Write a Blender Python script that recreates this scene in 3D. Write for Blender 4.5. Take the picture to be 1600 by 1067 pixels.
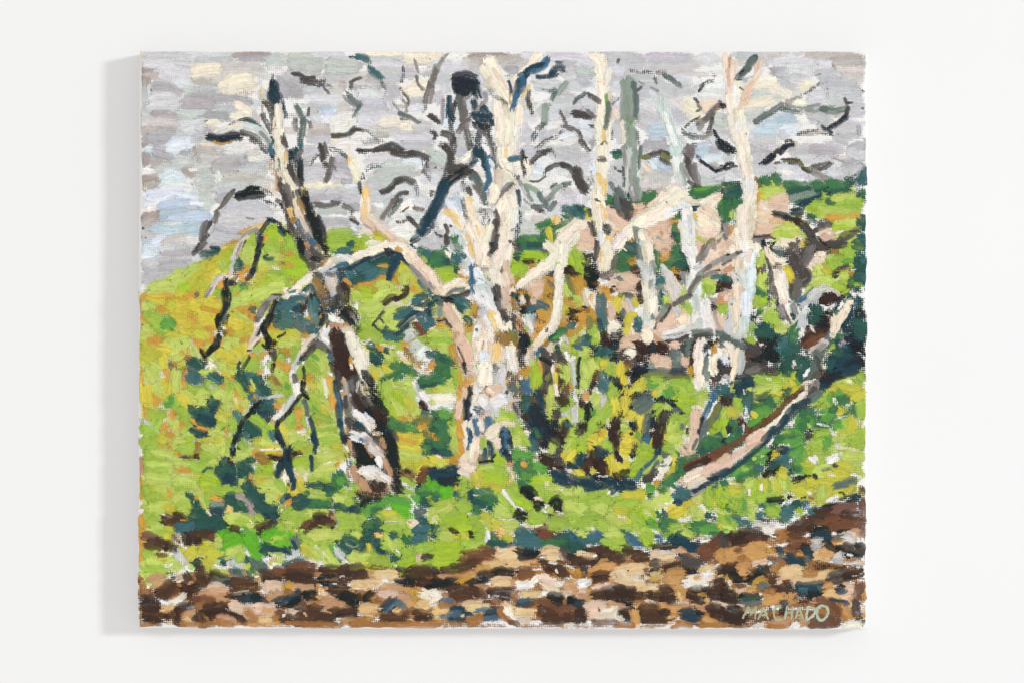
import bpy, math, random
import numpy as np

C = bpy.context.scene
for o in list(bpy.data.objects):
    bpy.data.objects.remove(o)
random.seed(7)
rng = np.random.default_rng(7)

# ---------------------------------------------------------------- camera, light, exposure
S = 0.000446            # metres per photograph pixel on the face of the canvas
DEPTH = 0.020           # the face of the canvas stands this far off the wall
DIST = 2.0
cam = bpy.data.cameras.new('camera')
cam.sensor_width = 36.0
cam.lens = 36.0 * DIST / (1600 * S)
cam.clip_start, cam.clip_end = 0.05, 50
co = bpy.data.objects.new('camera', cam)
co.location = (0, -DEPTH - DIST, 0)
co.rotation_euler = (math.pi / 2, 0, 0)
C.collection.objects.link(co)
C.camera = co

w = bpy.data.worlds.new('World')
C.world = w
w.use_nodes = True
bg = w.node_tree.nodes['Background']
bg.inputs[0].default_value = (1.0, 0.985, 0.965, 1)
bg.inputs[1].default_value = 0.915

from mathutils import Vector
def lamp(name, loc, sx, sy, energy, color):
    li = bpy.data.lights.new(name, 'AREA')
    li.shape = 'RECTANGLE'
    li.size, li.size_y, li.energy, li.color = sx, sy, energy, color
    ob = bpy.data.objects.new(name, li)
    ob.location = loc
    ob.rotation_euler = Vector((-loc[0], -loc[1], -loc[2])).to_track_quat('-Z', 'Y').to_euler()
    C.collection.objects.link(ob)
# a window-sized lamp well to the right and a little above: it throws the soft shadow at the left of the canvas
lamp('window_lamp', (8.1, -5.7, 1.9), 1.15, 1.15, 480.0, (0.95, 0.98, 1.0))

C.view_settings.view_transform = 'Standard'
C.view_settings.look = 'None'
C.view_settings.exposure = 0
C.view_settings.gamma = 1
C.cycles.transparent_max_bounces = 24
C.cycles.max_bounces = 6

# ---------------------------------------------------------------- helpers
def link(name, verts, faces, mat, parent=None, smooth=True):
    me = bpy.data.meshes.new(name)
    me.from_pydata(verts, [], faces)
    me.update()
    if smooth:
        me.polygons.foreach_set('use_smooth', np.ones(len(me.polygons), dtype=bool))
    me.materials.append(mat)
    ob = bpy.data.objects.new(name, me)
    C.collection.objects.link(ob)
    if parent is not None:
        ob.parent = parent
    return ob

class NT:
    def __init__(self, name):
        self.m = bpy.data.materials.new(name)
        self.m.use_nodes = True
        self.t = self.m.node_tree
        self.b = self.t.nodes['Principled BSDF']
        self.out = self.t.nodes['Material Output']
    def n(self, kind, **kw):
        x = self.t.nodes.new(kind)
        for k, v in kw.items():
            setattr(x, k, v)
        return x
    def l(self, a, b):
        self.t.links.new(a, b)
    def val(self, sock, v):
        if isinstance(v, (int, float)):
            sock.default_value = v
        else:
            self.l(v, sock)
    def math(self, op, a, b=None, c=None, clamp=False):
        x = self.n('ShaderNodeMath', operation=op)
        x.use_clamp = clamp
        self.val(x.inputs[0], a)
        if b is not None: self.val(x.inputs[1], b)
        if c is not None: self.val(x.inputs[2], c)
        return x.outputs[0]

def weave(t, coord, pitch):
    """height of a plain linen weave, 0..1, from a coordinate in metres"""
    sep = t.n('ShaderNodeSeparateXYZ'); t.l(coord, sep.inputs[0])
    k = 2 * math.pi / pitch
    nz = t.n('ShaderNodeTexNoise'); nz.inputs['Scale'].default_value = 160; nz.inputs['Detail'].default_value = 1
    t.l(coord, nz.inputs['Vector'])
    wob = t.math('MULTIPLY', nz.outputs[0], 3.0)
    sx = t.math('ABSOLUTE', t.math('SINE', t.math('ADD', t.math('MULTIPLY', sep.outputs[0], k / 2), wob)))
    sz = t.math('ABSOLUTE', t.math('SINE', t.math('ADD', t.math('MULTIPLY', sep.outputs[2], k / 2), wob)))
    # threads stand proud, the crossings between them lie lowest: (sx*sz + sx + sz - sx*sz) / 2
    return t.math('MULTIPLY', t.math('ADD', sx, sz), 0.5), sx, sz

# ---------------------------------------------------------------- wall
t = NT('wall_paint')
t.b.inputs['Base Color'].default_value = (0.795, 0.795, 0.80, 1)
t.b.inputs['Roughness'].default_value = 0.75
t.b.inputs['Specular IOR Level'].default_value = 0.2
tc = t.n('ShaderNodeTexCoord')
n1 = t.n('ShaderNodeTexNoise'); n1.inputs['Scale'].default_value = 45; n1.inputs['Detail'].default_value = 6; n1.inputs['Roughness'].default_value = 0.6
n2 = t.n('ShaderNodeTexNoise'); n2.inputs['Scale'].default_value = 3.5; n2.inputs['Detail'].default_value = 2
t.l(tc.outputs['Object'], n1.inputs['Vector']); t.l(tc.outputs['Object'], n2.inputs['Vector'])
mr = t.n('ShaderNodeMapRange'); mr.inputs[3].default_value = 0.97; mr.inputs[4].default_value = 1.02
t.l(n2.outputs[0], mr.inputs[0])
mx = t.n('ShaderNodeMix', data_type='RGBA', blend_type='MULTIPLY'); mx.inputs[0].default_value = 1
mx.inputs[6].default_value = (0.795, 0.795, 0.80, 1)
t.l(mr.outputs[0], mx.inputs[7]); t.l(mx.outputs[2], t.b.inputs['Base Color'])
bp = t.n('ShaderNodeBump'); bp.inputs['Strength'].default_value = 0.25; bp.inputs['Distance'].default_value = 0.0006
t.l(n1.outputs[0], bp.inputs['Height']); t.l(bp.outputs[0], t.b.inputs['Normal'])
WALL = t.m
wall = link('wall', [(-3, 0, -2), (3, 0, -2), (3, 0, 2), (-3, 0, 2), (-3, .1, -2), (3, .1, -2), (3, .1, 2), (-3, .1, 2)],
            [(0, 1, 2, 3), (5, 4, 7, 6), (4, 0, 3, 7), (1, 5, 6, 2), (3, 2, 6, 7), (4, 5, 1, 0)], WALL, smooth=False)
wall['kind'] = 'structure'
wall['label'] = 'plain white painted wall behind the canvas'

# ---------------------------------------------------------------- the painting
root = bpy.data.objects.new('painting', None)
root.location = (-0.0058, 0, 0.0008)
C.collection.objects.link(root)
root['label'] = 'unframed landscape oil painting of bare trees on a green hillside hanging on white wall'
root['category'] = 'painting'
RX, RZ = root.location[0], root.location[2]

def wx(px): return (px - 800) * S - RX
def wz(py): return (533.5 - py) * S - RZ

# edges of the canvas face, in photograph pixels
def left_edge(y):  return 217.5 - 3.0 * (y - 80) / 903 + 0.5 * np.sin(y / 37.0) + 0.35 * np.sin(y / 11.0)
def right_edge(y): return 1356.5 - 1.0 * (y - 80) / 903 + 0.5 * np.sin(y / 41.0 + 1) + 0.3 * np.sin(y / 13.0)
def top_edge(x):   return 80.5 + 0.4 * np.sin(x / 53.0) + 0.3 * np.sin(x / 17.0)
def bot_edge(x):   return 981.5 + 2.2 * (x - 215) / 1140 + 0.4 * np.sin(x / 47.0) + 0.3 * np.sin(x / 15.0)

# canvas: primed linen wrapped over a stretcher, rounded edges
t = NT('primed_linen')
t.b.inputs['Roughness'].default_value = 0.8
t.b.inputs['Specular IOR Level'].default_value = 0.2
tc = t.n('ShaderNodeTexCoord')
wv, sx, sz = weave(t, tc.outputs['Object'], 3.1 * S)
nz = t.n('ShaderNodeTexNoise'); nz.inputs['Scale'].default_value = 60; nz.inputs['Detail'].default_value = 4
t.l(tc.outputs['Object'], nz.inputs['Vector'])
cr = t.n('ShaderNodeMapRange'); cr.inputs[3].default_value = 0.90; cr.inputs[4].default_value = 1.05
t.l(nz.outputs[0], cr.inputs[0])
mx = t.n('ShaderNodeMix', data_type='RGBA', blend_type='MULTIPLY'); mx.inputs[0].default_value = 1
mx.inputs[6].default_value = (0.80, 0.785, 0.765, 1)
t.l(cr.outputs[0], mx.inputs[7]); t.l(mx.outputs[2], t.b.inputs['Base Color'])
bp = t.n('ShaderNodeBump'); bp.inputs['Strength'].default_value = 0.5; bp.inputs['Distance'].default_value = 0.00025
t.l(wv, bp.inputs['Height']); t.l(bp.outputs[0], t.b.inputs['Normal'])
LINEN = t.m

nu, nv = 96, 76
prof = [(0, 0)]
# ring offsets: (inset from the edge in px, depth in m) from face to wall
rings = [(7, 0), (4.0, 0.0002), (2.0, 0.0006), (0.7, 0.0013), (0.0, 0.0026), (0.0, 0.008), (0.2, 0.014), (0.4, DEPTH - 0.0008)]
verts, faces = [], []
def face_pt(u, v, inset, d):
    # u, v in 0..1 over the face
    y0 = 80 + 903 * v
    x0 = 216 + 1140 * u
    L, R, T, B = left_edge(y0) + inset, right_edge(y0) - inset, top_edge(x0) + inset, bot_edge(x0) - inset
    return (wx(L + (R - L) * u), -DEPTH + d, wz(T + (B - T) * v))
idx = {}
for j in range(nv + 1):
    for i in range(nu + 1):
        idx[i, j] = len(verts)
        p = face_pt(i / nu, j / nv, rings[0][0], 0)
        e = min(i, nu - i, j, nv - j)
        verts.append((p[0], p[1] + (0.00004 * math.sin(i * .7) * math.cos(j * .9) if e > 1 else 0), p[2]))
for j in range(nv):
    for i in range(nu):
        faces.append((idx[i, j], idx[i, j + 1], idx[i + 1, j + 1], idx[i + 1, j]))
loop = [(i, 0) for i in range(nu)] + [(nu, j) for j in range(nv)] + [(nu - i, nv) for i in range(nu)] + [(0, nv - j) for j in range(nv)]
prev = [idx[p] for p in loop]
for ins, d in rings[1:]:
    cur = []
    for (i, j) in loop:
        p = list(face_pt(i / nu, j / nv, ins, d))
        if d > 0.003:
            p[0] += 0.00025 * math.sin(i * 1.3 + d * 700); p[2] += 0.00025 * math.sin(j * 1.7 + d * 500)
        cur.append(len(verts)); verts.append(tuple(p))
    m = len(loop)
    for k in range(m):
        faces.append((prev[k], prev[(k + 1) % m], cur[(k + 1) % m], cur[k]))
    prev = cur
faces.append(tuple(reversed(prev)))
canvas = link('canvas', verts, faces, LINEN, root)
# ---------------------------------------------------------------- oil paint
t = NT('oil_paint')
at = t.n('ShaderNodeAttribute'); at.attribute_name = 'pigment'
ad = t.n('ShaderNodeAttribute'); ad.attribute_name = 'dry'
au = t.n('ShaderNodeAttribute'); au.attribute_name = 'brush'
tc = t.n('ShaderNodeTexCoord')
wv, sx, sz = weave(t, tc.outputs['Object'], 3.1 * S)
# bristle streaks, long in the direction of the stroke
st = t.n('ShaderNodeTexNoise'); st.inputs['Scale'].default_value = 1.0; st.inputs['Detail'].default_value = 4; st.inputs['Roughness'].default_value = 0.65
mp = t.n('ShaderNodeMapping'); mp.inputs['Scale'].default_value = (0.62, 0.045, 1.0)
t.l(au.outputs['Vector'], mp.inputs['Vector']); t.l(mp.outputs[0], st.inputs['Vector'])
# blotches in the load of paint
bl = t.n('ShaderNodeTexNoise'); bl.inputs['Scale'].default_value = 330; bl.inputs['Detail'].default_value = 3
t.l(tc.outputs['Object'], bl.inputs['Vector'])
hs = t.n('ShaderNodeHueSaturation')
t.l(at.outputs['Color'], hs.inputs['Color'])
sv = t.math('MULTIPLY_ADD', t.math('SUBTRACT', st.outputs[0], 0.5), 0.8, 1.0)
sv2 = t.math('MULTIPLY', sv, t.math('MULTIPLY_ADD', t.math('SUBTRACT', bl.outputs[0], 0.5), 0.24, 1.0))
t.l(sv2, hs.inputs['Value'])
t.l(hs.outputs[0], t.b.inputs['Base Color'])
t.b.inputs['Roughness'].default_value = 0.42
t.b.inputs['Specular IOR Level'].default_value = 0.09
t.l(t.math('MULTIPLY_ADD', bl.outputs[0], 0.3, 0.32), t.b.inputs['Roughness'])
# relief: bristle grooves plus the linen coming through where the paint is thin
thin = t.math('MULTIPLY_ADD', ad.outputs['Fac'], 1.0, 0.25, clamp=True)
hgt = t.math('ADD', t.math('MULTIPLY', st.outputs[0], 1.1), t.math('MULTIPLY', wv, t.math('MULTIPLY', thin, 0.5)))
bp = t.n('ShaderNodeBump'); bp.inputs['Strength'].default_value = 1.0; bp.inputs['Distance'].default_value = 0.00032
t.l(hgt, bp.inputs['Height']); t.l(bp.outputs[0], t.b.inputs['Normal'])
# broken colour: dry paint only catches part of the weave
fn = t.n('ShaderNodeTexNoise'); fn.inputs['Scale'].default_value = 560; fn.inputs['Detail'].default_value = 4; fn.inputs['Roughness'].default_value = 0.6
t.l(tc.outputs['Object'], fn.inputs['Vector'])
v = t.math('ADD', t.math('MULTIPLY_ADD', fn.outputs[0], 0.9, -0.33), t.math('ADD', t.math('MULTIPLY', wv, 0.55), t.math('MULTIPLY_ADD', st.outputs[0], 0.4, -0.2)))
al = t.n('ShaderNodeMapRange', interpolation_type='SMOOTHSTEP')
t.l(v, al.inputs[0])
t.l(t.math('SUBTRACT', ad.outputs['Fac'], 0.05), al.inputs[1]); t.l(t.math('ADD', ad.outputs['Fac'], 0.05), al.inputs[2])
t.l(al.outputs[0], t.b.inputs['Alpha'])
OIL = t.m

PAL = dict(a='D8D8DB', b='C6C6C9', c='B1AEB2', d='D1CDC8', e='BFB8B1', f='F1E8D5', g='ECEAE5', h='C6CBC6', i='DFE6EE',
  j='BACAD7', k='A99C96', B='232B33', N='233E4A', S='3D6580', K='4A4542', L='6C6662', M='908C88', G='5C6A66', Q='8B988B',
  T='3F676A', W='EFE2C8', V='DACDB8', X='EDDAC4', P='DDBFA8', R='BC9270', O='CF9C48', Y='EAC67E', l='BBCB66', m='A2BE38',
  n='9CB84A', o='BEBC46', p='CFC249', q='5F9A46', r='3E7048', s='2C534B', t='4F7364', u='757A44', v='C0953F', w='94743A',
  x='DDBB86', y='C6965C', z='96683F', A='6C4733', C='4A352A', D='392A25', E='E0C294', F='ECE3D4', H='6E5145', I='565048',
  J='1D2424', U='CBD8D2', Z='A2713F')
PAL['0'] = '63AE2E'; PAL['1'] = 'A8AD8C'; PAL['2'] = 'B1BDA7'; PAL['3'] = 'D2BC84'
def lin(c): return c / 12.92 if c <= 0.04045 else ((c + 0.055) / 1.055) ** 2.4
GAIN = 1 / 1.07
PALL = {k: np.array([lin(int(h[i:i + 2], 16) / 255) * GAIN for i in (0, 2, 4)]) for k, h in PAL.items()}

DATA = """T 216 80
#sky
a 7 8 4 30 3 55 4
b- 6 8 9 30 8 45 8
a 9 6 16 20 14 40 15
b 9 40 12 58 13
a 9 56 5 75 6 98 4
b 5 60 9 85 9 98 8
k 5 100 4 115 3 138 3
c- 6 105 8 125 7 145 8
h- 8 135 9 150 8 162 10
d= 9 98 13 115 12 140 13
X 3 3 3 4 8
X- 3 6 7 9 8
d 8 88 19 105 18 128 20
b= 8 125 16 145 18 160 18
k 6 5 21 12 21 17 22
e 6 6 25 20 26 32 29
k 7 6 30 8 36
a 11 22 22 40 24 56 25
a 9 38 30 46 34 55 35
f+ 10 57 23 70 20 86 19
f 4 70 27 82 26
e- 8 60 31 75 33 88 32
d 5 76 31 90 29
f+ 12 90 38 102 33 118 31
f 8 92 42 105 40 116 38
c 7 16 39 30 40 46 45
c- 6 30 44 45 47
h 6 50 40 62 42
b- 8 60 42 85 41
c- 7 58 48 70 47 82 47
c 6 80 50 100 50 118 54
c= 9 105 44 125 44 130 50
h 7 5 38 6 48 8 55
d 5 3 58 3 66
a 12 14 52 30 50 46 55
a 8 12 58 30 57 44 58
c 11 50 56 65 55 78 56
d= 6 82 55 105 55
b 6 80 62 95 61 104 61
h 9 6 63 14 66
c 7 16 66 28 66 44 68
h 9 42 64 55 66 70 65
c 8 62 72 80 68 98 68
f+ 7 103 56 110 60 116 66
f 8 98 68 110 67 118 70
d 9 4 76 20 75 40 76
e- 8 10 81 25 80 42 80
a 10 46 77 58 76 70 74
a 8 48 84 58 83 68 82
f 7 72 76 80 74 82 77
f- 5 76 80 80 80
e 7 4 84 20 84 30 86
c 10 12 90 25 89 40 90
b 6 40 88 55 88 70 88
c- 7 60 82 72 84 80 84
i+ 9 36 97 48 94 58 96
i 5 40 103 55 101
c- 7 10 96 24 97
k 5 4 96 8 100
i 4 6 104 16 101
b 6 16 104 28 103
b- 6 56 94 64 91 74 92
d 7 60 104 72 98 90 99
X- 5 66 97 80 98
g 9 92 96 108 93 118 97
d 7 90 104 110 104 125 104
g 8 110 100 122 100
b= 8 128 34 126 28 134 30
b 8 131 46 133 50
c- 7 146 30 156 36
c- 8 148 44 158 46
d- 7 122 66 122 76
a- 6 122 56 126 60
#tree
Y 2 129 38 128 44 130 54
w- 3 129 55 130 66
N 3 95 78 102 74
N 5 108 73 116 72 124 78
T 4 116 73 126 79 133 86
f+ 6 82 84 95 80 108 76 115 78
U+ 6 112 79 122 80 130 87 136 95 142 106
U 4 84 85 92 82
B+ 7 75 90 86 91 96 88 104 88
B 6 88 93 98 91 107 90
K 5 108 85 118 88 126 93
K- 6 118 92 128 98 135 106
v 2 78 94 86 97 98 95
M 4 128 85 134 92 140 104
T 3 140 96 137 100 141 106
N 2 140 25 140 32
B+ 6 140 33 139 40 138 46
N+ 8 141 36 144 44 146 49
N 5 138 46 142 52 146 55
S- 4 150 52 152 60 154 68
N 4 149 56 153 64 153 70
K 5 132 54 136 58 141 66
L 4 136 60 141 67
X- 4 130 66 134 62
K 5 130 66 133 74 138 82
L 3 134 78 138 86
f+ 7 146 58 147 70 147 82
W 3 142 70 141 80
f+ 7 144 84 146 95 148 105
f 4 150 82 149 90
K 5 151 90 153 98
I 3 150 94 155 100
T 444 80
#sky
X 3 2 3 12 3
h 9 6 7 20 6 40 7
h 10 8 16 24 15 40 17
h+ 12 48 13 60 14 74 17
a 6 30 3 50 2 62 3
h 7 44 20 60 20 76 20
f 6 87 4 105 3 122 5
f 10 126 6 140 6 158 7
f 7 125 12 135 13 150 11
b 7 88 10 105 9 122 9
a 7 90 15 110 14 128 16
d- 7 95 22 108 21 118 20
b 7 105 27 115 27 122 28
d 6 130 17 150 16
g 5 136 19 150 18
b- 7 122 24 132 23 138 25
a= 7 122 32 132 31
f 8 128 44 138 42 146 43
f 6 138 33 142 30
f 5 143 36 148 34
b- 9 20 22 8 26 5 22
b- 7 45 28 55 26 68 28
d= 8 30 24 45 22 60 24
c- 8 4 36 14 40 20 44
c- 7 8 44 20 43
e- 7 58 36 64 34
d- 8 52 38 56 46
b 8 24 41 34 40 42 42
c- 6 44 44 52 48
d 9 74 32 88 32 98 36
c- 7 80 40 92 39 100 40
b 9 108 38 114 42 116 46
c- 6 86 30 100 31
a+ 12 78 46 90 47 104 50
b 8 80 54 95 54 108 56
b+ 9 78 62 90 62 104 64
a 10 78 71 90 72 100 74
a 8 92 68 108 67 122 68
i- 4 80 38 88 42
b 7 132 53 142 52 150 52
a 7 132 60 142 59
a 6 150 50 158 48
b 5 110 60 108 52
b= 7 6 52 16 52
a 9 30 51 44 51 58 50
b 8 28 60 36 62
j 6 40 62 52 61
i 6 42 66 55 66
d- 7 58 60 70 58
a 7 30 69 34 74
e 8 28 84 38 84 48 84
d 5 30 80 42 78
g+ 8 52 74 62 70 70 70
g 7 52 81 60 78 66 77
g 7 70 92 80 88 86 92
g 6 55 98 65 96 82 97
f 4 50 93 56 95
b- 6 24 90 40 91 48 91
b= 7 28 98 44 98
f+ 8 100 75 115 74 130 76
f 7 120 79 132 80 138 78
d- 7 92 82 110 82 122 83
e- 5 96 86 108 86
b 8 136 82 146 80 152 82
a 8 118 90 135 91 150 92
b= 7 120 86 140 86
b 7 125 97 140 98 156 98
d 4 148 103 158 104
a= 6 88 100 76 99
#tree
K+ 4 10 24 16 25 22 28 31 28
K+ 6 19 31 28 33 38 34 40 31
L- 4 42 37 50 37
L 3 42 39 47 44
K+ 3 69 33 74 30 80 28
G 4 70 34 70 40
G- 5 67 43 72 46
G+ 6 68 50 74 54 79 56
M 3 62 47 66 52 74 57
G 3 78 59 75 63 73 68
N 3 69 6 75 7
T+ 6 77 6 82 7 86 9
G- 5 84 11 90 15
T 5 88 17 93 20
T+ 6 92 22 97 25 100 28
G- 4 101 32 104 37 106 40
K- 2 107 41 105 46
K 3 124 17 124 24 122 33
A- 3 121 38 123 42
L 3 124 44 128 48 130 53 128 58
M 3 123 51 127 57 127 65
M 2 113 54 119 61 126 67
G 4 120 65 130 69 141 75
L 3 122 71 128 72
M 3 136 10 138 16 140 23
L 3 138 26 139 33 143 38 146 42
M+ 4 158 16 155 25 152 33
L 5 152 34 149 44 147 54
L- 4 148 58 144 64
K+ 5 51 89 60 88 68 86 73 81
K 4 70 83 76 82 83 83
G- 3 86 82 92 88 98 95
L- 3 96 92 106 96
G+ 5 13 58 17 66 20 72
L 5 12 72 12 80 18 84
G 6 20 72 19 84 17 94
L 4 26 74 28 80
T 5 16 94 18 104
K 3 26 60 25 68
T 4 8 104 14 102
K 3 38 97 40 106
L 3 42 96 44 106
G- 5 48 102 55 104 62 106
B+ 5 98 102 110 98 116 99 124 104
K 4 77 104 90 104 100 103
B 4 110 104 122 104
L- 3 126 105 136 106
K+ 5 152 68 158 70
B- 4 153 84 158 88
B 3 156 92 158 90
T 672 80
#sky
f 8 0 5 8 6 14 5
g 7 18 4 30 7 22 10
a 7 3 13 12 12
g 4 34 4 50 3
k 7 42 6 60 3 80 4
e 6 55 9 75 9 95 8
e 8 42 10 52 12
d 6 36 10 40 14
d- 7 75 14 90 13 104 12
c- 6 78 18 92 18
a 8 98 4 112 5
a 9 124 6 140 5 158 6
b- 8 140 14 155 14
b- 7 138 24 150 22 158 22
a 7 114 24 112 30 126 32
b 7 110 34 125 36 135 34
d= 7 104 42 116 42
a 7 142 36 150 34 158 38
b- 8 130 44 145 42
d- 9 98 58 106 54
b 8 132 50 144 50 150 52
a 9 126 58 138 58 148 57
b 8 142 64 156 62
a 7 144 78 154 74
b- 7 118 60 114 66
a 8 124 70 132 66
g 8 122 80 132 76
b= 7 98 76 106 80
a 8 98 66 110 68
b 10 98 90 108 86
b- 8 115 90 126 86 134 84
g+ 9 126 98 138 95 150 92
b 7 124 103 140 103 154 102
a 7 136 90 150 86
d= 7 100 102 110 98
a 9 18 16 30 17 40 16
b 9 8 28 20 28
a 7 15 36 18 44
b 7 44 20 50 24
a 9 54 26 56 34
a 8 48 42 52 50
b 6 8 52 12 46
i 9 16 77 22 74 28 76
a 7 16 66 26 70
d 6 30 64 26 58
b 7 40 54 48 58
b 6 34 80 42 76
a 6 36 70 42 72
b- 8 28 84 36 88 40 92
b- 8 28 96 38 98 46 100
g 7 4 100 10 104
a- 6 4 80 10 84
i= 7 0 96 10 92
#tree
M 3 18 3 14 7
M+ 4 13 9 9 16 6 24
L 5 6 20 3 34 2 44
M 4 2 40 0 54
B+ 8 26 28 32 26 40 26 46 28
B+ 8 28 36 30 42 36 44 40 40
N+ 8 36 32 44 36 48 42 50 46
B 6 27 32 28 40 34 46
N 3 48 30 50 34
B+ 9 30 32 38 34 46 34
B+ 8 31 39 38 41 44 42
M 3 42 46 38 50 33 50
L+ 6 30 50 33 58 36 66 34 72
G 3 31 52 31 62 33 70
M 4 57 44 58 52 54 57
M+ 3 55 54 50 60 44 66 38 72
L 5 40 72 34 78 29 84
M 4 14 52 13 64 12 76
S 3 18 55 17 64 18 70
N+ 5 20 49 20 58 21 66 24 72
K 3 23 58 22 62
N+ 6 56 60 58 64 64 68
N+ 8 48 68 56 70 62 70
B 7 48 76 54 80 62 79
N 4 64 72 65 78
K 5 2 68 6 72 9 74
K 4 6 88 4 84
K+ 6 14 86 20 88 24 93
K 6 12 98 18 102 24 104
L 4 52 84 58 88 62 92
K- 4 44 88 46 92
K- 3 60 84 63 96
L- 4 54 94 62 98 68 104
N- 4 42 96 44 100
N 4 48 106 54 102
f+ 10 60 12 66 22 70 32 78 44
f+ 8 56 18 62 28 72 40 80 52
V 5 62 28 60 36 66 40
X 4 66 20 74 30 80 40
f+ 7 112 4 108 9 104 16 95 24
X- 5 94 26 86 34 84 44
f+ 6 102 18 96 22 88 30
M- 4 62 40 66 46 72 50
L 5 74 51 80 57
O 2 84 44 83 50 84 56
Y 3 103 36 99 43 95 49
S+ 7 121 10 116 16 108 20
S 6 108 18 100 24 94 30
N+ 4 117 14 105 17 99 23
N+ 7 99 26 92 36 90 46
S 6 94 26 97 32 94 42
S+ 5 90 46 88 54
S+ 4 88 56 85 62
M 3 88 60 84 66
N 3 82 32 84 38 84 44
N+ 4 112 27 122 27 132 25
N+ 6 127 23 134 17 138 19
T 3 132 12 138 12
L 3 90 67 93 69
L+ 4 103 43 102 52 104 60
K 4 101 50 105 60 107 66
K- 2 116 40 125 41
G 4 125 42 130 40
Q+ 5 142 34 138 38 134 44
G+ 4 130 44 127 51
q 3 124 55 126 57
Q+ 6 120 58 120 66 120 74
G 5 118 76 112 82
T- 6 110 86 106 93
K 4 136 64 139 71 142 78
L 5 140 78 148 82
L 3 148 80 156 86 158 92
K- 3 140 82 134 86
K- 4 132 90 122 93 114 99 110 103
K 4 112 106 120 104 128 103
K+ 6 151 65 160 66
G 3 150 55 153 49 160 46
f+ 9 70 56 72 66 74 78 72 90
f+ 9 84 68 84 80 82 94 84 106
V 4 76 58 80 62 82 70
X 4 69 70 70 82
f+ 7 93 60 93 70 90 84
f 7 94 80 92 92 90 106
V+ 3 70 92 74 98 78 104
Y 3 83 96 82 104
g 4 90 78 88 90
f 7 74 94 77 106
T 900 80
#sky
b 7 28 5 45 4 60 4
b- 9 32 11 50 12 70 12
b 9 75 6 95 6 115 7
b- 9 80 15 100 15 125 12
a- 8 130 8 145 8
a 9 4 10 12 12 18 16
h 9 4 20 12 22 20 22
b- 8 4 30 14 29 22 28
i 7 16 32 22 34
b- 8 38 18 50 18 58 17
a 8 30 22 45 22 50 24
b- 9 34 28 46 28 54 26
a- 9 40 36 48 36
b- 9 62 28 76 30 84 36
b 8 68 34 85 36 104 42
b 7 86 42 98 46 104 48
d= 9 100 22 115 22 128 24
a- 9 105 30 120 32
g 8 132 36 145 34 154 33
b- 8 104 40 116 40 126 40
a 9 70 48 82 52 86 56
b 8 68 46 76 44
a 8 98 52 108 56 112 62
b- 8 100 66 112 66 122 64
f+ 10 114 56 122 60 132 62
X 9 134 58 144 56 150 54
h+ 9 142 72 150 74 156 74
g 8 130 44 145 44 152 46
b 9 6 56 14 54 24 58
b 8 20 66 22 76
i 8 4 76 16 76
a 9 6 84 14 88 20 92
c- 7 20 90 18 98
b- 8 40 78 46 86 44 92
d= 7 38 100 50 100
a 9 42 52 46 60
X 8 40 62 44 68
b- 8 70 64 82 70 88 66
b- 8 70 74 80 80
j 9 78 82 86 82 92 82
j 6 80 90 90 91
c- 8 72 100 84 98 94 100
b- 7 106 74 114 72
b- 8 104 94 110 98
i- 8 125 100 135 100 145 98
j 7 128 106 140 104
a 8 122 84 130 82
b 8 140 90 152 88 158 86
a- 7 142 96 148 100
#tree
f+ 7 17 5 22 8 25 16 27 26
f+ 5 23 22 27 32 31 38
f+ 6 34 20 32 30 30 40 29 50
f+ 7 27 34 28 44 27 58 25 72
V 4 35 44 36 56 36 72
X 3 30 28 29 36
f+ 8 24 74 26 86 26 98 26 106
Y 6 30 82 30 92 29 106
f 5 34 76 34 90 33 104
q 3 31 46 32 60 32 72
G+ 5 34 56 33 68 31 79
G- 3 38 56 46 49
Q- 4 38 50 41 54
Q+ 9 51 34 53 48 51 60 50 70
Q+ 8 57 32 58 46 60 58 62 70
G+ 5 60 34 62 46 63 58 62 68
G 3 63 42 68 38
q 4 54 72 57 75
M 4 54 68 60 72
f 5 48 76 50 86 50 96
Q 6 53 78 55 88 55 98
Q+ 7 58 82 60 94 58 106
G- 4 64 84 66 96 68 106
Q 6 54 98 56 106
K 3 45 9 43 12
K- 4 58 20 66 22 72 21
K- 4 70 22 80 22
L- 4 84 23 94 22
G 5 92 26 100 30 108 36
L 3 82 28 84 34
M 2 66 32 72 36
M 2 78 38 86 42
G- 3 92 28 104 30
B 4 130 37 136 33 142 31
B 3 128 42 132 37
K- 5 140 24 146 26
B 3 124 50 128 54
K 3 126 63 131 60
M 3 127 56 130 60
K 4 153 56 146 60 142 65
L 5 150 54 144 60 138 66
L+ 5 142 66 134 72 126 76
K 3 128 70 120 74 114 80
B- 3 110 82 118 86 126 86
G 4 112 86 122 90 130 90
M 4 132 76 128 82
K 4 142 70 140 80 136 88
M 4 126 90 136 90 142 84
B 4 144 84 148 92 152 100
B 7 150 96 156 102 160 105
U 7 86 50 88 60 92 70 95 80
U+ 6 94 52 95 62 97 72
U+ 8 98 78 102 88 106 98 108 106
g 5 92 66 98 82 102 96 103 106
K+ 7 0 66 8 67 16 68
L 4 12 62 17 67
K 4 16 78 18 79
K- 4 12 44 18 48 24 54
K 5 14 46 20 50 25 54
G 4 10 44 4 48 0 52
K- 4 3 84 5 90
K 5 5 94 10 100 14 105
K 4 27 98 31 95
T- 3 38 84 38 94
V 4 26 100 30 104
B- 4 84 105 94 105
K 6 114 106 119 102 124 98
s 3 40 106 48 106
T 1128 80
#sky
b 7 16 5 30 4 50 4
d 6 40 4 60 5
b- 8 48 8 65 8 80 9
e 6 88 6 105 4 125 4 140 4
d- 7 95 10 110 8 125 9
e+ 10 118 12 130 12 145 10
d 9 122 20 132 20 146 20
d 9 126 28 138 29 147 28
X- 4 146 3 150 4
a 9 55 14 75 12 95 14
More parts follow.
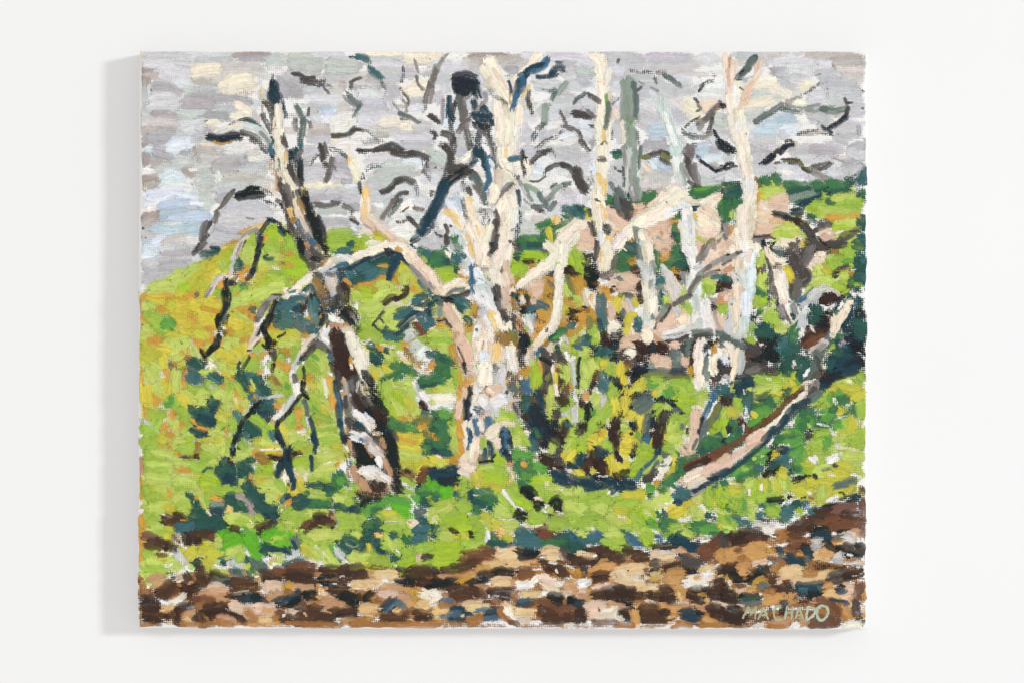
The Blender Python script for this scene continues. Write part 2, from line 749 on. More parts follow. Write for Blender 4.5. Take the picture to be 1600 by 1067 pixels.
a- 8 100 16 115 17
b 8 58 22 70 22 85 22
a 9 70 18 85 20 95 22
c- 7 56 20 64 22
b 8 104 24 120 25 122 27
b 9 104 32 120 34 140 36
b 9 110 41 125 42 144 42
b 8 118 48 135 50 146 50
b- 8 60 31 68 36 76 40
a- 8 72 28 84 30
f= 8 84 32 94 32 98 30
f- 6 84 38 94 36
f= 9 42 30 52 32
f 10 36 37 48 38 58 38
h+ 8 34 46 50 45 66 45
f 7 52 40 62 44 70 50
f+ 9 24 58 38 54 52 50
h 8 22 64 34 64 42 62
h 7 18 70 28 70
f 6 76 51 84 53 86 56
a+ 9 92 46 100 46 108 45
a 9 92 54 102 52 114 52
b 9 112 48 120 54 126 56
j 9 62 72 72 70 80 69
j 9 46 78 60 78 70 77
j 8 34 85 46 84 58 84
i 8 60 84 70 82 76 80
g 8 78 68 84 70 86 76
b 9 92 66 102 68 112 70
b 8 100 74 108 73
b 8 130 64 142 62 148 62
a= 7 130 74 138 72
b+ 9 122 82 132 80 140 82
b 9 122 90 134 92 140 88
c 3 142 78 143 88
g 4 132 97 140 94 148 93
c 8 134 104 142 100 150 100
b- 9 108 98 118 100 126 102
a= 9 80 94 95 96 105 94
a= 8 82 102 95 104
b 6 62 84 66 90
b- 9 32 96 44 94 56 94
a- 7 30 104 45 102 55 100
h 6 2 70 8 72
b- 4 3 84 8 88
e 6 72 96 74 104
a 7 20 78 28 80 34 76
a- 7 30 90 36 88
#tree
X+ 6 4 6 5 16 6 26 8 36
R 3 8 6 8 20 8 32
X+ 6 13 12 11 22 9 34 8 44
P 3 5 20 8 36
P+ 4 38 12 36 20 36 26
X+ 5 40 20 36 28 30 34 24 40
P+ 5 32 34 26 42 22 50 18 60
P 4 28 38 28 48 24 56
B 4 36 6 30 8
G+ 6 33 8 29 14 26 20
G+ 6 27 18 22 22 17 27
B- 3 24 19 18 25
B- 2 22 30 15 30
g+ 6 13 38 14 48 14 58
f+ 8 8 48 9 58 12 70
f+ 8 10 70 12 80 14 92
f 6 14 82 18 96
V 3 13 62 14 74
g+ 7 18 76 18 88 20 100
f+ 10 20 90 22 98 22 106
K 2 18 38 22 40
G+ 6 36 73 44 68 54 62 62 56
G 5 62 60 72 62 82 64
Q 3 66 57 80 59 96 60
M 4 68 55 76 50 82 49
L- 3 82 46 92 42 100 36 110 32
G- 3 92 40 102 34
Q 3 90 58 102 56
K- 2 98 26 104 24
Q 3 88 62 98 63 104 58
q- 3 104 60 112 58 118 58
G+ 5 104 60 112 62 122 62 130 60
Q 4 110 64 120 65
K 3 128 50 130 56 132 62
K 3 130 54 136 54
K+ 4 131 60 128 68 122 74
B+ 5 128 70 120 76 112 80
B 4 114 80 108 82 104 78
B 4 114 86 110 82
B- 5 80 86 90 84 100 82
B 3 74 96 70 93 65 95
B+ 4 74 98 66 100 62 106
K 3 60 102 53 106
B 5 0 57 3 58
B 6 0 96 6 100 12 104
B- 3 104 86 114 88
K 2 146 60 148 60
k 4 68 52 72 56
T 216 230
#sky
k 6 8 6 8 12 6 17
c 7 16 4 26 8 36 10
c- 7 12 10 28 12
i 6 8 3 14 3
i 6 30 3 44 3
c- 7 46 6 56 5
k 3 59 0 58 6
e+ 9 63 4 72 6 80 6
d 9 66 11 80 12 92 10
e 6 62 9 60 14
g 8 92 5 102 4 112 3
a- 8 104 8 114 9 120 12
g+ 8 116 10 124 13 130 15
d 6 114 6 124 6
b- 7 90 8 100 7
c+ 9 82 18 96 14 110 13
c+ 9 78 22 90 23 104 20
c- 7 100 18 108 17
b 8 112 21 122 20 134 20
b 7 104 25 118 27 132 27
h 8 36 18 48 15 60 14
e- 7 14 18 28 20 38 20
h 8 20 24 32 24 44 21
h 7 58 20 70 19 76 18
c 5 62 14 66 16
g 5 6 26 12 28 18 26
k+ 7 48 25 54 27 58 29
h- 7 56 26 64 27 70 26
g 3 53 24 62 24
d 7 88 32 105 31 122 31
e 8 92 36 110 36 130 34
b 8 84 39 100 39 116 40
d 7 120 40 132 38 144 42
X- 6 136 44 142 46
g 5 82 28 84 36
c- 4 54 38 58 42
h+ 9 62 40 70 37 78 38
h 8 66 44 76 43
h 7 64 52 74 50
d 7 76 52 82 55
h 8 66 60 76 60
i 9 28 34 36 30 42 33
i 10 24 40 36 40 50 38
g+ 10 26 46 40 44 56 43
i+ 10 10 50 28 50 48 48
i 11 46 52 54 54 62 55
i 10 8 58 22 58 36 54
g 8 10 66 18 64
i 7 30 58 44 60
k+ 8 5 35 12 34 20 34
e 7 6 41 14 40 20 38
X- 4 5 44 10 42
j+ 10 26 64 40 60 56 62
j+ 11 24 72 44 70 66 68
j+ 10 34 78 50 74 72 72
j 8 14 84 30 82 48 82
j 10 22 86 40 86 62 82
b 4 52 63 62 64
g 3 28 80 46 79
i 4 54 58 68 60
k+ 8 6 76 14 73 20 70
e 7 6 82 12 78 18 77
K 2 4 86 6 84
b 9 8 92 14 94 20 93
j 8 6 102 14 104
i 8 16 100 24 97 28 94
d 9 28 100 38 98 48 96
b 8 26 106 40 104
g- 8 44 102 56 98 60 94
b 9 82 50 92 48 98 47
c 7 84 54 94 51
b+ 9 96 60 110 58 122 58
b+ 10 92 66 110 64 135 66
b 10 88 74 105 72 130 70
b 10 84 80 105 78 140 72
b 9 88 84 110 84 124 78
M 2 112 74 122 75
b+ 9 80 86 95 90 108 92
b 9 76 94 90 96 100 96
b 9 72 101 84 102 92 100
#field
Y 3 110 91 122 84 134 79
v 3 104 90 118 83
v 6 90 105 100 99 104 98
o 5 96 107 104 102
m+ 9 138 86 144 90 150 92
m+ 12 136 94 148 96 158 98
n 10 130 104 145 104 158 103
m 8 112 98 120 96 124 92
m 9 110 104 118 104
O 5 134 94 132 98
Y- 4 148 92 149 104
#tree
O- 6 138 16 140 22 142 28
R 4 144 30 145 38 146 46
X- 6 138 40 142 50 150 52
K 3 100 45 92 52 88 60
L+ 4 98 48 92 56 88 60
L 3 88 62 80 68
L+ 5 82 70 79 78
J+ 5 104 50 112 46 118 43 126 44
J+ 7 104 52 114 51 124 50 130 50
J- 6 120 44 130 46 140 50
J= 7 126 52 134 56 142 60
B- 4 136 58 144 62
K+ 5 74 80 70 88 68 96
L+ 5 70 80 67 88 66 96
K 4 72 92 66 100 60 106
B 3 62 105 66 102
N 4 76 105 84 106
M+ 4 124 86 114 90 108 98
V 4 114 94 106 100 102 106
K 2 112 97 108 105
B+ 4 138 75 132 82 127 90
L 4 124 90 125 98
B+ 5 128 94 126 104
B 4 136 76 142 78 148 80
B+ 5 148 84 152 89 156 90
s 4 148 88 152 92
B 5 139 6 140 12
S 5 138 2 140 8
K 4 128 2 134 6
N 4 158 4 158 16
K 6 158 20 159 30
f+ 6 148 2 146 12 145 22
f+ 6 150 4 149 16 150 26 154 36
G 2 146 12 148 24
V 4 146 26 152 36 160 46
Y 4 154 6 154 16
L+ 5 148 34 153 44 158 56
K 5 148 40 152 52 158 62
L 4 144 56 152 60
B 3 148 60 152 68
Y 4 156 66 158 72
K 6 156 72 158 84
X 3 150 76 152 80
T 444 230
#sky
b 8 22 8 32 4 34 2
c 8 20 18 26 20
b 8 20 26 34 24 42 24
b 8 22 32 34 30 40 30
d 6 24 38 36 36 44 36
f+ 7 24 42 40 41 62 40
f 4 36 38 50 38
d 6 52 36 64 35 70 33
b 9 56 12 62 14
c 8 56 20 64 22 68 26
b 8 54 28 64 30 70 34
c 6 60 36 70 38
i 6 64 42 74 43
b+ 10 28 49 44 50 60 48
c 9 30 54 46 54 60 52
b 9 44 48 66 48 76 48
b 8 62 54 74 56 78 60
c 6 28 58 32 62
i 3 38 58 52 56
c 5 72 60 78 64
h+ 8 38 67 52 66 64 66
b+ 8 38 73 54 74 66 74
g 3 46 72 66 73
c+ 9 40 80 54 80 72 82
b 8 44 85 60 85 78 88
a 7 70 82 76 86
d= 9 84 10 96 9 105 7
a- 9 90 14 105 13 116 14
a- 8 110 17 125 18 138 16
i 7 124 16 140 18
a= 7 100 20 112 19
h+ 8 102 24 116 22 136 22
h+ 9 98 30 112 28 130 26
h 9 90 36 104 36 118 30
b 9 88 42 98 42
b 8 90 50 104 50 110 48
b 8 88 56 100 58 108 54
g 5 92 62 104 62
d+ 9 90 68 100 70 102 72
e 7 88 66 96 64
a 9 112 44 126 42 132 42
b- 8 112 56 124 56 134 52
g 10 118 66 130 62 146 58
g 8 112 72 122 68
a- 9 134 46 148 48
a 10 138 56 148 60
g 9 108 82 116 78 122 80
g 10 114 88 124 86 134 84
g+ 9 112 96 124 94 132 92
d 7 104 78 110 74
g 8 134 74 142 76 146 70
a 7 128 70 140 72
d 8 92 78 100 80 108 86
h 6 152 2 158 8
c 9 150 22 158 20
g- 8 140 40 154 42
a- 7 146 36 156 30
g 9 154 50 158 46
g+ 9 150 92 156 84
b 9 144 100 156 98
b 6 150 106 158 104
X 5 42 88 56 89
X- 5 82 84 90 92
f 5 78 92 84 94
#field
n+ 8 46 92 58 90 70 90
n 10 48 99 62 98 76 98
n- 10 58 105 75 104 86 102
n 8 82 96 88 98
T 4 72 99 66 103
f+ 10 86 105 96 102 108 102
f 8 94 99 106 101
v 5 96 88 102 92
o 6 104 94 112 100
v 7 116 104 126 106
o 6 96 93 104 96
#tree
K+ 6 38 0 40 7 40 13
K- 4 34 9 30 14 26 19
L 4 44 2 45 10
L+ 5 50 12 48 22 46 30
L 3 52 20 53 25
K 5 43 18 44 22
L 5 47 28 43 36
G= 6 48 3 56 5 64 8
G 4 62 8 66 11
f+ 5 66 0 68 6 72 12
Y+ 5 68 14 72 20 76 26
f+ 5 74 14 76 22 76 30
f+ 6 70 18 73 26 75 36
X 3 74 34 76 38
K 4 78 38 80 45
B- 4 82 28 84 34
K- 3 80 32 80 42
B 5 80 46 82 48
V 3 84 38 86 46
N= 6 86 24 92 21 98 20 104 19
f 4 82 50 82 58 81 66
Y+ 6 85 46 86 56 84 66 83 74
X 5 87 56 88 66
P+ 6 84 76 88 80 93 84
V+ 5 88 72 96 78 102 86
V+ 6 98 84 108 90 116 98
P 5 106 90 116 96 126 103
V 5 120 96 128 102
k 2 82 80 92 86
J- 5 78 5 86 5 94 4
K+ 5 96 3 106 2 116 4
K+ 6 114 6 122 8 130 8
K+ 6 132 7 142 9 148 12
K- 7 146 14 148 22
L- 6 146 26 152 34
K 3 104 47 110 45 114 42
K+ 5 102 47 110 44 116 36
K+ 6 118 36 126 34 134 37
G- 5 136 38 139 46 138 52
K+ 4 128 48 120 49 116 54
L+ 5 114 56 108 66 102 74
G 5 122 54 116 64 108 72
K 2 112 66 120 54
K 2 123 68 130 62
L 5 136 64 144 66
K- 4 118 78 124 78 130 75
K+ 4 130 74 136 80 140 84
N+ 7 160 56 154 66 148 76
N+ 9 152 72 146 82 142 90
N 5 154 84 146 92
N+ 6 134 98 139 95
N 3 132 102 137 106
K- 4 152 48 156 50
K 2 152 46 157 47
K 3 158 90 160 92
L+ 5 33 60 44 61 56 59
K 3 50 57 58 58
L 5 62 61 68 64 72 67
K- 4 70 68 70 74
L- 5 72 74 78 80
K 3 70 76 78 81
J+ 5 17 14 17 24 18 36
K+ 6 5 22 10 32 16 38
N+ 6 12 4 15 14
L 4 18 4 14 12
B 5 8 6 8 14
f+ 5 1 26 5 34 12 44
f+ 4 0 36 6 41 12 48
L+ 6 2 42 5 52 7 62
K 5 0 50 3 60 3 68
L 3 9 48 11 56
V+ 6 12 56 14 68 19 80
V 6 18 74 24 86 30 98
J 5 14 46 17 54
Y 4 20 44 21 46
J 6 22 48 22 56
w 6 16 56 19 64 22 68
J+ 7 22 54 26 64 30 72
J+ 8 26 72 30 82 34 90
J+ 8 34 76 38 86 40 98
J 7 34 90 36 100 44 106
S 5 14 78 17 86
L 5 14 86 18 96 22 104
Y 5 6 66 8 74
w 5 10 76 8 80
K 6 6 82 11 92 16 102
J 5 2 88 4 90
B 5 16 96 18 106
G 5 24 92 28 98
S+ 5 28 98 32 102
R 4 24 104 28 106
n 8 4 96 8 104
T 672 230
#sky
h 10 4 8 10 12 14 18
b 10 4 24 14 28 16 24
a 9 2 34 10 32
b 8 30 4 38 10 32 14
d- 6 22 18 30 16
a 8 22 46 28 42 32 38
j- 9 24 54 26 60 22 66
i 8 20 60 28 66
g 7 12 76 16 72
b 9 8 90 4 96 10 102
a- 8 24 86 26 94
c- 8 0 82 6 84
b 8 96 6 110 4 118 3
b- 8 140 8 150 14 158 12
b 9 134 4 145 8 156 10
a- 8 132 14 142 18 158 20
i- 8 110 18 120 14 124 10
i 8 108 24 116 26
b- 7 104 22 112 18
g 9 106 38 118 40 126 44
g 8 118 50 126 46 130 40
a 8 100 52 108 54 112 58
b 8 140 48 148 52 156 58
a- 10 138 56 150 54 158 50
a- 7 132 66 140 62
g- 7 126 28 138 26 144 30
h= 8 124 34 132 32
h 9 98 66 106 70 112 74
h 10 96 80 106 86 114 88
h 9 94 90 104 92 114 90
g 8 100 72 112 70 124 70
d 7 108 76 118 74
a- 8 118 72 130 68 140 72
a 7 124 60 128 62
#field
q- 5 112 85 120 81 130 77
r+ 4 114 83 124 79
r- 6 118 92 128 88 136 82
r 5 132 84 140 80 148 78
r+ 8 94 98 104 97 114 96
r 7 108 102 120 98 132 92
r- 6 116 92 126 96
r 6 94 104 106 104 116 104
q 5 106 96 112 102
T- 6 138 64 150 68 158 70
s- 7 142 72 152 72 158 68
r- 5 140 74 148 76
r 6 26 96 28 102 32 106
h 4 30 96 32 104
f+ 11 158 78 150 84 144 92
f+ 8 146 88 138 96 132 104
f 9 150 84 140 100
P+ 8 158 90 154 96 158 103
P 5 152 98 156 106
n 6 147 103 151 106
Y 4 131 74 131 80
p+ 4 123 87 125 94 126 100
#tree
f 6 36 14 32 16 44 6
N+ 6 48 4 46 12 43 18
N+ 7 52 6 56 12 58 20
N 5 56 12 50 8
S+ 5 62 12 60 22 62 32
S+ 5 62 34 58 42 55 46
N 3 54 20 58 24
g 5 50 20 54 26
f 4 48 26 56 30
i 4 62 14 66 20
N 3 42 18 50 14
K- 4 68 0 71 6
M= 6 68 10 70 16
K+ 6 16 0 20 6 22 14
K 5 22 8 20 22
K+ 7 20 24 30 22 40 22
J+ 9 36 26 28 30 20 36
N+ 9 18 38 14 42 10 52
N+ 10 14 44 8 58 2 70
N 7 4 64 2 76 0 82
K- 3 32 32 36 28
K+ 6 38 26 44 28 48 32
G+ 7 44 30 50 36 52 42
L 6 48 42 54 50 57 58
G 5 56 50 58 60
K- 6 36 34 35 42 38 48
K+ 5 40 44 42 50
M= 8 52 54 56 62 60 64
L- 4 52 68 58 76
K= 6 56 66 60 74
K- 4 54 76 58 84
K 2 62 76 58 86
K- 4 2 46 2 52
L= 3 30 48 30 50
K+ 3 73 20 76 24 80 28
K+ 5 78 28 86 30 92 32
L 3 76 24 82 26
K 3 84 32 90 36
f+ 8 74 2 75 12 78 20
f+ 7 82 2 82 12 84 22
Y 3 79 2 79 14
f 7 90 18 94 20 90 26
f 5 76 14 84 16
T+ 5 83 14 90 12 95 12
S 3 84 12 92 11
K+ 5 96 6 97 14 97 22
B 4 100 12 100 24
K 4 98 26 100 32
B 2 96 4 97 12
f 5 104 26 100 36
f 7 102 18 104 26
K+ 5 106 16 112 10 120 6
K 4 118 6 125 4
K- 4 104 18 112 12
K- 2 128 5 132 12
K+ 4 122 24 130 19 140 18
K+ 5 138 19 146 22 150 28
K+ 7 152 24 156 34 160 46
K 5 150 32 156 40
K- 3 120 26 118 32
K+ 2 104 36 112 36 120 31
T 4 126 42 132 38
f+ 9 76 28 82 32 84 36
V+ 8 72 28 72 36 70 46
V 5 70 26 70 40
M+ 3 86 38 80 40 74 48
L+ 4 86 40 78 46 70 55
V 4 88 42 80 50 70 58
M 3 70 56 64 62
N+ 4 91 46 93 54 92 62
N- 3 93 66 94 72 94 80
f 3 88 36 96 38 104 38
M 4 93 36 96 40
f+ 10 82 54 84 60 86 66
f+ 9 66 44 66 52 64 56
f+ 8 76 58 74 68 78 74
f 9 84 70 82 80 82 92
g 6 88 68 87 78
V 4 76 70 76 82
f 8 76 84 76 96 76 106
f 7 84 92 82 104
Q+ 5 100 41 108 44 114 50
G+ 5 114 50 118 56 126 52
Q 5 126 52 132 44 140 40
G 5 140 40 146 38
Q 4 98 42 102 50 106 56
h 3 96 42 100 50
M- 3 98 54 104 60 112 64
G 4 106 62 114 62 122 60
L 4 110 64 118 68
K 3 114 68 118 66
G 4 120 58 122 64
G 5 130 58 124 66
K+ 5 68 68 70 74 68 80
K+ 6 69 78 68 88 67 98
L+ 5 66 90 66 102 62 106
K 4 70 92 68 106
B- 4 94 78 90 84 84 87
N- 4 92 84 90 92 88 98
N= 5 90 88 90 98
K+ 6 84 100 88 104 92 104
f+ 7 24 68 28 76 34 84
Y+ 6 18 68 24 72 28 74
Y 3 26 78 32 84
f+ 7 38 54 42 60 46 66
Y 4 40 54 44 56
X+ 7 40 62 44 72 50 82
L- 4 34 56 36 66 38 76
K- 4 36 66 40 74
V- 5 38 78 42 86
f+ 8 48 82 52 90 56 98
X+ 6 54 86 58 94 58 104
Y 4 48 84 50 94
Y 4 38 92 42 102
f+ 8 40 84 46 94 50 106
f+ 7 62 84 60 92 56 104
K+ 4 16 82 18 88 16 94
K+ 5 17 94 18 102
K 3 8 92 14 94
K 2 20 82 23 83
T 900 230
#sky
b 10 6 14 14 12
a 8 4 20 16 22
a 8 4 50 4 58
i 7 20 24 16 18
b- 8 38 22 46 18 48 12
b- 9 38 32 44 36 48 40
b 8 34 44 38 50
c- 7 72 4 82 2 96 2
a- 8 74 10 80 6
j 9 84 18 92 20 98 24
i 7 78 16 84 22
d 8 70 20 76 28 84 32
X 3 70 18 76 26
X 3 76 18 78 22
d+ 9 72 32 86 32 96 32
d 8 70 40 82 40 96 40
e- 6 72 46 82 46 92 44
b- 8 78 36 90 28 98 28
j 9 126 4 136 4 146 6
i 8 134 12 146 10 152 12
a- 8 124 24 134 22 132 26
a- 8 126 30 140 30 150 26
h 9 130 36 140 38 148 36
b 8 146 34 154 30 158 30
d 6 132 42 146 42
c 6 140 3 148 4
#field
T 4 38 7 44 7 50 7
r 3 40 10 48 9
r+ 6 30 54 36 54 40 56
s 5 36 62 40 64
r+ 7 58 58 66 56 74 54
r+ 6 70 52 78 52 84 48
r 5 62 60 72 58
s- 5 48 50 54 54
T 8 2 68 6 72 8 74
s- 5 4 64 10 68
n 3 9 64 11 66
r+ 9 122 48 132 48 140 46
q 4 124 44 134 44 146 42
r 5 140 46 150 43
r+ 8 154 50 156 60 154 70
s 9 150 68 154 72 158 76
r 10 156 54 158 66
q 4 150 56 152 60
P+ 8 60 64 66 64 70 62
R 3 58 68 64 66
P+ 9 38 70 46 76 50 82
P+ 8 42 84 48 88 44 92
X 5 40 80 36 90
f 8 2 80 8 80 14 76
p 4 10 74 16 70
P+ 10 4 94 10 96 14 104
P 8 4 102 14 104
n 3 0 102 2 106
v 5 72 84 80 80 90 77
O 4 76 80 88 76
R+ 4 96 74 106 78 110 78
O 4 98 80 108 76
P+ 9 76 86 84 84 96 82
P+ 9 80 94 92 92 98 92
P+ 9 80 102 92 102 104 104
X 6 76 94 78 104
R 3 88 88 90 92
M 3 84 94 90 98
P 6 100 82 98 90
O 4 108 80 107 88
O 4 106 96 110 102
r 5 104 80 102 86 106 90
s+ 6 102 90 106 96 104 98
r 5 106 94 110 97
r 6 104 104 108 106
s+ 8 100 66 106 68 112 70
r 6 102 72 108 72
s+ 4 122 64 126 61 130 60
N 3 120 66 124 64
p+ 6 122 72 126 80 128 84
f+ 7 126 80 132 84 140 88
X+ 7 128 72 134 76 142 82
X+ 8 134 64 140 68 146 72
V 5 144 70 150 78
f 9 140 58 146 56 150 50
h 4 122 74 128 84
X+ 9 128 88 138 90 146 86
P+ 8 126 98 134 102 142 98
P 9 150 98 154 104
f 6 140 78 152 84
l 2 122 90 130 96 136 99
n 2 126 94 136 100
O 4 55 96 58 100
T+ 7 44 104 50 102 56 104
G 4 50 106 54 104
s 4 80 106 84 104
#tree
L+ 4 154 82 152 90 148 98
K 2 158 80 156 90
V 3 146 96 156 88
u 4 138 100 144 96 140 104
k 3 134 105 146 102
M 5 50 2 52 14 52 24
h+ 6 55 4 56 14 55 24
Q 5 62 4 64 12
G 3 68 0 66 14 66 22
h+ 7 54 26 53 36 52 44
Q+ 6 60 14 60 26 60 38
M 3 56 24 57 40
Q 7 62 36 64 46 64 52
M+ 6 58 44 60 50 62 54
G 3 49 22 50 34 50 42
b 3 58 42 60 52
f+ 9 28 2 28 10
f+ 9 26 16 26 26 24 34
f+ 9 27 36 26 46 24 56
Y+ 5 24 30 26 38 30 34
Y 5 30 40 28 50
f 8 22 52 26 62 28 70
Y+ 5 26 62 29 70 31 74
f 7 24 66 26 76 28 84
X 4 20 44 19 60 20 66
f+ 9 30 84 30 94 33 106
Y+ 6 34 96 34 106
i 5 26 90 26 98
K 4 24 13 28 14 31 13
M 3 25 11 29 11
K 3 21 55 25 57
B+ 7 32 83 34 88
K 5 30 88 34 90
K= 3 16 26 17 34 15 42
K= 4 14 44 12 58 14 68
K 4 14 66 15 72
K+ 5 15 80 18 88 19 92
K- 4 18 78 20 94 21 104
K+ 8 2 26 4 36 10 44
K 6 4 38 10 46
K= 5 12 34 16 40
G 4 36 38 40 44 43 46
K 3 40 22 42 23
K 2 44 25 50 26
G+ 7 44 46 48 54 52 62
K+ 9 44 58 48 66 54 72
K 7 50 58 56 64 54 74
G+ 5 42 56 44 64
K+ 5 72 11 80 8 90 6
u+ 4 70 11 74 10
K 5 90 6 98 9 102 14
u+ 6 91 9 96 14 99 16
K 4 88 13 96 18
U+ 8 102 2 104 12 106 22
g+ 7 103 14 106 26 108 36
Q+ 5 110 20 112 30 113 40
h+ 5 107 28 110 38 112 46
L+ 8 117 2 119 8 116 14
K+ 5 116 14 118 22 120 30
L+ 7 122 20 124 30 126 38
K 4 118 36 122 40 128 41
M 3 114 24 118 34
K- 4 126 10 130 14 132 18
B+ 3 130 14 136 19 142 22
B+ 3 140 22 146 25 152 20
M 2 140 19 148 22 158 19
B 3 146 26 154 23 160 22
B 5 150 1 157 4
f+ 12 106 48 98 50 90 56
f+ 12 108 54 96 60 84 68
f+ 11 94 62 80 70 66 76
f+ 10 98 68 84 74 72 80
f+ 9 68 76 60 84 54 92
f+ 8 56 86 48 96 44 104
g 6 50 92 42 100 38 106
f 9 100 46 104 42 110 46
X 3 90 48 82 56 74 62
V 3 84 58 74 66 62 74
i 4 112 62 100 66 92 74
V+ 6 112 56 124 58 134 58
f+ 6 132 58 142 54 150 50
i 4 110 58 118 62
P 3 144 54 152 50
g+ 8 114 68 114 76 114 84
i+ 7 116 80 116 92 116 104
g+ 8 110 82 114 94 114 106
b 4 118 72 120 90
G+ 5 62 86 64 96 66 106
Q 3 60 84 66 86
f+ 6 68 92 70 100 70 106
X 3 72 90 76 100
T 1128 230
#sky
c- 9 30 4 40 6 50 4
b- 8 30 14 40 12 46 8
b 8 34 22 44 24 56 22
b- 7 72 6 84 4 95 6
a 8 78 14 90 12 100 10
c- 7 92 4 108 4 120 5
a= 8 104 10 112 12
b+ 9 134 4 142 10 148 6
b 10 128 24 136 22 146 18
c- 6 128 18 140 16
b 8 136 30 142 24
a+ 9 58 22 70 24 78 28
a+ 9 64 30 76 32 86 30
g 6 64 26 74 27
a 9 96 16 108 20 116 16
a 9 112 26 120 30 126 28
b 8 108 36 118 36 126 34
b+ 7 92 30 98 34 108 37
a 6 80 35 90 37
b 7 4 12 8 10
b 8 14 26 10 22
a 8 4 30 10 32
a- 7 36 28 46 30
#field
P 5 4 42 8 44
w- 8 40 38 42 46
O- 8 38 48 37 58 36 66
p 5 42 50 46 54
r+ 6 42 34 46 36 50 40
r+ 6 56 30 58 34 60 40
r+ 8 66 40 76 40 88 42
s 7 70 46 84 46 96 44
r+ 8 96 40 106 38 116 38
r+ 9 110 42 122 40 132 42
s- 8 130 40 138 34 146 30
T- 8 146 26 148 34 147 40
s+ 7 76 54 90 52 102 48
Q 6 72 54 86 50 96 48
N 5 82 61 92 57 104 50
s 7 112 48 122 48 134 46
s- 8 140 50 146 52 150 54
r 4 146 48 150 48
l+ 8 46 46 56 46 64 48
l 5 44 54 54 51
P+ 8 52 56 60 54 67 52
P 7 50 60 60 60 68 60
X+ 6 40 60 48 64
g 5 44 64 48 68
P+ 9 36 72 46 72 58 68
P+ 8 38 78 50 80 62 80
O- 6 50 78 64 78 76 78
P+ 7 36 86 46 88 54 82
l= 7 114 52 124 52 132 50
n+ 9 96 60 106 60 116 58
l+ 9 116 58 128 54 138 54
n+ 10 112 64 128 64 144 62
l 7 100 66 120 68 140 68
n 8 130 60 146 58
m- 7 94 66 102 70
s= 6 100 54 112 54
s 4 108 56 118 60
O+ 7 112 74 126 74 142 74
v 3 114 77 130 76
l+ 8 118 82 130 80 142 78
m 7 116 86 128 84
l+ 8 56 88 68 86 80 86
l+ 8 58 94 70 92 80 92
n 6 62 90 74 96
X+ 7 62 98 72 100 82 96
p 5 84 98 86 104
l 5 128 90 140 84
X+ 6 108 94 118 92 128 90
P+ 8 106 94 112 96 118 92
l+ 6 120 94 130 96 138 92
u 3 124 92 132 90
n 6 126 106 136 102 138 98
T+ 8 144 78 146 82
s 6 142 78 150 84
s+ 8 146 96 142 104
T 7 140 104 150 98
r 4 0 58 6 54
r+ 7 6 40 10 46 16 52
s+ 9 4 50 12 48 18 46
r+ 10 4 62 4 70 6 76
r 6 14 56 16 62
O 4 10 84 8 92
P 4 30 86 32 96
X 5 20 84 10 98
l 4 10 68 10 74
P 8 4 104 12 102
X- 7 34 102 44 104 52 102
#tree
B 6 2 1 12 4
B+ 3 2 22 6 18 12 17
K 3 4 24 12 20 16 20
f+ 10 21 2 23 12 25 24
f+ 9 24 22 28 32 30 40
g+ 10 28 38 29 48 28 58
V 3 27 14 30 28
X 3 36 40 34 54 31 62
f+ 9 30 54 26 64 24 74
f+ 9 20 66 20 78 18 88
V+ 5 30 66 30 80 28 92
f+ 8 24 84 24 96 24 106
f 6 16 86 18 96 18 106
B+ 5 66 0 60 6
K 3 60 4 52 8 46 12
B+ 6 52 10 48 14 44 16
B 2 44 15 38 18
u+ 4 64 15 72 14 80 14
K+ 2 62 13 74 13 82 15
I 4 70 17 80 17 84 22
u 3 80 16 86 22 94 22
K+ 3 84 22 90 26 96 25
L 3 56 17 60 17
L+ 3 94 20 104 18 112 16
K+ 4 98 24 106 22 114 17
L 4 96 22 104 21
M+ 6 96 26 102 30 106 34
k 3 100 25 108 34
M 2 116 12 128 16
K 4 2 84 4 88
k 6 4 82 6 90
L 4 2 92 4 96
B+ 6 55 70 62 71 70 74
B 5 66 74 76 77
N+ 8 76 68 82 68
J- 4 74 66 82 64
s+ 6 92 72 96 74
N- 6 88 76 98 80
D+ 7 80 78 86 82 90 88
K+ 7 86 84 92 92 96 98
K 7 94 94 100 102 108 106
J- 5 104 78 108 76
K+ 6 102 82 108 82 112 80
K 4 96 88 104 84
K+ 7 112 100 122 102 128 101
K 5 122 96 132 94 140 88
u 5 126 92 136 88 142 86
K 3 134 88 144 88
K+ 4 34 94 42 94 50 93
M+ 4 34 98 42 97
K 2 50 94 56 96
B 4 43 98 45 105
J- 3 78 94 78 104 74 106
K 3 80 98 76 104
M- 4 54 106 60 105
K- 6 90 104 96 106
T 216 380
#sky
i 9 6 6 14 8 20 12
i 7 6 14 16 14
d 8 26 3 34 2
a 8 24 8 40 6 50 4
b- 8 44 10 52 6
c+ 8 28 14 42 12 54 12
b+ 9 6 24 20 20 34 18
b 9 36 20 48 18 58 16
b 9 10 30 24 28 36 26
c+ 8 24 24 36 22 50 22
b 9 6 38 16 36 28 33
g 6 4 46 6 52
c 7 60 8 66 14
b 6 56 16 70 14
b 7 66 4 80 3 92 2
#field
l+ 9 14 46 24 45 38 42
l+ 9 12 50 26 50 40 48
l+ 10 36 42 46 38 56 34
m+ 9 44 48 56 42 58 34
l+ 9 50 34 60 29 70 23
o 8 56 44 60 36 68 32
o- 9 64 26 74 20 82 14
p 8 80 14 86 10 94 4
o+ 9 80 18 88 14 96 10
p- 12 72 28 80 24 86 20
p- 8 66 38 76 34
o 8 58 50 68 46 72 44
m 8 90 24 96 18 97 8
l 6 90 26 86 18
O+ 4 4 62 8 56 18 54
O 5 20 56 32 54 42 56
O+ 6 48 56 56 54 62 54
v 6 30 60 42 61 52 60
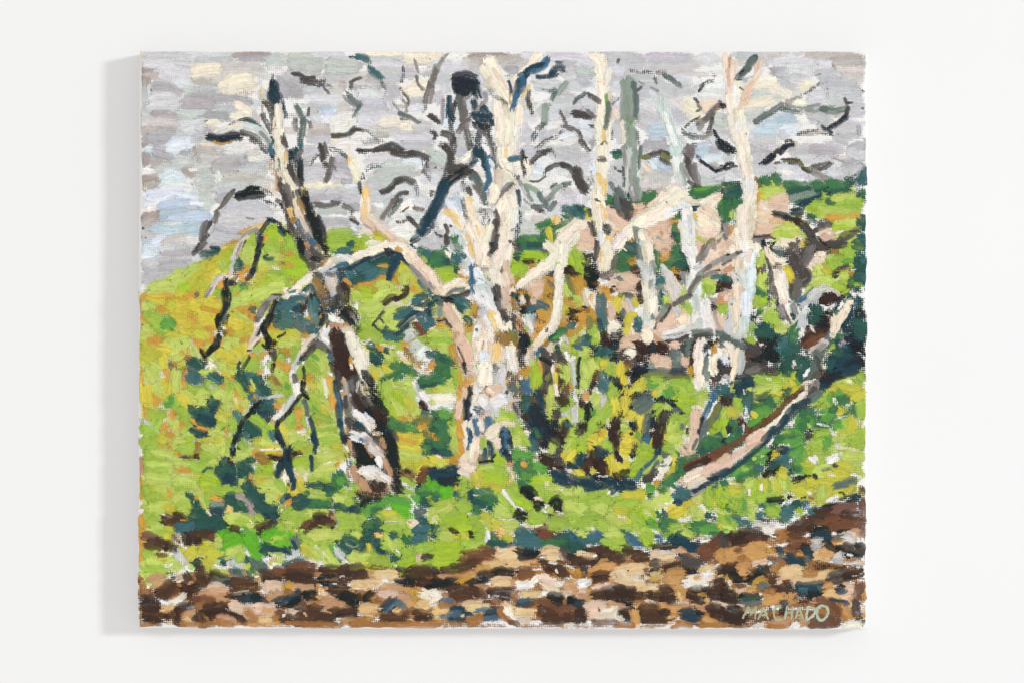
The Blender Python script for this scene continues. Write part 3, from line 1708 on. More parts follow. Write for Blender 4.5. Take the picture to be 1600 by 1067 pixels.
p 8 12 58 20 60 28 60
o 6 40 54 48 52
p- 6 64 50 70 56
l+ 9 4 68 8 66 10 70
n 7 6 76 14 72 18 70
l 7 10 64 18 66
v- 8 22 68 28 70 34 72
p+ 10 34 66 46 68 54 68
p+ 10 38 74 46 76 54 72
p 9 54 64 62 68 64 74
o 8 36 64 30 66
O- 9 52 78 60 82 66 84
O- 7 50 88 62 90 68 92
p 8 42 82 50 84 56 88
p+ 9 64 72 72 74 80 76
p 9 66 80 76 82 80 88
p+ 8 70 62 80 64 86 68
v+ 5 66 68 76 70 86 72
O 3 78 70 86 73
O 6 2 78 6 80 10 84
R 2 2 60 3 74
v 2 2 84 2 92
n+ 9 12 78 18 82 26 88
n+ 10 18 84 24 88 30 92
q+ 8 26 86 32 84 36 88
n 6 18 92 24 94 28 98
l 10 4 90 10 92 14 98
l 9 4 102 10 100
O- 8 8 102 16 102 24 100
O 6 18 98 24 104
o 9 32 98 42 98 52 96
l 8 28 104 40 104 50 106
p 8 44 92 56 96
O- 6 58 100 66 102 72 104
o 8 60 92 70 96 76 98
O- 6 74 96 78 100 76 106
v 6 72 88 78 88
q 7 76 54 82 50 86 46
n 6 78 50 86 54
O+ 6 83 46 88 42 90 46
p 7 74 60 82 58
O 4 78 58 84 58
l+ 10 112 6 122 12 128 6
l 10 108 16 120 18 116 10
n+ 9 134 4 142 6 146 10
l+ 9 138 12 146 16 152 18
O- 6 150 4 150 14 148 26
O- 7 154 14 158 18
l+ 9 124 26 130 22 138 22
p- 8 126 28 136 30
O- 7 104 32 112 30 114 36
O- 8 108 22 116 20
O+ 4 108 40 114 42
o 9 124 38 134 38 142 34
n+ 8 136 36 148 38 158 34
o 8 110 48 122 50 118 46
O 4 130 38 132 42
m 8 128 44 140 40
n 7 100 54 104 48 106 44
q+ 6 108 44 112 48 108 52
G 3 107 44 113 42
O 6 104 54 110 54
l+ 10 100 62 112 60 124 56
l+ 9 110 56 126 52 138 48
l+ 9 120 58 136 50 150 46
l+ 8 140 44 152 44 160 42
l 9 98 66 110 66 120 62
o 6 116 64 128 62
O 4 100 70 108 68 122 65
v+ 5 106 74 114 70 120 67
o 7 98 72 104 76
l 5 104 76 112 80 118 84
O 6 116 76 120 80
p+ 9 94 82 102 84 108 86
p+ 8 98 90 106 90 112 86
o 8 94 94 104 96 114 90
v 7 94 92 100 96
p 7 112 90 118 88
O- 6 106 98 112 100 114 96
l 9 92 104 102 104 108 104
v 4 106 104 110 100
o 8 136 92 144 90 150 88
o 9 140 98 150 94 158 92
p 8 142 104 152 104 158 100
O- 6 122 102 126 104
v 5 136 88 146 90
p- 4 132 104 134 98
s 8 118 70 122 69
O 4 116 76 118 78
s 6 67 10 76 11 84 8
G 6 66 12 72 12
s+ 6 78 8 84 6
s+ 4 131 15 136 17 141 16
s- 4 149 20 153 22
s 6 104 18 107 22 104 26
T 5 100 24 104 26
L 4 60 52 62 56
#tree
K 4 68 2 62 8 57 12
L 4 70 0 64 6
V+ 5 106 2 102 10 98 18
M 3 108 0 104 8 102 16
h 4 100 14 98 22 96 28
G- 5 84 34 90 36 92 40
V+ 5 86 36 80 42 74 52
M+ 3 76 46 72 54 70 56
h 3 84 34 76 46
K- 5 100 32 104 34
V 3 98 28 95 34 94 38
w 4 96 40 102 36
B+ 5 126 2 125 8 124 14
B+ 5 124 14 122 22 121 28
B+ 5 120 28 117 34 113 38
B 3 130 2 126 6
J+ 5 92 40 92 48 94 52
B+ 5 96 42 100 42
J+ 7 91 52 91 60 92 66
B+ 6 92 64 90 70 86 76
J 5 84 76 82 82
J+ 5 88 76 84 82 84 88
J 5 92 76 90 84
G 3 92 74 88 82
J- 6 86 92 90 94 88 96
J+ 6 84 98 82 103 80 106
f- 3 80 94 82 100
B 2 96 52 96 62
M+ 6 146 56 138 59 132 64
L+ 6 134 64 128 72 124 80
M 5 130 68 126 76
K 2 140 54 150 54
J+ 6 144 62 140 70 138 78
J+ 7 138 76 134 84 130 88
J 4 132 82 128 88
J+ 5 130 90 134 98 136 106
J 4 136 98 140 104
V 5 124 90 120 98 117 106
M 3 126 90 122 98
J 3 128 90 124 98
J 3 146 98 150 96 152 94
K 4 140 104 144 104
f+ 6 154 50 158 54
B 4 158 50 160 50
s+ 8 150 62 156 66
T+ 12 150 70 152 78 154 84
s 8 146 74 144 84
t+ 6 152 72 158 76
t 6 144 86 152 88
T 444 380
#field
n+ 10 46 0 58 2 70 2
n 12 2 4 10 4 14 8
m+ 10 4 18 14 22 22 24
m 10 4 30 14 32 24 28
O- 7 4 10 8 14
O 6 2 22 8 22
O- 6 4 39 14 38
n 10 2 44 8 42
m- 10 70 8 78 4 90 2
w- 8 72 10 80 8
s+ 6 66 2 72 0
T+ 7 57 10 64 9 70 8
T 5 60 6 68 8
v 6 94 38 108 36 118 32
v+ 9 76 46 90 42 110 34 118 42
v- 10 88 50 96 48 108 44
v- 8 128 48 140 48 150 50
v 6 96 22 104 24 110 26
T+ 9 78 26 88 28 98 30
T+ 10 84 34 92 32 96 26
s 8 72 42 76 38 84 36
s+ 7 94 18 104 18 112 17
T 6 66 34 72 36
t 6 100 28 106 30
o+ 9 122 24 126 32 122 40
l 10 126 44 128 34 134 38
p- 5 132 34 138 42
l+ 9 98 46 106 44 112 48
l 9 106 54 110 46
l+ 10 84 58 94 60 104 52
m+ 10 82 52 90 54
l+ 11 84 68 94 68 102 64
l 10 86 76 96 76 100 72
n 10 84 84 88 88 92 90
n 10 82 94 92 96 102 98
X- 7 104 70 116 64 130 64
X- 8 120 82 132 80 144 78
X- 6 152 88 158 88
X- 6 150 58 156 62
l+ 10 108 76 114 72 118 70
l+ 10 110 84 116 88 120 92
l+ 8 126 56 130 60
h 3 128 58 134 62
l 10 126 94 134 96 138 100
h+ 9 126 98 132 94 136 98
n- 9 138 100 148 102 158 100
m 9 152 96 158 100
A- 8 138 90 144 94 148 100
u 8 152 70 158 72
n- 7 104 104 118 104
O- 6 120 105 134 105
n 9 100 98 110 104 118 102
X 4 84 104 90 100
l+ 8 70 60 74 54 76 58
m 9 70 56 74 60
r 5 140 10 150 12 158 12
T+ 8 148 10 154 14 158 24
n 7 144 18 150 26
l 7 156 30 158 36
o- 8 140 44 148 48
o 8 4 94 10 92 14 98
p 8 2 100 10 102 16 102
v 6 20 96 24 92
n 6 12 106 16 104
u 5 6 60 12 64
#tree
T+ 10 2 66 8 64 14 68
T+ 8 8 58 16 56 22 58
T 9 4 74 10 76 16 72
s+ 7 22 48 28 44 30 50
N 6 12 70 18 66
t+ 9 2 82 8 84
Y- 4 24 52 26 58
D 5 18 72 24 62 28 54
B 6 30 56 34 64 38 70
T+ 9 30 62 32 74 36 84
T+ 10 14 82 24 86 32 92
T 9 28 90 36 94
G 6 12 80 16 88 22 92
N 4 34 54 38 62
J+ 7 18 2 20 12 25 18
K+ 6 28 6 34 12 40 16
J- 7 40 4 44 10 46 16
J= 6 48 8 54 12
R 4 23 1 26 4
w 3 35 2 38 6
L 6 24 10 26 16
I+ 8 28 22 30 26
O- 4 38 20 44 18
J 5 30 16 36 18
f+ 8 108 2 98 6 90 8
f+ 7 112 4 98 10 84 12 74 15
f+ 6 84 10 76 14 68 18
V+ 6 66 16 58 16 48 20
V+ 7 64 18 54 22 44 26
X 5 48 20 42 26
i 4 56 14 68 16
f 5 70 20 60 22 50 26
f+ 5 40 28 30 32 24 36
l 4 36 34 26 40 16 48
f+ 6 30 34 22 40 14 44
f+ 5 16 46 8 50 2 56
g 5 8 52 14 52
f 4 24 34 20 38
T 3 12 50 6 52
b+ 4 36 31 44 28 50 24
N+ 5 110 10 98 14 86 18
N+ 4 88 16 78 20 68 26 58 28
B+ 7 108 9 116 12 122 14
N+ 5 120 12 128 20 134 24
N+ 8 118 16 114 24 110 34
N+ 5 116 22 112 30 109 38
S+ 5 66 24 62 22 56 24
N 5 70 26 62 28 54 28
T 4 54 26 44 32
b 3 44 32 54 28
I 8 34 34 38 36
w 7 33 40 36 48 40 56
K- 7 36 52 42 60 46 66
O 4 44 40 46 48
b+ 8 46 34 50 44 53 54
V 7 50 36 54 48
G 4 44 32 54 34
N 7 58 32 60 36 60 42
O 4 64 38 68 42
K+ 7 58 46 60 56 64 62
K 6 56 56 52 64 58 66
D 6 62 44 66 52 66 60
N- 5 44 70 54 68 60 68
J- 8 54 60 60 66 64 68
D+ 9 66 70 72 74 74 78
J+ 8 62 74 66 80 70 82
J- 8 70 82 76 86 78 92
J- 6 72 90 76 96
J 5 38 74 40 80 38 86
O 3 38 76 38 78
K- 5 46 74 44 80
g+ 7 50 78 54 82 56 86
f 6 56 80 60 84
X- 5 56 72 54 76
R+ 6 52 86 58 88 62 92
O 5 64 86 66 88
V+ 7 62 92 66 90 68 94
X 4 38 92 40 96
g+ 7 44 90 42 98 44 104
D+ 10 54 94 54 100 54 106
D 8 60 98 62 106
f+ 8 68 96 72 102 76 106
V+ 6 30 98 26 102 20 106
K 6 32 102 36 106
h 3 36 98 40 102
f+ 7 122 4 128 10 134 16
f+ 6 116 2 124 3
v 4 118 6 122 8
X+ 7 132 12 140 22 146 28
P+ 9 142 26 150 34 156 42
X+ 6 146 26 152 32 158 44
P 5 154 44 158 52
V 5 128 14 134 22 140 28
M+ 5 134 28 144 38 152 48
T 4 140 40 148 50
M 4 132 24 142 34
D+ 6 106 62 112 57 116 58
D+ 5 116 58 120 57 126 54 128 47
D 4 124 50 128 49
J 3 92 86 98 78 104 71
K- 3 104 72 100 76
K 2 94 86 98 90 104 92
K 2 100 78 104 84
s+ 8 138 60 142 56 148 56
N 5 138 64 146 64 152 60
T 6 136 62 142 58
N 5 156 58 160 58
s+ 8 122 72 128 70 132 71
T+ 7 118 76 124 76 132 70
N+ 6 136 74 144 74 150 71
N+ 7 122 86 128 80 134 76
N 6 150 72 152 78
T+ 9 146 80 152 84 150 80
T 6 148 86 148 90
s+ 8 106 94 114 96 122 96
N 4 112 100 120 93 130 86
T 6 108 98 118 100
s 4 106 88 108 92
k 2 70 54 70 60 74 63
T 672 380
#field
b 8 4 6 10 4
b- 6 22 4 26 2
r+ 8 4 14 12 12 14 20
r+ 9 2 22 8 20 18 22
s- 8 14 18 24 22 30 18
T 8 26 14 30 22
Q 4 26 2 32 6
r 5 18 26 28 28
b= 7 30 10 36 14
h- 7 34 18 36 24
f 3 16 10 20 14
n+ 8 8 32 16 30 26 32
m+ 9 12 38 18 36 24 38
l 6 16 42 24 42
v- 6 28 30 34 30
s 4 26 28 28 31
v- 7 30 36 36 34
X- 6 30 30 38 34
r 6 90 4 104 4 114 4
T+ 6 92 8 106 8 120 6
G 5 112 6 124 4
s 6 102 2 118 2
B- 5 84 4 90 6
u- 6 114 12 126 10
m+ 8 84 17 92 15 98 14
n+ 8 82 18 86 19
m+ 8 98 13 108 13 118 17
l 5 108 22 118 19
s+ 7 90 14 93 14
D- 6 98 19 106 19 110 21
J 3 112 20 115 19
n+ 9 86 32 94 28 98 31
m+ 7 84 27 92 26 98 28
n+ 7 94 33 102 34
v- 6 90 38 100 38 104 36
v- 9 104 26 114 24
v- 8 114 40 122 36 128 40
w- 7 110 38 120 34
P+ 10 106 46 112 45 118 45
P+ 10 108 54 111 52 116 50
P 6 106 60 110 62
v+ 10 124 46 122 54 120 62
v 8 124 68 122 60
v 9 114 72 120 74 124 70
v- 8 96 52 98 48
O- 6 128 36 128 44
O- 10 116 80 122 78
O- 10 112 92 118 88
v 9 138 56 140 64
v- 8 140 40 148 42
u 10 140 38 146 48 150 58
l 5 138 42 146 56
v- 8 144 64 152 66
v 8 150 76 154 80
o- 9 138 68 142 76
v- 9 136 84 144 86
Q 5 136 36 140 40
n+ 8 146 4 148 14 149 24
m+ 9 148 10 152 20 158 26
n 6 150 6 152 14
K 4 156 14 159 16
D+ 6 142 26 147 29 152 34
D 4 150 30 155 33
K- 5 124 32 127 34
L- 5 126 42 129 47
K- 5 122 54 127 57
D- 6 146 74 154 72 158 71
D 6 146 78 151 79
T- 5 146 87 151 88
G- 4 140 90 148 87
V 5 134 60 138 62
V- 5 156 88 158 94
r+ 6 126 98 134 94 142 92
q 4 128 98 136 95
s 3 124 100 132 93
f 6 140 98 142 106
l 8 148 98 150 104
h 3 140 96 144 102
v 5 144 94 148 98
n 6 154 106 156 100
G 6 154 104 158 102
Q- 9 4 72 10 70 14 74
l- 8 2 68 8 66
l- 8 34 76 36 84
Y- 7 28 82 32 84
v- 8 6 88 16 90
O- 7 2 96 6 98 18 90
l+ 10 4 96 14 98 20 96
n+ 10 2 104 10 104 20 104
o 5 22 92 24 100
v- 8 40 84 44 92
w 8 48 68 50 78
v 8 44 66 46 74
l- 6 36 70 42 68
l- 7 40 98 42 104
#tree
T 5 0 50 2 56
N 6 0 64 4 62
T 6 0 80 3 84
f+ 8 14 50 24 44 32 40
Y+ 5 34 40 40 42
X+ 7 2 32 6 42 10 50
X+ 8 8 54 18 52 28 47 36 43
P+ 6 4 48 8 54
M 3 0 42 4 48
G+ 4 18 54 26 49 36 48
D+ 6 24 57 32 55 40 52
J+ 6 6 58 14 58 24 58
G+ 4 8 62 16 64 24 60
J 5 18 60 28 60
T 4 4 58 10 56
T+ 10 30 62 34 64 36 66
s 7 28 66 34 70
s 7 37 79 41 82 40 84
J- 4 8 81 16 80
P+ 9 18 67 23 74 28 82
P+ 8 20 76 24 84 30 90
P+ 8 30 88 31 98 34 106
R 5 28 94 28 104
K 3 16 80 22 88
X 4 24 66 30 76 34 84
Y+ 5 42 2 44 10 46 14
f+ 9 50 2 52 10 53 18
f+ 7 56 4 58 12 56 22
X 4 48 12 50 22
B+ 5 64 2 65 8 62 13
K 4 69 2 66 10
V 4 70 10 64 16
f+ 10 78 4 74 14 70 20
f+ 9 82 8 78 20 76 28
f 8 72 20 68 28
X- 6 60 18 62 24
f+ 11 68 30 70 38 70 44
f+ 9 74 32 74 42
K 3 74 31 76 25 77 25
P+ 6 80 22 80 32 84 38
X+ 7 78 34 80 42 80 46
P 4 84 34 86 42
f+ 8 122 2 130 10 136 16
f+ 9 138 4 138 14 138 22
f+ 8 130 14 124 20 114 26
f+ 7 120 24 110 30 102 36
f+ 6 104 36 96 42 92 46
n 4 133 22 135 24
f+ 7 134 26 134 36 134 44
f+ 6 134 44 133 54 131 64
f+ 6 132 62 130 74 128 82
f+ 6 130 82 124 88 118 96
f+ 6 120 92 114 100 110 106
S+ 5 43 26 44 34 43 42
S- 4 46 22 48 26
S- 5 46 34 46 44
g+ 7 50 28 52 36
i 7 48 32 54 42
L- 4 54 28 59 28
L- 4 50 38 56 42
K- 4 60 36 62 40
i+ 9 52 44 56 52 60 60
g+ 9 48 52 52 58 56 64
b+ 7 62 46 63 56 66 66
g+ 8 58 56 62 66 68 74
h 6 52 46 60 46
L= 4 52 64 57 66
S- 5 43 48 45 54
J= 5 40 58 45 62
K+ 5 66 48 70 56 70 62
J+ 4 68 58 72 68 75 78
K+ 7 70 48 72 56
L+ 6 72 62 74 70 74 78
D 6 76 74 78 78
I 4 72 72 75 76 77 70
P+ 9 80 50 80 58 81 66
X 6 84 52 86 48
V 5 82 66 83 72
J+ 5 86 54 89 55
s 4 88 56 92 54
J 4 91 58 93 64 94 68
K= 7 92 50 98 52 98 58
w- 7 86 62 90 66 92 72
J+ 5 100 57 102 62 104 66
J+ 7 98 70 103 71 107 72
T+ 6 104 70 108 68 112 67
T+ 6 114 63 118 65 121 67
J 5 108 75 110 77
f 4 96 56 98 62
K- 6 84 78 90 82 96 84
X- 6 86 72 94 76
K+ 5 86 80 86 88 88 92
J- 5 94 84 96 92
h 5 102 76 103 86
b 5 108 76 108 88
g 4 104 82 106 92
K= 8 112 80 120 84
K- 5 110 90 112 93
K 3 121 92 122 89
b- 6 106 92 104 98
g 8 54 72 58 80 62 86
b 5 56 70 54 76
Y+ 7 64 74 68 82 70 88
f 6 70 76 74 86 80 92
V+ 9 52 84 56 92 60 98
g+ 7 50 88 48 98 48 106
X 7 56 94 54 106
f 7 62 90 62 104
f+ 5 82 84 83 90 80 96
O 4 68 94 70 92
K 3 48 90 50 92
w+ 8 74 96 72 102 72 106
u+ 10 84 96 86 100 88 106
w 6 80 96 84 102
K 5 94 94 98 100
J+ 8 98 98 100 104
J- 6 104 102 102 106
L 5 68 106 72 98
T 900 380
#field
n+ 8 3 12 4 22 6 30
m+ 8 8 20 6 28
n 5 0 8 2 16
P+ 8 4 2 8 4 14 4
g 6 10 10 16 8
K- 7 8 14 14 15
K 6 8 20 14 22
D- 5 0 31 4 34
v+ 9 2 38 6 44 4 52
O 6 4 52 8 56
o- 8 2 62 6 64
l 6 0 56 4 60
V 4 8 50 10 60 14 66
f 5 10 48 14 58 18 68
O- 5 14 56 17 60
D- 5 2 72 8 71 16 69
O+ 8 4 76 8 78 10 82
O 6 8 84 10 88
D 4 0 79 3 80
v 8 4 90 6 98
v- 7 16 72 18 84
u+ 6 14 80 15 90
l 4 4 96 10 88
V 4 8 92 10 98
h 3 4 104 8 92
J- 5 12 28 20 24 22 20
J+ 5 10 36 16 40 22 44
J- 8 14 40 20 44 26 42
J- 6 14 30 22 34 24 38
J 4 10 26 12 32
v- 8 26 46 34 46
v- 8 32 26 36 22 42 18
r+ 11 48 10 54 14 60 16
r+ 10 44 22 50 26 56 24
s 9 52 4 58 8 64 10
G 4 42 4 52 3 60 8
r 6 46 30 52 28
f 2 46 4 54 9
v- 8 56 20 62 20
L+ 6 36 12 38 18 37 26
L 4 40 6 37 12
D+ 8 58 32 62 30 68 28
D+ 6 60 36 62 34
L+ 5 27 33 33 34 37 32
M 4 27 36 34 38
K 2 29 39 36 38
g 6 26 42 34 40
P+ 10 44 38 54 38 64 40
P+ 10 46 46 56 46 64 46
P 6 54 34 62 44
T 4 44 36 48 39
X 4 52 52 62 52
D 5 36 50 40 53
D+ 6 66 44 70 42
D 5 65 48 70 50
D+ 6 64 58 70 57
D 4 70 52 70 56
O- 7 30 52 34 56
f 5 38 54 44 52
p+ 7 46 58 43 66 44 72
u 3 44 56 48 54
p+ 6 55 72 54 82 52 96
p 6 52 88 51 96
p+ 5 60 56 62 64 64 66
p 5 58 76 64 74
N 3 50 53 58 53
L 5 52 56 58 56
h 4 52 58 56 62 59 72
P 5 50 62 52 68 56 72
G 4 50 70 48 78
P+ 7 36 68 38 74 40 80
J- 6 42 76 48 78
J 5 44 84 48 88
f+ 8 34 90 40 88 44 90
f 6 36 84 40 82
g 5 66 70 66 76
r+ 8 82 6 84 14 84 22
r 5 82 24 86 28
r+ 10 104 4 104 12 106 20
r+ 9 94 22 102 22 110 20
s 5 110 10 116 13 116 20
s 7 104 26 110 22 116 28
O- 7 88 10 94 10 98 14
O- 6 88 16 96 18
v- 7 100 28 106 30
P+ 9 84 2 90 4 98 4
R 3 90 6 96 8
J- 5 114 26 118 30
D+ 5 104 36 108 38
M 5 110 40 114 42
M 5 112 36 116 33
D- 4 84 32 88 34
T+ 7 86 41 90 40 94 38
Q 5 86 46 92 46
T+ 7 90 52 88 60 87 70
s 5 92 50 91 56
X- 6 84 50 84 56
l 7 92 58 98 60 94 64
X- 5 86 66 92 68
h 5 90 50 96 54
G- 6 106 64 114 62
l- 6 106 66 112 72 118 68
n- 6 114 68 118 66
l- 6 110 50 118 54
P+ 10 88 84 96 80 104 76
P+ 10 94 78 100 74 108 72
P 8 84 88 96 86 106 84
X+ 8 108 80 116 80
P 6 78 94 82 102
P 8 84 98 88 104
P+ 8 50 104 58 100 66 98
R 4 80 96 90 104
X 6 58 90 60 96
T+ 6 62 86 66 88 68 92
T 5 64 80 66 84
J- 6 46 92 42 98 40 102
L 3 38 94 42 98
D+ 8 28 94 30 100 32 106
D- 6 36 102 40 106
n+ 8 20 90 20 98 20 104
l 5 22 94 22 102
s+ 8 12 98 10 104
T 6 6 104 14 104
P+ 6 124 4 130 6
X 10 140 10 150 6 156 8
f 9 154 4 158 10
P+ 9 142 36 150 28 158 26
X 9 134 24 140 18
k 3 142 40 150 34
h 4 138 44 146 40
T 5 142 36 148 35 158 37
n+ 8 136 44 140 46 138 52
l 6 136 40 144 42
n 4 130 57 134 58
D+ 5 148 46 154 44 158 44
D 4 148 50 156 49
R+ 8 150 58 158 56
y 4 146 62 158 62
k 3 140 58 146 62 144 66
P+ 9 146 76 148 84 152 88
k 3 144 68 146 80 150 90
f 4 152 74 153 84
n+ 6 150 70 156 68 158 72
D 4 142 66 146 68
j 5 157 82 158 92
K+ 5 96 102 106 100 116 96
K 5 104 102 112 98
G 6 116 106 120 102
P 5 100 106 106 105
J- 6 62 106 74 104 84 106
#tree
f+ 10 32 4 32 14 30 24
f 9 28 16 28 28
Y 3 26 10 25 20
K+ 4 22 0 21 10 20 18
L 3 24 4 22 14
h+ 8 68 2 70 12 74 20
f+ 9 74 4 76 12 76 18
V+ 5 70 6 72 16
G+ 5 64 4 66 14 66 20
h+ 5 66 20 70 26 73 26
Q+ 4 80 20 82 28 78 34
h+ 10 74 30 75 38 76 46
g+ 8 78 36 77 50 78 60
f+ 8 73 46 76 58 76 70
V+ 5 74 60 75 72
f+ 8 80 60 80 70 80 76
Q 4 78 40 77 46
h 8 72 76 74 84 74 90
G 4 80 76 82 84
f+ 6 72 92 76 86 82 84
f+ 9 72 94 76 98 72 100
V 4 84 72 84 78
d+ 6 91 26 96 34 100 40
d+ 8 96 32 100 44 106 52
d+ 7 98 46 102 56 104 62
V 5 94 44 99 54
X 3 102 36 110 48
d 5 104 66 108 72
d 4 102 68 106 76
T+ 8 26 56 27 66 28 76
T+ 8 26 72 28 82 30 86
G 5 30 60 30 74 32 84
N 5 24 82 26 90
L 4 22 62 22 72
g+ 9 116 6 120 14 122 22
i+ 7 128 20 126 28 122 36
g+ 7 122 18 124 26 120 40
b 4 124 26 130 24
g 7 118 36 118 48
L+ 7 134 6 132 12 128 18
M 4 138 4 134 14
k 4 142 0 144 6
i 7 124 50 126 60 128 70
g+ 8 132 64 134 76 136 88
g+ 7 136 66 138 78 142 90
h 5 124 56 126 66 127 78
g+ 8 124 76 126 84
h 7 128 82 128 88
M+ 5 158 14 150 18 140 24
L+ 4 140 24 132 30 126 36
Q+ 6 130 34 124 42 120 50
L+ 4 128 36 122 44 118 52
K+ 4 120 54 112 58 104 62
L 5 116 56 108 60 102 64
X 4 158 20 150 24
K 3 150 28 140 32 132 36
M 4 144 30 134 34
L+ 6 96 66 92 74 86 80
K 3 98 68 93 76 88 82
Q 4 92 70 88 76
K 2 82 90 84 82
d+ 6 124 88 112 90 98 94
g+ 4 112 88 100 92 90 94
b 3 90 98 104 98 116 92
G+ 7 124 94 132 94 140 94
K+ 6 126 98 134 97 140 98
G+ 6 148 94 154 96 158 98
K 4 152 98 158 102
T 1128 380
#field
P+ 8 2 4 6 10
X 7 4 22 8 16
R 5 4 28 10 28
P 5 6 34 12 32
s 6 2 36 8 40
D+ 5 2 44 10 45
P+ 7 4 54 8 52 4 60
k 3 2 48 8 52
n 5 2 70 5 70
P 6 2 78 3 88
l+ 6 42 10 40 18 38 26
n 5 38 12 37 22
l+ 8 42 34 42 42 44 48
l 5 40 44 44 50
r+ 6 34 48 40 52 46 54
A- 5 34 32 40 28 44 26
L- 4 42 24 46 28
n+ 7 36 58 40 62 44 64
m 5 42 60 46 60
n- 7 48 72 52 80 56 84
n+ 6 48 76 54 82 58 86
l- 7 50 68 50 74
K= 8 32 70 38 72 42 70
J= 9 30 76 38 80 44 78
J= 8 40 84 46 86
n- 7 30 86 30 94 28 98
s- 8 40 92 48 94 50 90
J= 10 44 100 54 98 60 94
J= 9 52 88 60 90
l- 6 56 86 66 88 72 86
K= 9 58 100 66 98
D- 6 36 104 46 104
J= 8 60 106 70 104
J- 8 50 8 60 8 68 8
G 6 54 12 64 10
f- 6 60 2 68 2
p+ 8 66 28 70 32 72 38
p 7 70 40 74 38
X- 5 60 16 70 17
J- 5 60 20 70 19
K+ 6 72 2 76 6 68 10
M 3 78 0 74 8
K 2 72 22 78 32
K+ 8 88 4 96 4 108 4
J+ 7 100 2 114 4 122 2
J 7 108 10 118 10 126 12
w 4 114 8 122 10
X+ 7 100 14 106 12 108 11
X+ 7 98 20 102 18
f= 6 100 20 106 19
n+ 8 124 6 132 8 140 2
n+ 8 130 10 136 16
s+ 8 138 2 146 4
n+ 9 112 18 120 18 130 18
n+ 8 110 22 120 24
q 4 126 20 136 17
n 5 134 22 136 26
X 5 90 28 92 26
X 3 94 24 94 30
l+ 8 98 26 102 30 100 32
o+ 7 106 26 110 30 110 34
n 5 114 24 118 28
K+ 5 116 34 122 28 132 24
J 4 116 36 124 30
o- 8 122 32 132 30
l 8 124 36 132 36
f- 5 118 40 122 37
w 4 134 34 136 30
s+ 9 142 20 146 22 146 28
s- 7 140 26 148 20
T 6 146 18 150 20
s+ 9 140 38 146 38 148 42
T 6 148 34 149 40
l+ 8 98 40 106 38 114 42
l+ 9 96 46 104 44
m+ 8 118 46 126 48 130 46
n 7 124 42 130 44
l 6 88 50 94 46
K+ 5 132 46 138 42
r 5 134 40 140 46
n 4 140 44 144 46
N- 8 138 50 146 48
N= 7 138 56 146 58
N- 8 140 62 148 60
B= 8 140 70 150 68
N+ 7 132 70 128 78 126 84
N- 8 136 66 134 76 130 84
B- 7 140 76 150 72
s+ 9 138 86 146 88 148 94
s+ 8 140 92 148 98
N 7 130 90 136 92
N- 6 126 86 132 88
T- 6 140 100 148 104
J= 8 130 100 140 102
c- 5 124 98 128 104
r+ 7 114 104 120 100 124 96
r 6 110 106 118 106
q 3 112 104 118 104
s+ 9 96 70 100 74 94 80
s 8 92 80 100 82
N- 7 92 66 100 62
B= 8 104 68 112 70
J- 8 104 76 110 80
B= 8 100 60 112 62 120 64
D+ 6 106 60 116 56 124 54
b= 6 110 66 120 64
D- 9 96 90 104 86 110 82
D+ 8 84 98 94 94 106 90
D 8 84 102 88 100
J 6 100 86 108 84
D 4 90 86 88 92
f 4 92 88 96 92
b- 6 84 88 84 76
g- 6 88 68 92 72
A+ 8 92 104 100 100 106 98
k 5 94 106 104 104
S 4 108 104 110 98
M 4 106 106 110 100
r+ 7 76 92 74 100 72 106
r 5 78 90 78 98
g 6 82 92 84 98
#tree
f+ 8 10 8 16 14 18 24
f+ 10 24 4 24 12 24 22
f 8 34 4 36 12
X+ 7 18 20 18 30
g 5 20 0 24 8
i+ 8 30 12 30 24 28 36
V 5 20 14 20 28
X 4 30 8 28 20
h+ 10 18 36 22 42 26 42
i+ 9 30 32 30 44 28 56
h 8 16 40 18 46
X+ 8 16 46 16 56 14 66
P+ 5 20 50 21 62 20 76
h+ 7 10 62 10 74 8 86
X+ 9 14 66 16 76 18 86
i+ 8 24 54 24 66 24 80
h+ 8 8 82 8 90 14 94
h+ 8 22 80 22 90 20 96
f 6 14 88 14 94
K 4 15 11 21 10
B 3 6 13 10 13
M+ 5 2 18 8 16 14 13
L 3 2 22 10 18
g 4 20 14 26 12
B+ 5 42 0 44 4
f+ 5 46 6 50 12 58 16
f+ 7 52 14 56 20 64 20
X 4 46 10 54 20
A- 5 54 26 60 25
A 3 56 22 60 22
k 2 60 28 60 24
X+ 6 56 32 60 44 62 54
g+ 6 62 32 66 44
f+ 7 58 40 62 54 65 62
X 5 62 60 66 64
K+ 3 47 17 50 26 52 32
L+ 5 50 34 52 44 52 52
K- 6 50 52 54 58
K- 6 50 38 46 44
L 4 54 46 58 58
K- 4 48 58 52 60
K+ 9 88 8 84 16 80 22
L+ 9 92 6 88 18 82 26
K+ 10 76 18 80 28 82 34
K+ 9 86 32 90 36 82 42
L+ 9 78 42 76 50 78 56
L 6 80 50 78 58
K 5 72 44 72 52
G 3 72 56 74 60
L+ 4 62 66 66 74 72 82
M+ 5 60 68 64 76
g+ 4 68 64 70 72
X 2 68 70 74 84
d 3 74 60 72 68
M+ 4 74 66 78 74
T- 5 76 62 80 66
S+ 5 82 60 90 54 96 48
d+ 7 92 56 100 50 108 46
b 4 84 64 94 60 102 54
d 4 110 48 118 50 122 54
b+ 4 84 76 82 82 80 86
i 3 88 66 84 74
X 4 132 62 136 62
f+ 6 130 66 128 74 122 80
X+ 7 126 72 122 80 118 88
X+ 7 116 80 118 86 116 92
K= 4 124 60 132 60
T 216 530
#field
o 10 6 6 14 10 24 14
p 9 26 8 34 10 38 14
O- 8 10 4 18 2 24 3
l 9 34 4 44 4 54 2
p+ 8 24 18 26 24 24 30
o 9 6 16 14 20 18 24
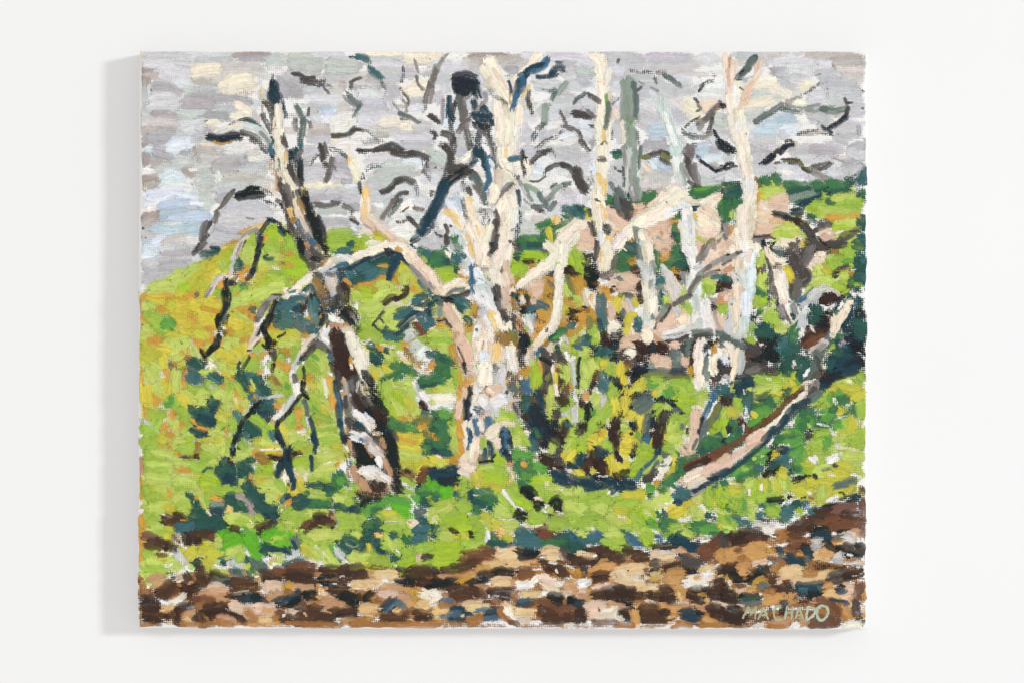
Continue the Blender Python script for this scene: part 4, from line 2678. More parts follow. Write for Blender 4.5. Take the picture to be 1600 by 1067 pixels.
l+ 9 42 6 44 14 36 18
O- 8 44 12 50 16 56 20
o 8 48 26 40 28
f 5 58 6 60 12 62 18
l 6 58 8 64 20
O 6 60 4 66 8 70 12
O 6 72 2 80 4
l 6 72 8 78 6
O 5 86 2 86 8
p+ 10 84 14 92 18 100 20
p 9 96 8 104 12 106 20
l+ 8 90 6 96 8
l+ 6 76 18 80 22
f 4 75 20 78 24
v- 8 84 22 92 22
l 9 86 26 94 30 100 36
o 8 94 26 102 28
O- 7 94 38 102 42
p- 6 90 34 98 40
O 3 3 28 4 36 4 46
l+ 10 10 32 14 38 18 44
l 10 20 30 14 26
O+ 5 28 32 32 36 30 46
l+ 9 40 34 38 44 38 54
G- 5 32 26 42 26
O- 5 36 24 40 25
u- 8 46 32 54 30
O- 6 48 32 50 38
O- 5 46 44 50 48 42 58
p 10 30 48 28 56 26 62
p+ 11 6 48 8 58 12 66
p 8 8 68 12 74 8 78
O- 7 16 58 20 62 18 68
O 4 7 72 9 78 9 86
l 8 20 52 26 52
n+ 9 30 64 38 66 42 74
q+ 5 34 60 34 66 28 68
n+ 8 46 70 50 78 50 84
n+ 7 54 52 60 52 62 58
n 6 54 49 60 54
O= 6 58 44 68 44 66 54
X- 5 56 46 68 46
l+ 9 46 56 54 62 58 66
p+ 8 44 58 50 64 56 68
o 6 60 60 68 58 74 62
l+ 8 62 58 70 56
n 9 74 44 78 50 82 56
n 10 94 48 94 58 92 64
h- 6 74 48 82 52
O- 4 88 46 88 54
l+ 9 82 58 90 60 86 64
l 6 98 56 92 66
p+ 8 102 60 104 66 108 70
f 4 101 60 103 68
O+ 5 104 56 108 60 111 64
n+ 9 104 46 110 54 114 58
O 4 102 52 104 56
l 8 112 64 108 76
O 5 106 71 109 74
p+ 7 82 78 88 82 92 86
l+ 6 84 80 92 84 94 84
p 4 84 84 92 88
l+ 9 66 66 70 64
o 9 86 72 94 76 96 82
l 9 90 68 98 70
n+ 9 84 90 88 94 82 88
v- 7 92 92 94 98
O- 6 90 94 94 94
l 9 96 88 100 84
n 8 98 92 100 80
O- 8 38 76 36 80 40 80
n+ 9 12 76 20 80 26 76
n+ 9 6 88 16 90 20 84
h 6 6 84 14 92
n+ 10 8 98 16 98 20 104
l 10 36 88 40 92 36 94
n 8 46 82 50 90 56 94
O- 6 24 94 28 90 30 88
O- 6 46 86 44 94
O- 6 22 100 28 102
v- 8 30 98 38 104 46 102
l 9 50 98 54 102 58 106
O+ 5 56 84 62 88 66 90
O 5 62 92 74 94
l+ 9 76 102 82 98 88 104
o 8 68 104 74 104
v 5 88 102 92 104
n+ 9 112 26 118 24 124 24
n 7 116 34 124 30
O 5 124 34 128 36
O 5 118 16 122 18
n 8 124 6 126 14
v- 8 146 8 154 10 158 12
l 7 148 4 156 3
u- 7 146 16 154 18
n 9 144 22 152 20
O+ 5 144 24 150 28 158 32
l+ 8 146 34 150 40 156 46
n 9 140 46 138 50
w- 7 142 42 148 48 150 52
n 9 152 52 156 58
o 8 146 60 152 62
O 6 142 68 148 72
l 8 152 84 156 90
p 8 148 92 154 96 152 102
O 6 128 84 134 88
O 5 138 84 142 86
n+ 9 118 82 124 84 130 90
n 9 130 94 134 98 132 104
p 5 126 102 132 104
p 8 118 50 122 54
l+ 3 118 42 122 52
O- 4 117 48 120 56
v 5 118 62 124 58
s+ 10 58 24 62 28 64 34
T+ 9 58 34 58 40 64 40
G 5 54 30 62 32
l+ 5 66 34 72 34 78 30
f 4 74 26 76 32
T+ 6 74 38 80 40 86 44
s 4 78 36 86 43
s+ 9 74 68 80 66 84 68
N 6 74 72 82 72
s+ 8 54 72 60 76 66 80
s+ 10 66 74 72 78 76 82
N+ 8 64 82 72 84 80 86
s 7 62 86 70 88
s- 4 74 88 80 94
N+ 6 55 94 62 97 72 99
N 5 60 100 68 101
s+ 7 104 36 108 42 112 48
T+ 5 114 37 122 38 124 44
s+ 6 122 40 125 48 128 54
s 6 112 50 114 54
s+ 6 126 52 134 54 136 56
T 6 122 54 128 58
T- 5 114 58 122 64
s+ 11 130 66 134 74 136 80
N 8 128 78 136 78
T 6 134 66 140 64
T+ 5 101 76 104 82 106 88
s+ 9 114 88 120 94 126 100
T- 7 110 98 118 102
s 6 118 100 124 104
T+ 6 138 96 140 100 142 104
s 5 104 104 110 96
#tree
V+ 4 124 0 120 4 115 10
K 2 126 2 120 8
J 2 113 12 119 12
J+ 4 82 2 82 8 76 12
J+ 5 78 8 74 13 70 17
J+ 4 65 11 68 15 70 18
J- 5 70 20 71 28
J+ 3 116 18 113 24 109 30
J 3 106 24 104 29
J+ 5 136 0 135 8
J 3 130 6 136 10
J- 5 142 2 141 10
K+ 6 140 14 142 20
J= 6 136 20 134 26
J 4 141 26 139 34
J- 5 133 38 134 42
g 2 133 29 133 36
h+ 3 150 58 142 59 134 61
Q 3 126 62 134 60
J 4 128 64 122 68
J+ 6 124 70 118 76
J+ 4 116 78 110 84 107 88
J+ 4 106 90 105 96
J 4 103 100 102 106
f+ 5 158 66 152 74 144 80
g+ 6 148 80 142 82
J+ 4 160 72 152 80 146 86
J+ 4 146 86 144 92 148 100
N+ 4 145 96 148 102 150 106
f+ 3 159 34 159 44
T 444 530
#field
l 8 4 4 10 6 8 12
n 8 12 10 8 16
v- 5 2 12 8 12
O+ 6 2 28 5 32
n 8 2 38 4 44 3 54
q 4 2 46 4 52
n+ 10 28 20 34 14 38 18
l+ 9 36 18 40 26 42 32
n+ 10 26 28 32 34 30 38
q 4 30 16 36 22
l- 7 28 38 38 38 46 36
O- 8 24 40 32 40
O+ 8 44 42 47 50 48 56
n 6 18 32 18 38
p+ 10 28 46 32 52 30 56
l+ 9 38 46 42 52 42 58
f+ 3 41 42 43 50 44 62
n+ 9 30 56 36 62 40 60
l+ 9 40 66 46 70 44 74
O 6 50 62 50 72
p 7 36 70 44 78
n 9 30 66 34 74 40 82
q 3 30 70 36 76
n+ 9 30 80 40 84 48 86
l 6 50 78 54 82
O+ 7 14 74 16 82 18 90
v 5 12 72 18 70
O 8 10 92 18 90
n 10 6 80 8 86 4 90
n 7 14 66 18 64
l 9 6 98 14 102 20 106
n+ 8 22 84 24 90
O 5 35 86 38 88
f 5 14 97 24 95
l 6 26 95 40 92 56 89
n+ 10 34 98 44 98 54 96
l+ 10 36 104 48 102 58 106
f- 5 82 4 88 6 92 4
n 10 100 2 110 4
X- 6 100 6 110 8 118 8
w 6 126 12 134 18 136 24
w- 6 140 24 148 24
X- 9 118 14 126 20 130 26
X- 7 136 30 146 34 156 38
v- 6 156 24 158 30
h+ 9 134 6 140 10 134 12
n 9 150 4 158 8
g+ 7 140 18 144 14 150 9
g 8 146 18 152 22
N+ 5 148 14 154 14
G 6 150 16 158 18
R 3 155 22 158 28
o+ 9 86 14 84 8
l+ 9 90 28 96 32 102 36
p 9 92 34 96 40
n 8 110 24 112 14
l+ 8 106 14 112 18
o 8 104 28 112 32
v 5 98 8 104 12
T 4 86 6 94 10
s 4 88 10 95 11
s+ 6 105 10 108 13
s 4 98 14 103 17
s+ 8 90 17 94 20 98 25
N 4 92 22 98 26
X- 4 104 20 106 24
r+ 6 112 27 120 30 126 30
r+ 7 120 36 112 40 104 42
r+ 6 126 30 132 34 138 36
s 5 104 43 100 44
r+ 8 158 42 150 44 141 47
s 5 142 49 156 47
n- 8 130 40 136 40
l 8 126 48 134 50
l+ 9 108 50 112 44
X- 6 108 48 120 50
l- 8 118 52 128 52
n+ 9 106 46 108 52 110 60
m 10 114 56 120 62 122 70
l+ 11 112 66 118 74 124 80
m 9 108 72 112 80 116 84
o+ 9 128 60 132 66 136 74
l 8 130 54 136 60
l+ 9 136 76 140 78
f 3 134 44 140 56 144 64
h 6 138 48 142 58 150 66
g+ 8 150 64 154 68 158 68
g+ 7 144 56 150 60 158 62
n 6 148 54 158 52
D+ 5 143 66 148 71
D 4 147 72 150 73
T 5 144 76 150 78
s- 5 154 74 158 78
h- 5 150 80 158 80
u- 8 138 84 148 84 158 86
v- 7 120 82 130 84
v- 7 140 92 152 92
r+ 9 110 84 116 88 120 90
r+ 8 118 92 128 94 138 97
q 4 128 92 136 94
s 4 128 100 134 100
v- 6 116 97 126 99
p+ 10 120 102 134 104 144 104
v 5 150 100 156 104
u 6 146 98 154 102
r 4 148 106 156 102
n 8 104 62 106 72
#tree
f+ 5 28 2 22 8 16 16
V+ 5 30 0 24 6 18 14
h+ 5 16 18 12 26 9 34
g+ 4 8 34 9 42 11 50
g+ 6 12 48 13 54 12 60
h+ 6 10 60 6 66 2 74
G 4 17 22 14 26
K+ 6 34 4 28 10 21 18
K 4 30 2 26 8
K+ 5 11 38 12 44
B 5 19 20 22 18
J+ 4 16 60 10 68 4 76
J+ 4 18 58 14 62
J 3 2 78 0 82
J+ 3 20 29 21 36 21 42
J+ 5 20 46 19 52
J 4 18 52 23 58
J 3 21 58 25 62
G+ 4 21 64 24 72 24 80
h 4 24 82 25 90
N+ 4 27 82 30 92 32 100
N+ 5 30 98 32 104 33 106
g+ 5 42 0 46 4
L+ 6 36 6 44 10 50 16
K 4 46 12 52 18
S+ 5 48 18 50 22
K+ 6 50 26 54 34 56 40
G 4 54 12 50 20
R 4 54 26 54 30
D+ 12 54 2 58 10 60 20
D+ 12 60 14 62 24 62 32
D+ 12 60 30 68 36 74 38
D+ 8 70 28 76 34 78 42
D 6 66 4 66 18
O+ 4 69 20 70 25
f 3 69 26 70 30
f+ 10 72 2 74 10 78 18
f+ 11 80 14 82 22 82 28
f+ 7 76 22 80 32 82 40
f 6 84 18 86 26
B+ 6 84 34 88 40 92 44
J- 8 86 40 92 46 96 50
J- 9 92 52 98 58 102 62
J+ 9 94 62 100 70 104 78
J= 7 86 46 90 56 92 60
X- 8 82 48 84 54 86 58
R 4 76 54 76 58
J 5 78 58 84 62
K+ 9 74 42 74 50 74 56
L+ 5 70 44 72 52
b 3 77 44 75 54
K+ 5 56 36 58 44 58 50
k+ 4 62 42 64 48 65 56
R 3 61 42 62 46
R 5 61 57 66 58
c+ 5 68 58 72 66 74 72
L 5 70 62 74 70
L+ 6 64 66 66 76 70 82
K+ 4 64 60 64 70
D+ 9 76 62 80 70 88 76
K+ 5 84 64 90 72
L 3 86 60 92 68
D+ 10 94 76 98 84 102 90
J+ 10 100 84 102 94 104 98
D 7 98 78 106 84
J 7 88 74 92 82
N+ 5 53 44 54 52 56 60
N+ 6 58 64 57 74 58 82
N+ 5 58 84 60 92 62 100
S 3 56 56 58 70 60 84
N 4 60 98 62 106
b 2 62 80 64 96
K+ 5 66 84 68 92 70 100
R- 4 66 92 68 98
K 4 68 82 70 92
g+ 6 74 76 80 80 88 84
g+ 6 80 84 86 90 90 94
i 4 84 78 92 84
V 5 90 84 94 92
N+ 6 76 88 82 92 84 96
R- 5 86 94 94 98
g+ 5 70 97 76 100 82 104
S+ 3 72 100 80 106
g 5 82 98 88 104 90 106
R 4 66 106 72 105
X- 5 94 98 104 100
K- 5 94 102 104 102
N+ 9 110 98 114 104
J 7 106 100 112 106
T 672 530
#field
n 9 2 4 10 4 16 3
l+ 9 12 8 18 10 20 14
v- 7 2 10 8 8
v 8 22 6 24 16 26 24
f 3 0 10 2 12
T 6 2 14 4 18
T- 7 8 17 18 19
r+ 9 8 22 16 24 22 26
s 4 10 20 20 24
O- 6 2 24 5 26
r- 7 8 30 20 32
r+ 9 4 44 12 42 20 36
r+ 7 14 34 22 34 25 35
s 4 2 47 10 46
l 8 20 44 26 48
n+ 8 26 32 30 38 28 46
l+ 9 8 54 18 54 26 52
o 6 4 52 8 55
v 5 30 34 32 44 36 50
O+ 7 40 44 36 48 32 52
O+ 6 30 54 30 64 28 72
O 5 26 76 28 84
g+ 10 4 64 14 66 24 66
f+ 8 4 62 14 61 24 62
g 6 6 71 16 71 24 71
l 5 1 64 4 68
q+ 9 10 76 18 78 22 80
r 5 4 76 8 80
B- 5 6 82 12 88
K- 5 20 82 22 84
r+ 10 4 88 12 92 20 96
r+ 10 6 98 14 100 20 100
s- 6 2 92 10 96
v- 5 2 98 4 104
l 8 22 92 26 98 28 104
n 5 24 84 24 90
O 5 31 86 30 98 32 104
n+ 9 106 36 112 40 110 46
m 8 112 34 110 50
o 6 144 8 144 16
n+ 8 150 8 154 14 150 18
n 6 158 14 158 24
q 4 110 17 112 20
m 5 108 32 114 28
O 3 116 22 116 36
v- 5 98 30 104 34
l+ 8 142 28 144 36 142 44
v 5 146 46 148 50
n 6 158 36 158 46
S 6 112 12 114 14
n+ 9 70 80 80 80 88 82
l+ 8 72 84 82 84
m 4 80 78 86 80
A- 5 70 88 78 86
n+ 7 90 92 92 100 98 104
l 6 92 98 96 106
n 5 54 104 58 106
l+ 7 120 60 124 66 122 74
l- 5 122 80 126 82
n+ 8 142 62 142 72 146 76
l+ 9 138 86 142 82 148 86
n+ 8 156 74 156 84
q 5 112 94 114 102
r+ 6 113 94 115 100
l+ 9 148 94 146 100 144 106
n 8 150 92 152 100 158 100
p 4 126 103 130 104
n 6 156 104 158 100
s+ 10 100 60 104 70 108 78
T+ 6 102 68 108 72
N+ 10 108 78 112 86 116 90
B+ 8 112 84 118 92 122 94
B- 9 122 90 130 94 132 88
S 4 110 90 116 92
N- 5 114 98 120 98
N+ 6 114 54 115 62 116 70
N 6 118 64 118 72
A- 6 106 62 108 68
A- 5 116 54 122 60
K+ 7 130 78 134 80
B- 6 130 84 134 92
K- 6 128 96 132 102
D+ 7 142 86 140 96 136 104
D 6 132 98 134 106
N 5 106 98 108 104
J- 7 122 100 126 98
#tree
P+ 10 32 4 34 12 36 20
P+ 9 36 6 40 14 40 24
P 8 34 24 40 30
R 4 28 20 34 26
K 2 29 8 34 18 36 24
J+ 4 35 25 37 34
X- 9 42 32 48 34 50 38
P- 7 42 36 52 40
X- 5 44 24 54 24
P- 9 46 2 50 10 50 20
X+ 7 52 4 52 14 50 20
f+ 9 60 4 60 12 58 18
R 2 56 2 54 12
i+ 9 56 16 56 22
P 4 62 4 62 14
Y+ 8 70 6 70 14 68 22
X 4 75 4 76 12
w+ 9 82 0 84 6 86 4
w 6 74 2 80 6
f+ 9 84 10 85 20 85 30
g+ 6 82 14 86 26 88 34
f 7 88 12 88 22
B+ 9 98 2 96 10 94 16
J- 7 96 22 97 30
J 4 100 6 104 2
X 7 112 4 116 2
P- 7 104 10 106 18 106 24
h- 5 74 22 78 28
G 6 66 28 70 32
L- 5 66 34 68 42
f+ 10 56 28 58 36 60 44
f+ 10 58 32 56 42 56 46
d+ 9 74 36 74 44 76 50
b 6 70 38 72 50
A- 8 84 38 90 36
K- 7 84 42 92 44 96 42
G+ 8 86 50 88 54
L- 6 88 56 90 60
A- 6 94 54 98 52
S+ 7 100 44 100 50
S 7 98 52 104 54
O 4 100 38 100 40
X- 8 44 50 48 48 52 52
O- 5 52 56 58 58
K- 4 58 50 62 50
P+ 8 62 54 68 52 72 50
P+ 7 66 56 68 62
R 3 58 52 64 62
X 5 60 52 66 56
P+ 7 38 52 36 62 34 70
P+ 6 32 66 30 76 28 82
X 4 42 50 46 60 44 66
B+ 5 41 50 42 58 39 64
B+ 7 38 66 38 74 38 82
B 4 42 56 43 58
B 4 42 78 42 82
f 6 48 60 46 68
g+ 9 54 62 58 66 56 70
g+ 10 66 66 72 64 78 62
b 7 62 70 66 76 66 80
i 5 72 58 78 60
h 5 82 62 84 56
S- 6 48 72 56 74
S- 5 50 76 56 78
X- 6 78 70 82 74
h- 5 44 82 52 82
S+ 6 47 86 48 92 49 98
S+ 7 60 84 62 90 60 96
g 5 52 86 54 94
B- 3 54 98 58 100
f+ 5 36 88 38 98 40 106
f 5 42 88 44 96
S+ 4 40 93 42 100 43 106
N 3 42 96 44 104
X+ 8 62 100 66 94 72 90
X 6 76 88 88 88
X 5 58 104 66 102
S+ 7 78 94 78 102 78 106
B 4 75 96 74 104
B 4 82 96 84 104
M+ 5 88 68 90 74 93 80
K 3 86 66 92 78
P 3 84 64 94 62
D+ 6 98 80 102 84
S- 6 98 88 102 92
A- 5 98 92 106 94
K+ 8 120 16 122 26 122 36
K+ 8 122 38 122 46 118 52
K+ 6 128 18 134 20 140 24
K 6 134 14 136 18
J 5 116 20 128 26
O- 3 130 26 134 30
A- 6 134 32 138 34
D- 9 136 44 138 54 138 62
D+ 10 136 60 140 66
D- 4 128 68 136 68
A 6 142 50 142 58
f+ 3 128 28 129 40
p+ 4 130 36 131 46 130 56
f 4 130 48 132 58
l+ 5 126 50 126 58
u 5 122 40 126 36
Q 4 140 4 142 10
g+ 4 142 14 144 20
T 3 134 0 132 4
l 5 138 6 142 8
G 5 152 6 158 4
S 4 152 8 158 10
B+ 3 156 20 154 30 155 40
B 4 153 42 154 50
h+ 4 148 20 149 32 150 46
f 4 146 22 150 18
h- 6 148 56 152 60
K- 5 156 58 158 68
D 4 158 66 158 70
b+ 6 150 72 151 80 150 84
h 4 138 78 146 76
T 3 142 90 140 84
S 3 144 88 148 90
J- 6 154 90 158 92
K 5 152 96 158 96
T 900 530
#field
T 8 4 6 12 6
s 4 2 9 10 9
n 6 20 1 20 4
D- 8 30 3 34 2
J- 6 38 4 42 8
J+ 8 14 12 20 14
J- 7 16 18 26 10
T+ 8 24 14 32 14 38 12
J- 7 36 18 44 18
s 6 24 18 30 12
B 4 36 8 44 9
P+ 8 50 6 56 4 60 2
K- 4 50 11 56 10
f+ 8 54 16 58 13 62 13
D+ 9 64 6 72 8 70 14
D+ 7 66 18 70 22
D- 7 64 12 72 16
B+ 5 78 8 80 16 76 20
B 6 80 6 76 4
K- 6 48 16 56 20 58 26
A 5 52 24 56 30
g- 5 64 26 70 24
P+ 10 80 22 88 24 96 22
P+ 9 86 28 94 28 100 24
P 8 82 18 84 24
D+ 8 88 8 94 12
D 6 86 6 94 8
P 6 100 6 106 6
G+ 6 102 12 104 18 106 26
Q 4 106 18 108 28
G+ 6 102 26 108 28
B+ 4 112 6 114 12 114 18
G 4 116 8 116 18
P 6 112 22 116 26
D+ 6 124 4 124 14 122 22
D- 5 126 22 120 32
D- 4 124 36 120 38
v 4 120 30 122 36
B+ 8 64 30 72 32 78 32
J+ 7 62 36 66 38
J- 5 50 36 58 36
G+ 7 78 36 88 34 100 34
u 5 72 38 84 36 94 38
K+ 6 100 36 108 34 114 34
N 4 100 31 112 32
u- 4 90 38 106 39 120 41
Q 4 76 28 82 28
l+ 9 4 12 12 14
n 7 6 24 12 20
l+ 9 8 26 12 34 8 44
l+ 9 16 24 20 32
n 6 22 20 28 26
p+ 6 28 24 30 28
p- 4 26 30 32 28
n+ 8 34 30 38 36
n- 4 38 26 40 30
p+ 7 46 26 46 32 44 38
p+ 6 50 40 50 46
p 6 52 42 52 48
T 5 26 34 28 40
N 5 36 40 38 44
h- 4 24 40 30 42
T+ 9 26 46 30 50 32 54
n 5 36 46 36 50
B+ 6 42 42 44 48
J 4 46 48 46 52
b 4 56 42 58 46
l+ 8 8 44 10 50
D- 4 20 34 18 44 16 50
A- 5 22 32 20 42
K- 3 14 52 13 60
g 4 22 54 24 56
n+ 8 36 54 40 62 42 60
p+ 8 40 64 42 72 40 78
p 5 44 66 44 72
l 9 22 62 18 68
d+ 4 30 60 28 66 27 72
n+ 9 34 72 28 78 22 84
n+ 10 26 82 18 90 10 98
n+ 7 14 96 6 104
n 8 4 74 6 80
O- 6 8 58 10 62
X- 4 4 50 8 56
q 4 14 76 20 78
B+ 5 56 48 52 54 50 60
J 5 62 40 58 46
N+ 5 48 58 48 64
p+ 9 64 50 70 46 70 44
l 5 60 52 68 52
q+ 8 76 44 84 46 92 46
n+ 7 80 42 90 42
n+ 8 100 48 110 48 118 46
n+ 12 108 54 114 58 120 56
m+ 12 106 64 114 66 120 64
n+ 10 114 70 120 72
n 7 118 46 120 54
l+ 6 92 48 86 54 82 60
p 4 80 58 84 52
q+ 5 94 54 96 60
q 5 98 50 102 58
p+ 9 52 60 52 70 50 78
p 8 56 52 54 58
p+ 7 56 80 60 76 64 74
p+ 9 70 76 68 84 66 94
p+ 10 52 100 60 102 58 106
l 8 46 90 54 92
p 8 64 96 64 104
q 5 64 98 66 104
p 5 76 72 74 78
B- 9 58 62 64 58 70 60
G+ 9 60 70 70 66 76 60
G+ 8 66 74 74 70 78 64
B 5 56 70 58 72
D- 5 46 74 46 82
K 5 44 84 42 90
D+ 8 40 88 40 96 38 104
D 5 38 86 44 92
K- 6 40 104 44 106
X- 6 32 82 34 92
p 4 28 94 27 104
D- 5 24 86 26 92
J 3 16 100 22 96
J- 3 24 94 24 100
O 4 26 96 27 104
p+ 7 14 104 20 102 24 106
J+ 5 12 68 12 76 11 84
J 4 10 88 9 96
K- 3 8 68 4 64
A- 7 4 92 6 96
D 5 8 88 4 104
g 3 1 72 1 84
B+ 6 60 88 62 94
J 3 56 98 60 98
B- 5 84 62 94 66 100 68
B+ 5 100 68 106 74 112 80
G 5 100 72 108 76
J 2 112 82 116 80
B+ 4 82 74 78 82 78 92
G+ 6 76 78 73 88 72 98
B 7 80 84 80 90
N 6 72 104 76 98
S+ 5 72 106 76 102
g- 4 80 96 82 92
n 7 84 80 88 74 94 72
l 5 92 70 98 72
D+ 9 92 80 90 90 87 100
D+ 8 84 98 84 106
K 6 94 76 90 86
n+ 9 102 80 106 86 104 94
l+ 9 100 88 100 98 98 104
u 3 106 92 106 98
n 8 108 96 112 90
p 5 92 102 96 98
G 4 112 86 110 94
n 8 110 84 116 82
l 7 104 104 108 98
X- 4 112 96 116 88
n- 7 128 58 136 58 138 54
l- 7 126 64 134 66
X- 5 124 70 132 70
b- 6 148 24 154 22
g+ 9 150 12 156 18
v 4 144 8 146 14
P 5 150 4 152 8
B+ 7 148 24 152 30
B- 7 154 30 158 32
g 9 154 42 156 46
K- 5 140 38 150 38
B- 5 134 44 138 42
T- 8 148 50 152 54 156 54
K- 7 154 64 158 66
S- 4 144 56 140 64
n+ 9 152 72 154 80 148 84
m+ 9 146 90 142 94 150 82
n 6 156 84 148 94
l 4 158 74 154 84
s+ 9 152 98 156 102
B 5 158 90 158 98
X- 4 138 102 146 100
r 5 140 106 148 104
#tree
f+ 9 130 4 128 14 128 22
f+ 9 128 26 128 36 128 44
f+ 6 124 44 127 50
f+ 8 142 20 141 28 144 34
i 4 134 6 134 16
G+ 5 136 20 135 28 134 36
B 5 136 6 134 12
G 4 138 36 136 42
X 3 146 24 142 32
P+ 8 126 76 126 86 124 94
P+ 6 122 78 122 92
P 6 122 98 124 104
X 3 122 70 131 72
D 3 116 92 116 98
d 4 112 100 116 106
S+ 5 140 66 136 74 133 82
B+ 4 132 82 130 92 128 98
G+ 6 150 68 146 78 140 86
u+ 5 148 70 142 82 136 94
G+ 6 136 86 132 96 128 104
N 3 128 94 126 104
T 1128 530
#field
s- 7 4 56 10 58 14 60
K- 7 4 62 8 66 12 70
D- 5 2 62 8 70
n+ 9 16 62 20 68 18 74
o+ 8 6 76 12 76 14 80
m+ 8 2 84 4 90
l 5 14 46 10 54
g- 5 4 44 8 50
T- 7 2 52 8 50
N+ 9 16 50 22 46 30 44
N+ 10 18 56 22 52
N+ 7 26 40 34 46
K- 6 22 36 28 36
s+ 9 28 58 28 66 28 74
T 6 26 62 26 76
g- 6 24 70 26 80
g- 3 22 52 24 58
n+ 10 38 40 46 42 54 40
n+ 11 46 48 56 44 66 42
m 11 54 46 64 46 70 42
n+ 8 66 38 76 40 80 44
n+ 7 72 38 80 38
l+ 10 38 54 48 52 58 50
o+ 9 66 50 74 52 82 50
p+ 7 72 42 76 48
o 9 44 60 36 62
q 4 76 42 81 48
g- 5 46 41 52 42
g- 5 62 40 66 42
p 8 56 56 60 60
p 4 34 64 38 66
s+ 10 42 63 46 60 48 58
s 6 40 64 46 66
r+ 9 48 66 54 64 52 60
n 6 56 60 58 66
s+ 8 68 53 71 54
r- 5 62 60 72 58
r 8 36 72 44 70 52 70
q+ 9 34 80 42 76 50 74
q+ 8 30 90 38 86 44 82
n 5 40 88 50 80 58 74
p+ 5 32 77 36 80
n 8 62 68 58 66
D+ 6 80 58 76 62
A- 7 72 64 66 68 60 74
A- 7 58 76 52 80 46 84
D- 6 44 86 36 92 28 96
A- 6 24 98 32 96 26 104
D 4 46 82 40 88
r+ 9 12 86 10 94
D+ 6 20 86 20 90
B+ 5 8 90 6 98
s 6 16 94 18 102
r 8 12 104 16 98
g- 4 22 88 22 100
n 5 2 94 4 104
g 3 4 104 8 98
g- 4 18 106 22 104
n+ 9 118 44 124 42 128 46
n+ 9 138 34 142 40 146 44
l+ 9 128 40 138 36
l 5 116 46 126 42
l+ 8 130 42 136 50 142 48
o+ 10 116 54 128 52 144 54
o+ 9 120 56 130 58
o+ 9 134 62 142 58 146 54
g- 6 132 42 134 46
q+ 10 120 56 124 60 128 64
r+ 9 122 64 128 62 130 60
n+ 9 108 56 108 64 112 70
n+ 8 104 66 108 62
q 5 112 58 112 68
g- 6 116 62 120 68
n 9 104 68 112 76
g- 5 96 74 104 72
g- 5 128 70 142 64
l- 6 122 72 132 72
p 5 120 76 128 74
r+ 9 138 68 140 74 136 78
n+ 10 146 66 146 74 146 82
g- 5 120 82 130 80
r- 6 130 76 126 82
n+ 9 130 86 126 92 122 96
q 9 118 88 124 90
r 6 112 80 116 84
o+ 8 136 84 136 92 132 98
g- 9 142 84 144 88
g- 9 114 96 120 100
l+ 9 126 104 136 102 144 98
n+ 9 144 96 146 104
o 9 126 98 132 106
m 8 136 104 144 106
r+ 10 84 80 88 78 94 74
q+ 10 82 88 90 86 92 90
r 8 88 82 80 96
l 3 90 88 92 92
q+ 9 106 82 110 78 114 74
r- 9 98 82 104 88
r 6 112 74 118 72
g- 6 98 78 108 76
r- 8 100 96 108 92 112 94
n+ 9 98 104 106 100 112 100
q 9 104 106 114 104
g- 4 100 88 112 90
B- 7 90 102 96 98
B= 6 94 94 100 96
q+ 9 62 104 70 100 76 98
r 8 66 106 80 104 86 106
n 5 64 100 70 96
g= 6 72 88 80 80
g= 6 64 94 56 102
q- 6 76 94 82 98
B- 8 6 28 10 30
K+ 7 0 34 8 32
A- 8 22 16 28 20
J- 8 34 20 42 24 40 18
J= 9 48 18 56 24 50 28
K+ 8 24 32 34 30 44 32
L+ 6 26 34 40 30
K- 7 46 34 54 34 60 32
J- 9 48 10 56 14 60 12
B= 8 56 22 64 28 62 20
g- 5 38 6 44 5
n 4 26 1 34 1
K+ 8 20 8 30 10 40 12
s+ 9 66 14 72 10 78 12
s+ 9 66 26 70 22 78 22
T- 8 64 6 70 8
s+ 10 80 24 84 30 80 34
s+ 8 82 36 84 42
s 9 66 32 72 36
g 3 74 22 76 28
X 3 76 22 77 28
K- 7 84 8 92 12 86 14
A+ 8 90 4 98 6
r+ 6 114 8 118 4
n 4 112 12 118 6
N 6 120 2 124 6
c- 6 122 6 128 4
B- 8 132 4 140 4 148 6
J- 9 136 10 146 14
g- 4 140 14 146 16
g- 3 130 26 132 30
N+ 11 116 20 124 16 132 14
s 8 120 12 128 20 136 18
N+ 11 112 28 124 26 136 24
B+ 10 130 30 140 24 146 20
N+ 9 118 34 130 34 142 30
B+ 8 104 46 112 42 124 36
D- 8 106 40 112 38
N 6 102 50 110 48
s 8 104 18 112 28 114 22
#tree
G+ 7 0 4 8 4 16 6 22 8
G 6 0 0 10 2 18 4
X+ 6 8 8 12 18 12 28
X+ 6 16 12 16 24 14 34
h+ 6 20 14 20 26 18 34
f+ 5 4 5 10 8
Y 3 1 13 4 14
i 6 2 18 4 24
X+ 5 12 34 10 42
b 4 4 38 8 40
d+ 7 94 12 102 8 108 2
k 5 98 10 104 4
M+ 4 106 6 100 12
G+ 8 98 14 100 22 98 30
G+ 8 96 28 94 38 92 44
K 4 98 18 102 30
X- 6 112 14 108 20 106 26
X- 6 106 28 104 34
g 4 90 32 86 38
K 7 100 36 94 46
J- 5 104 32 106 36
X- 5 86 46 96 44
f 3 96 42 100 46
L+ 7 98 46 94 54
K+ 6 96 52 92 58
G+ 7 102 56 96 60 92 62
X- 5 88 46 88 56
f+ 4 86 56 82 60 76 66
f+ 5 76 66 70 70 66 76
f+ 5 68 74 62 82 54 88
f+ 5 56 86 48 92 40 98
X+ 5 44 94 36 98 30 102
P+ 9 42 100 34 104 28 106
N+ 5 90 64 84 66 78 68
N 5 88 68 80 70
N+ 6 76 70 70 76 66 82
N+ 6 66 82 60 90 54 94
N+ 6 54 94 48 100 44 106
K 4 88 66 86 72
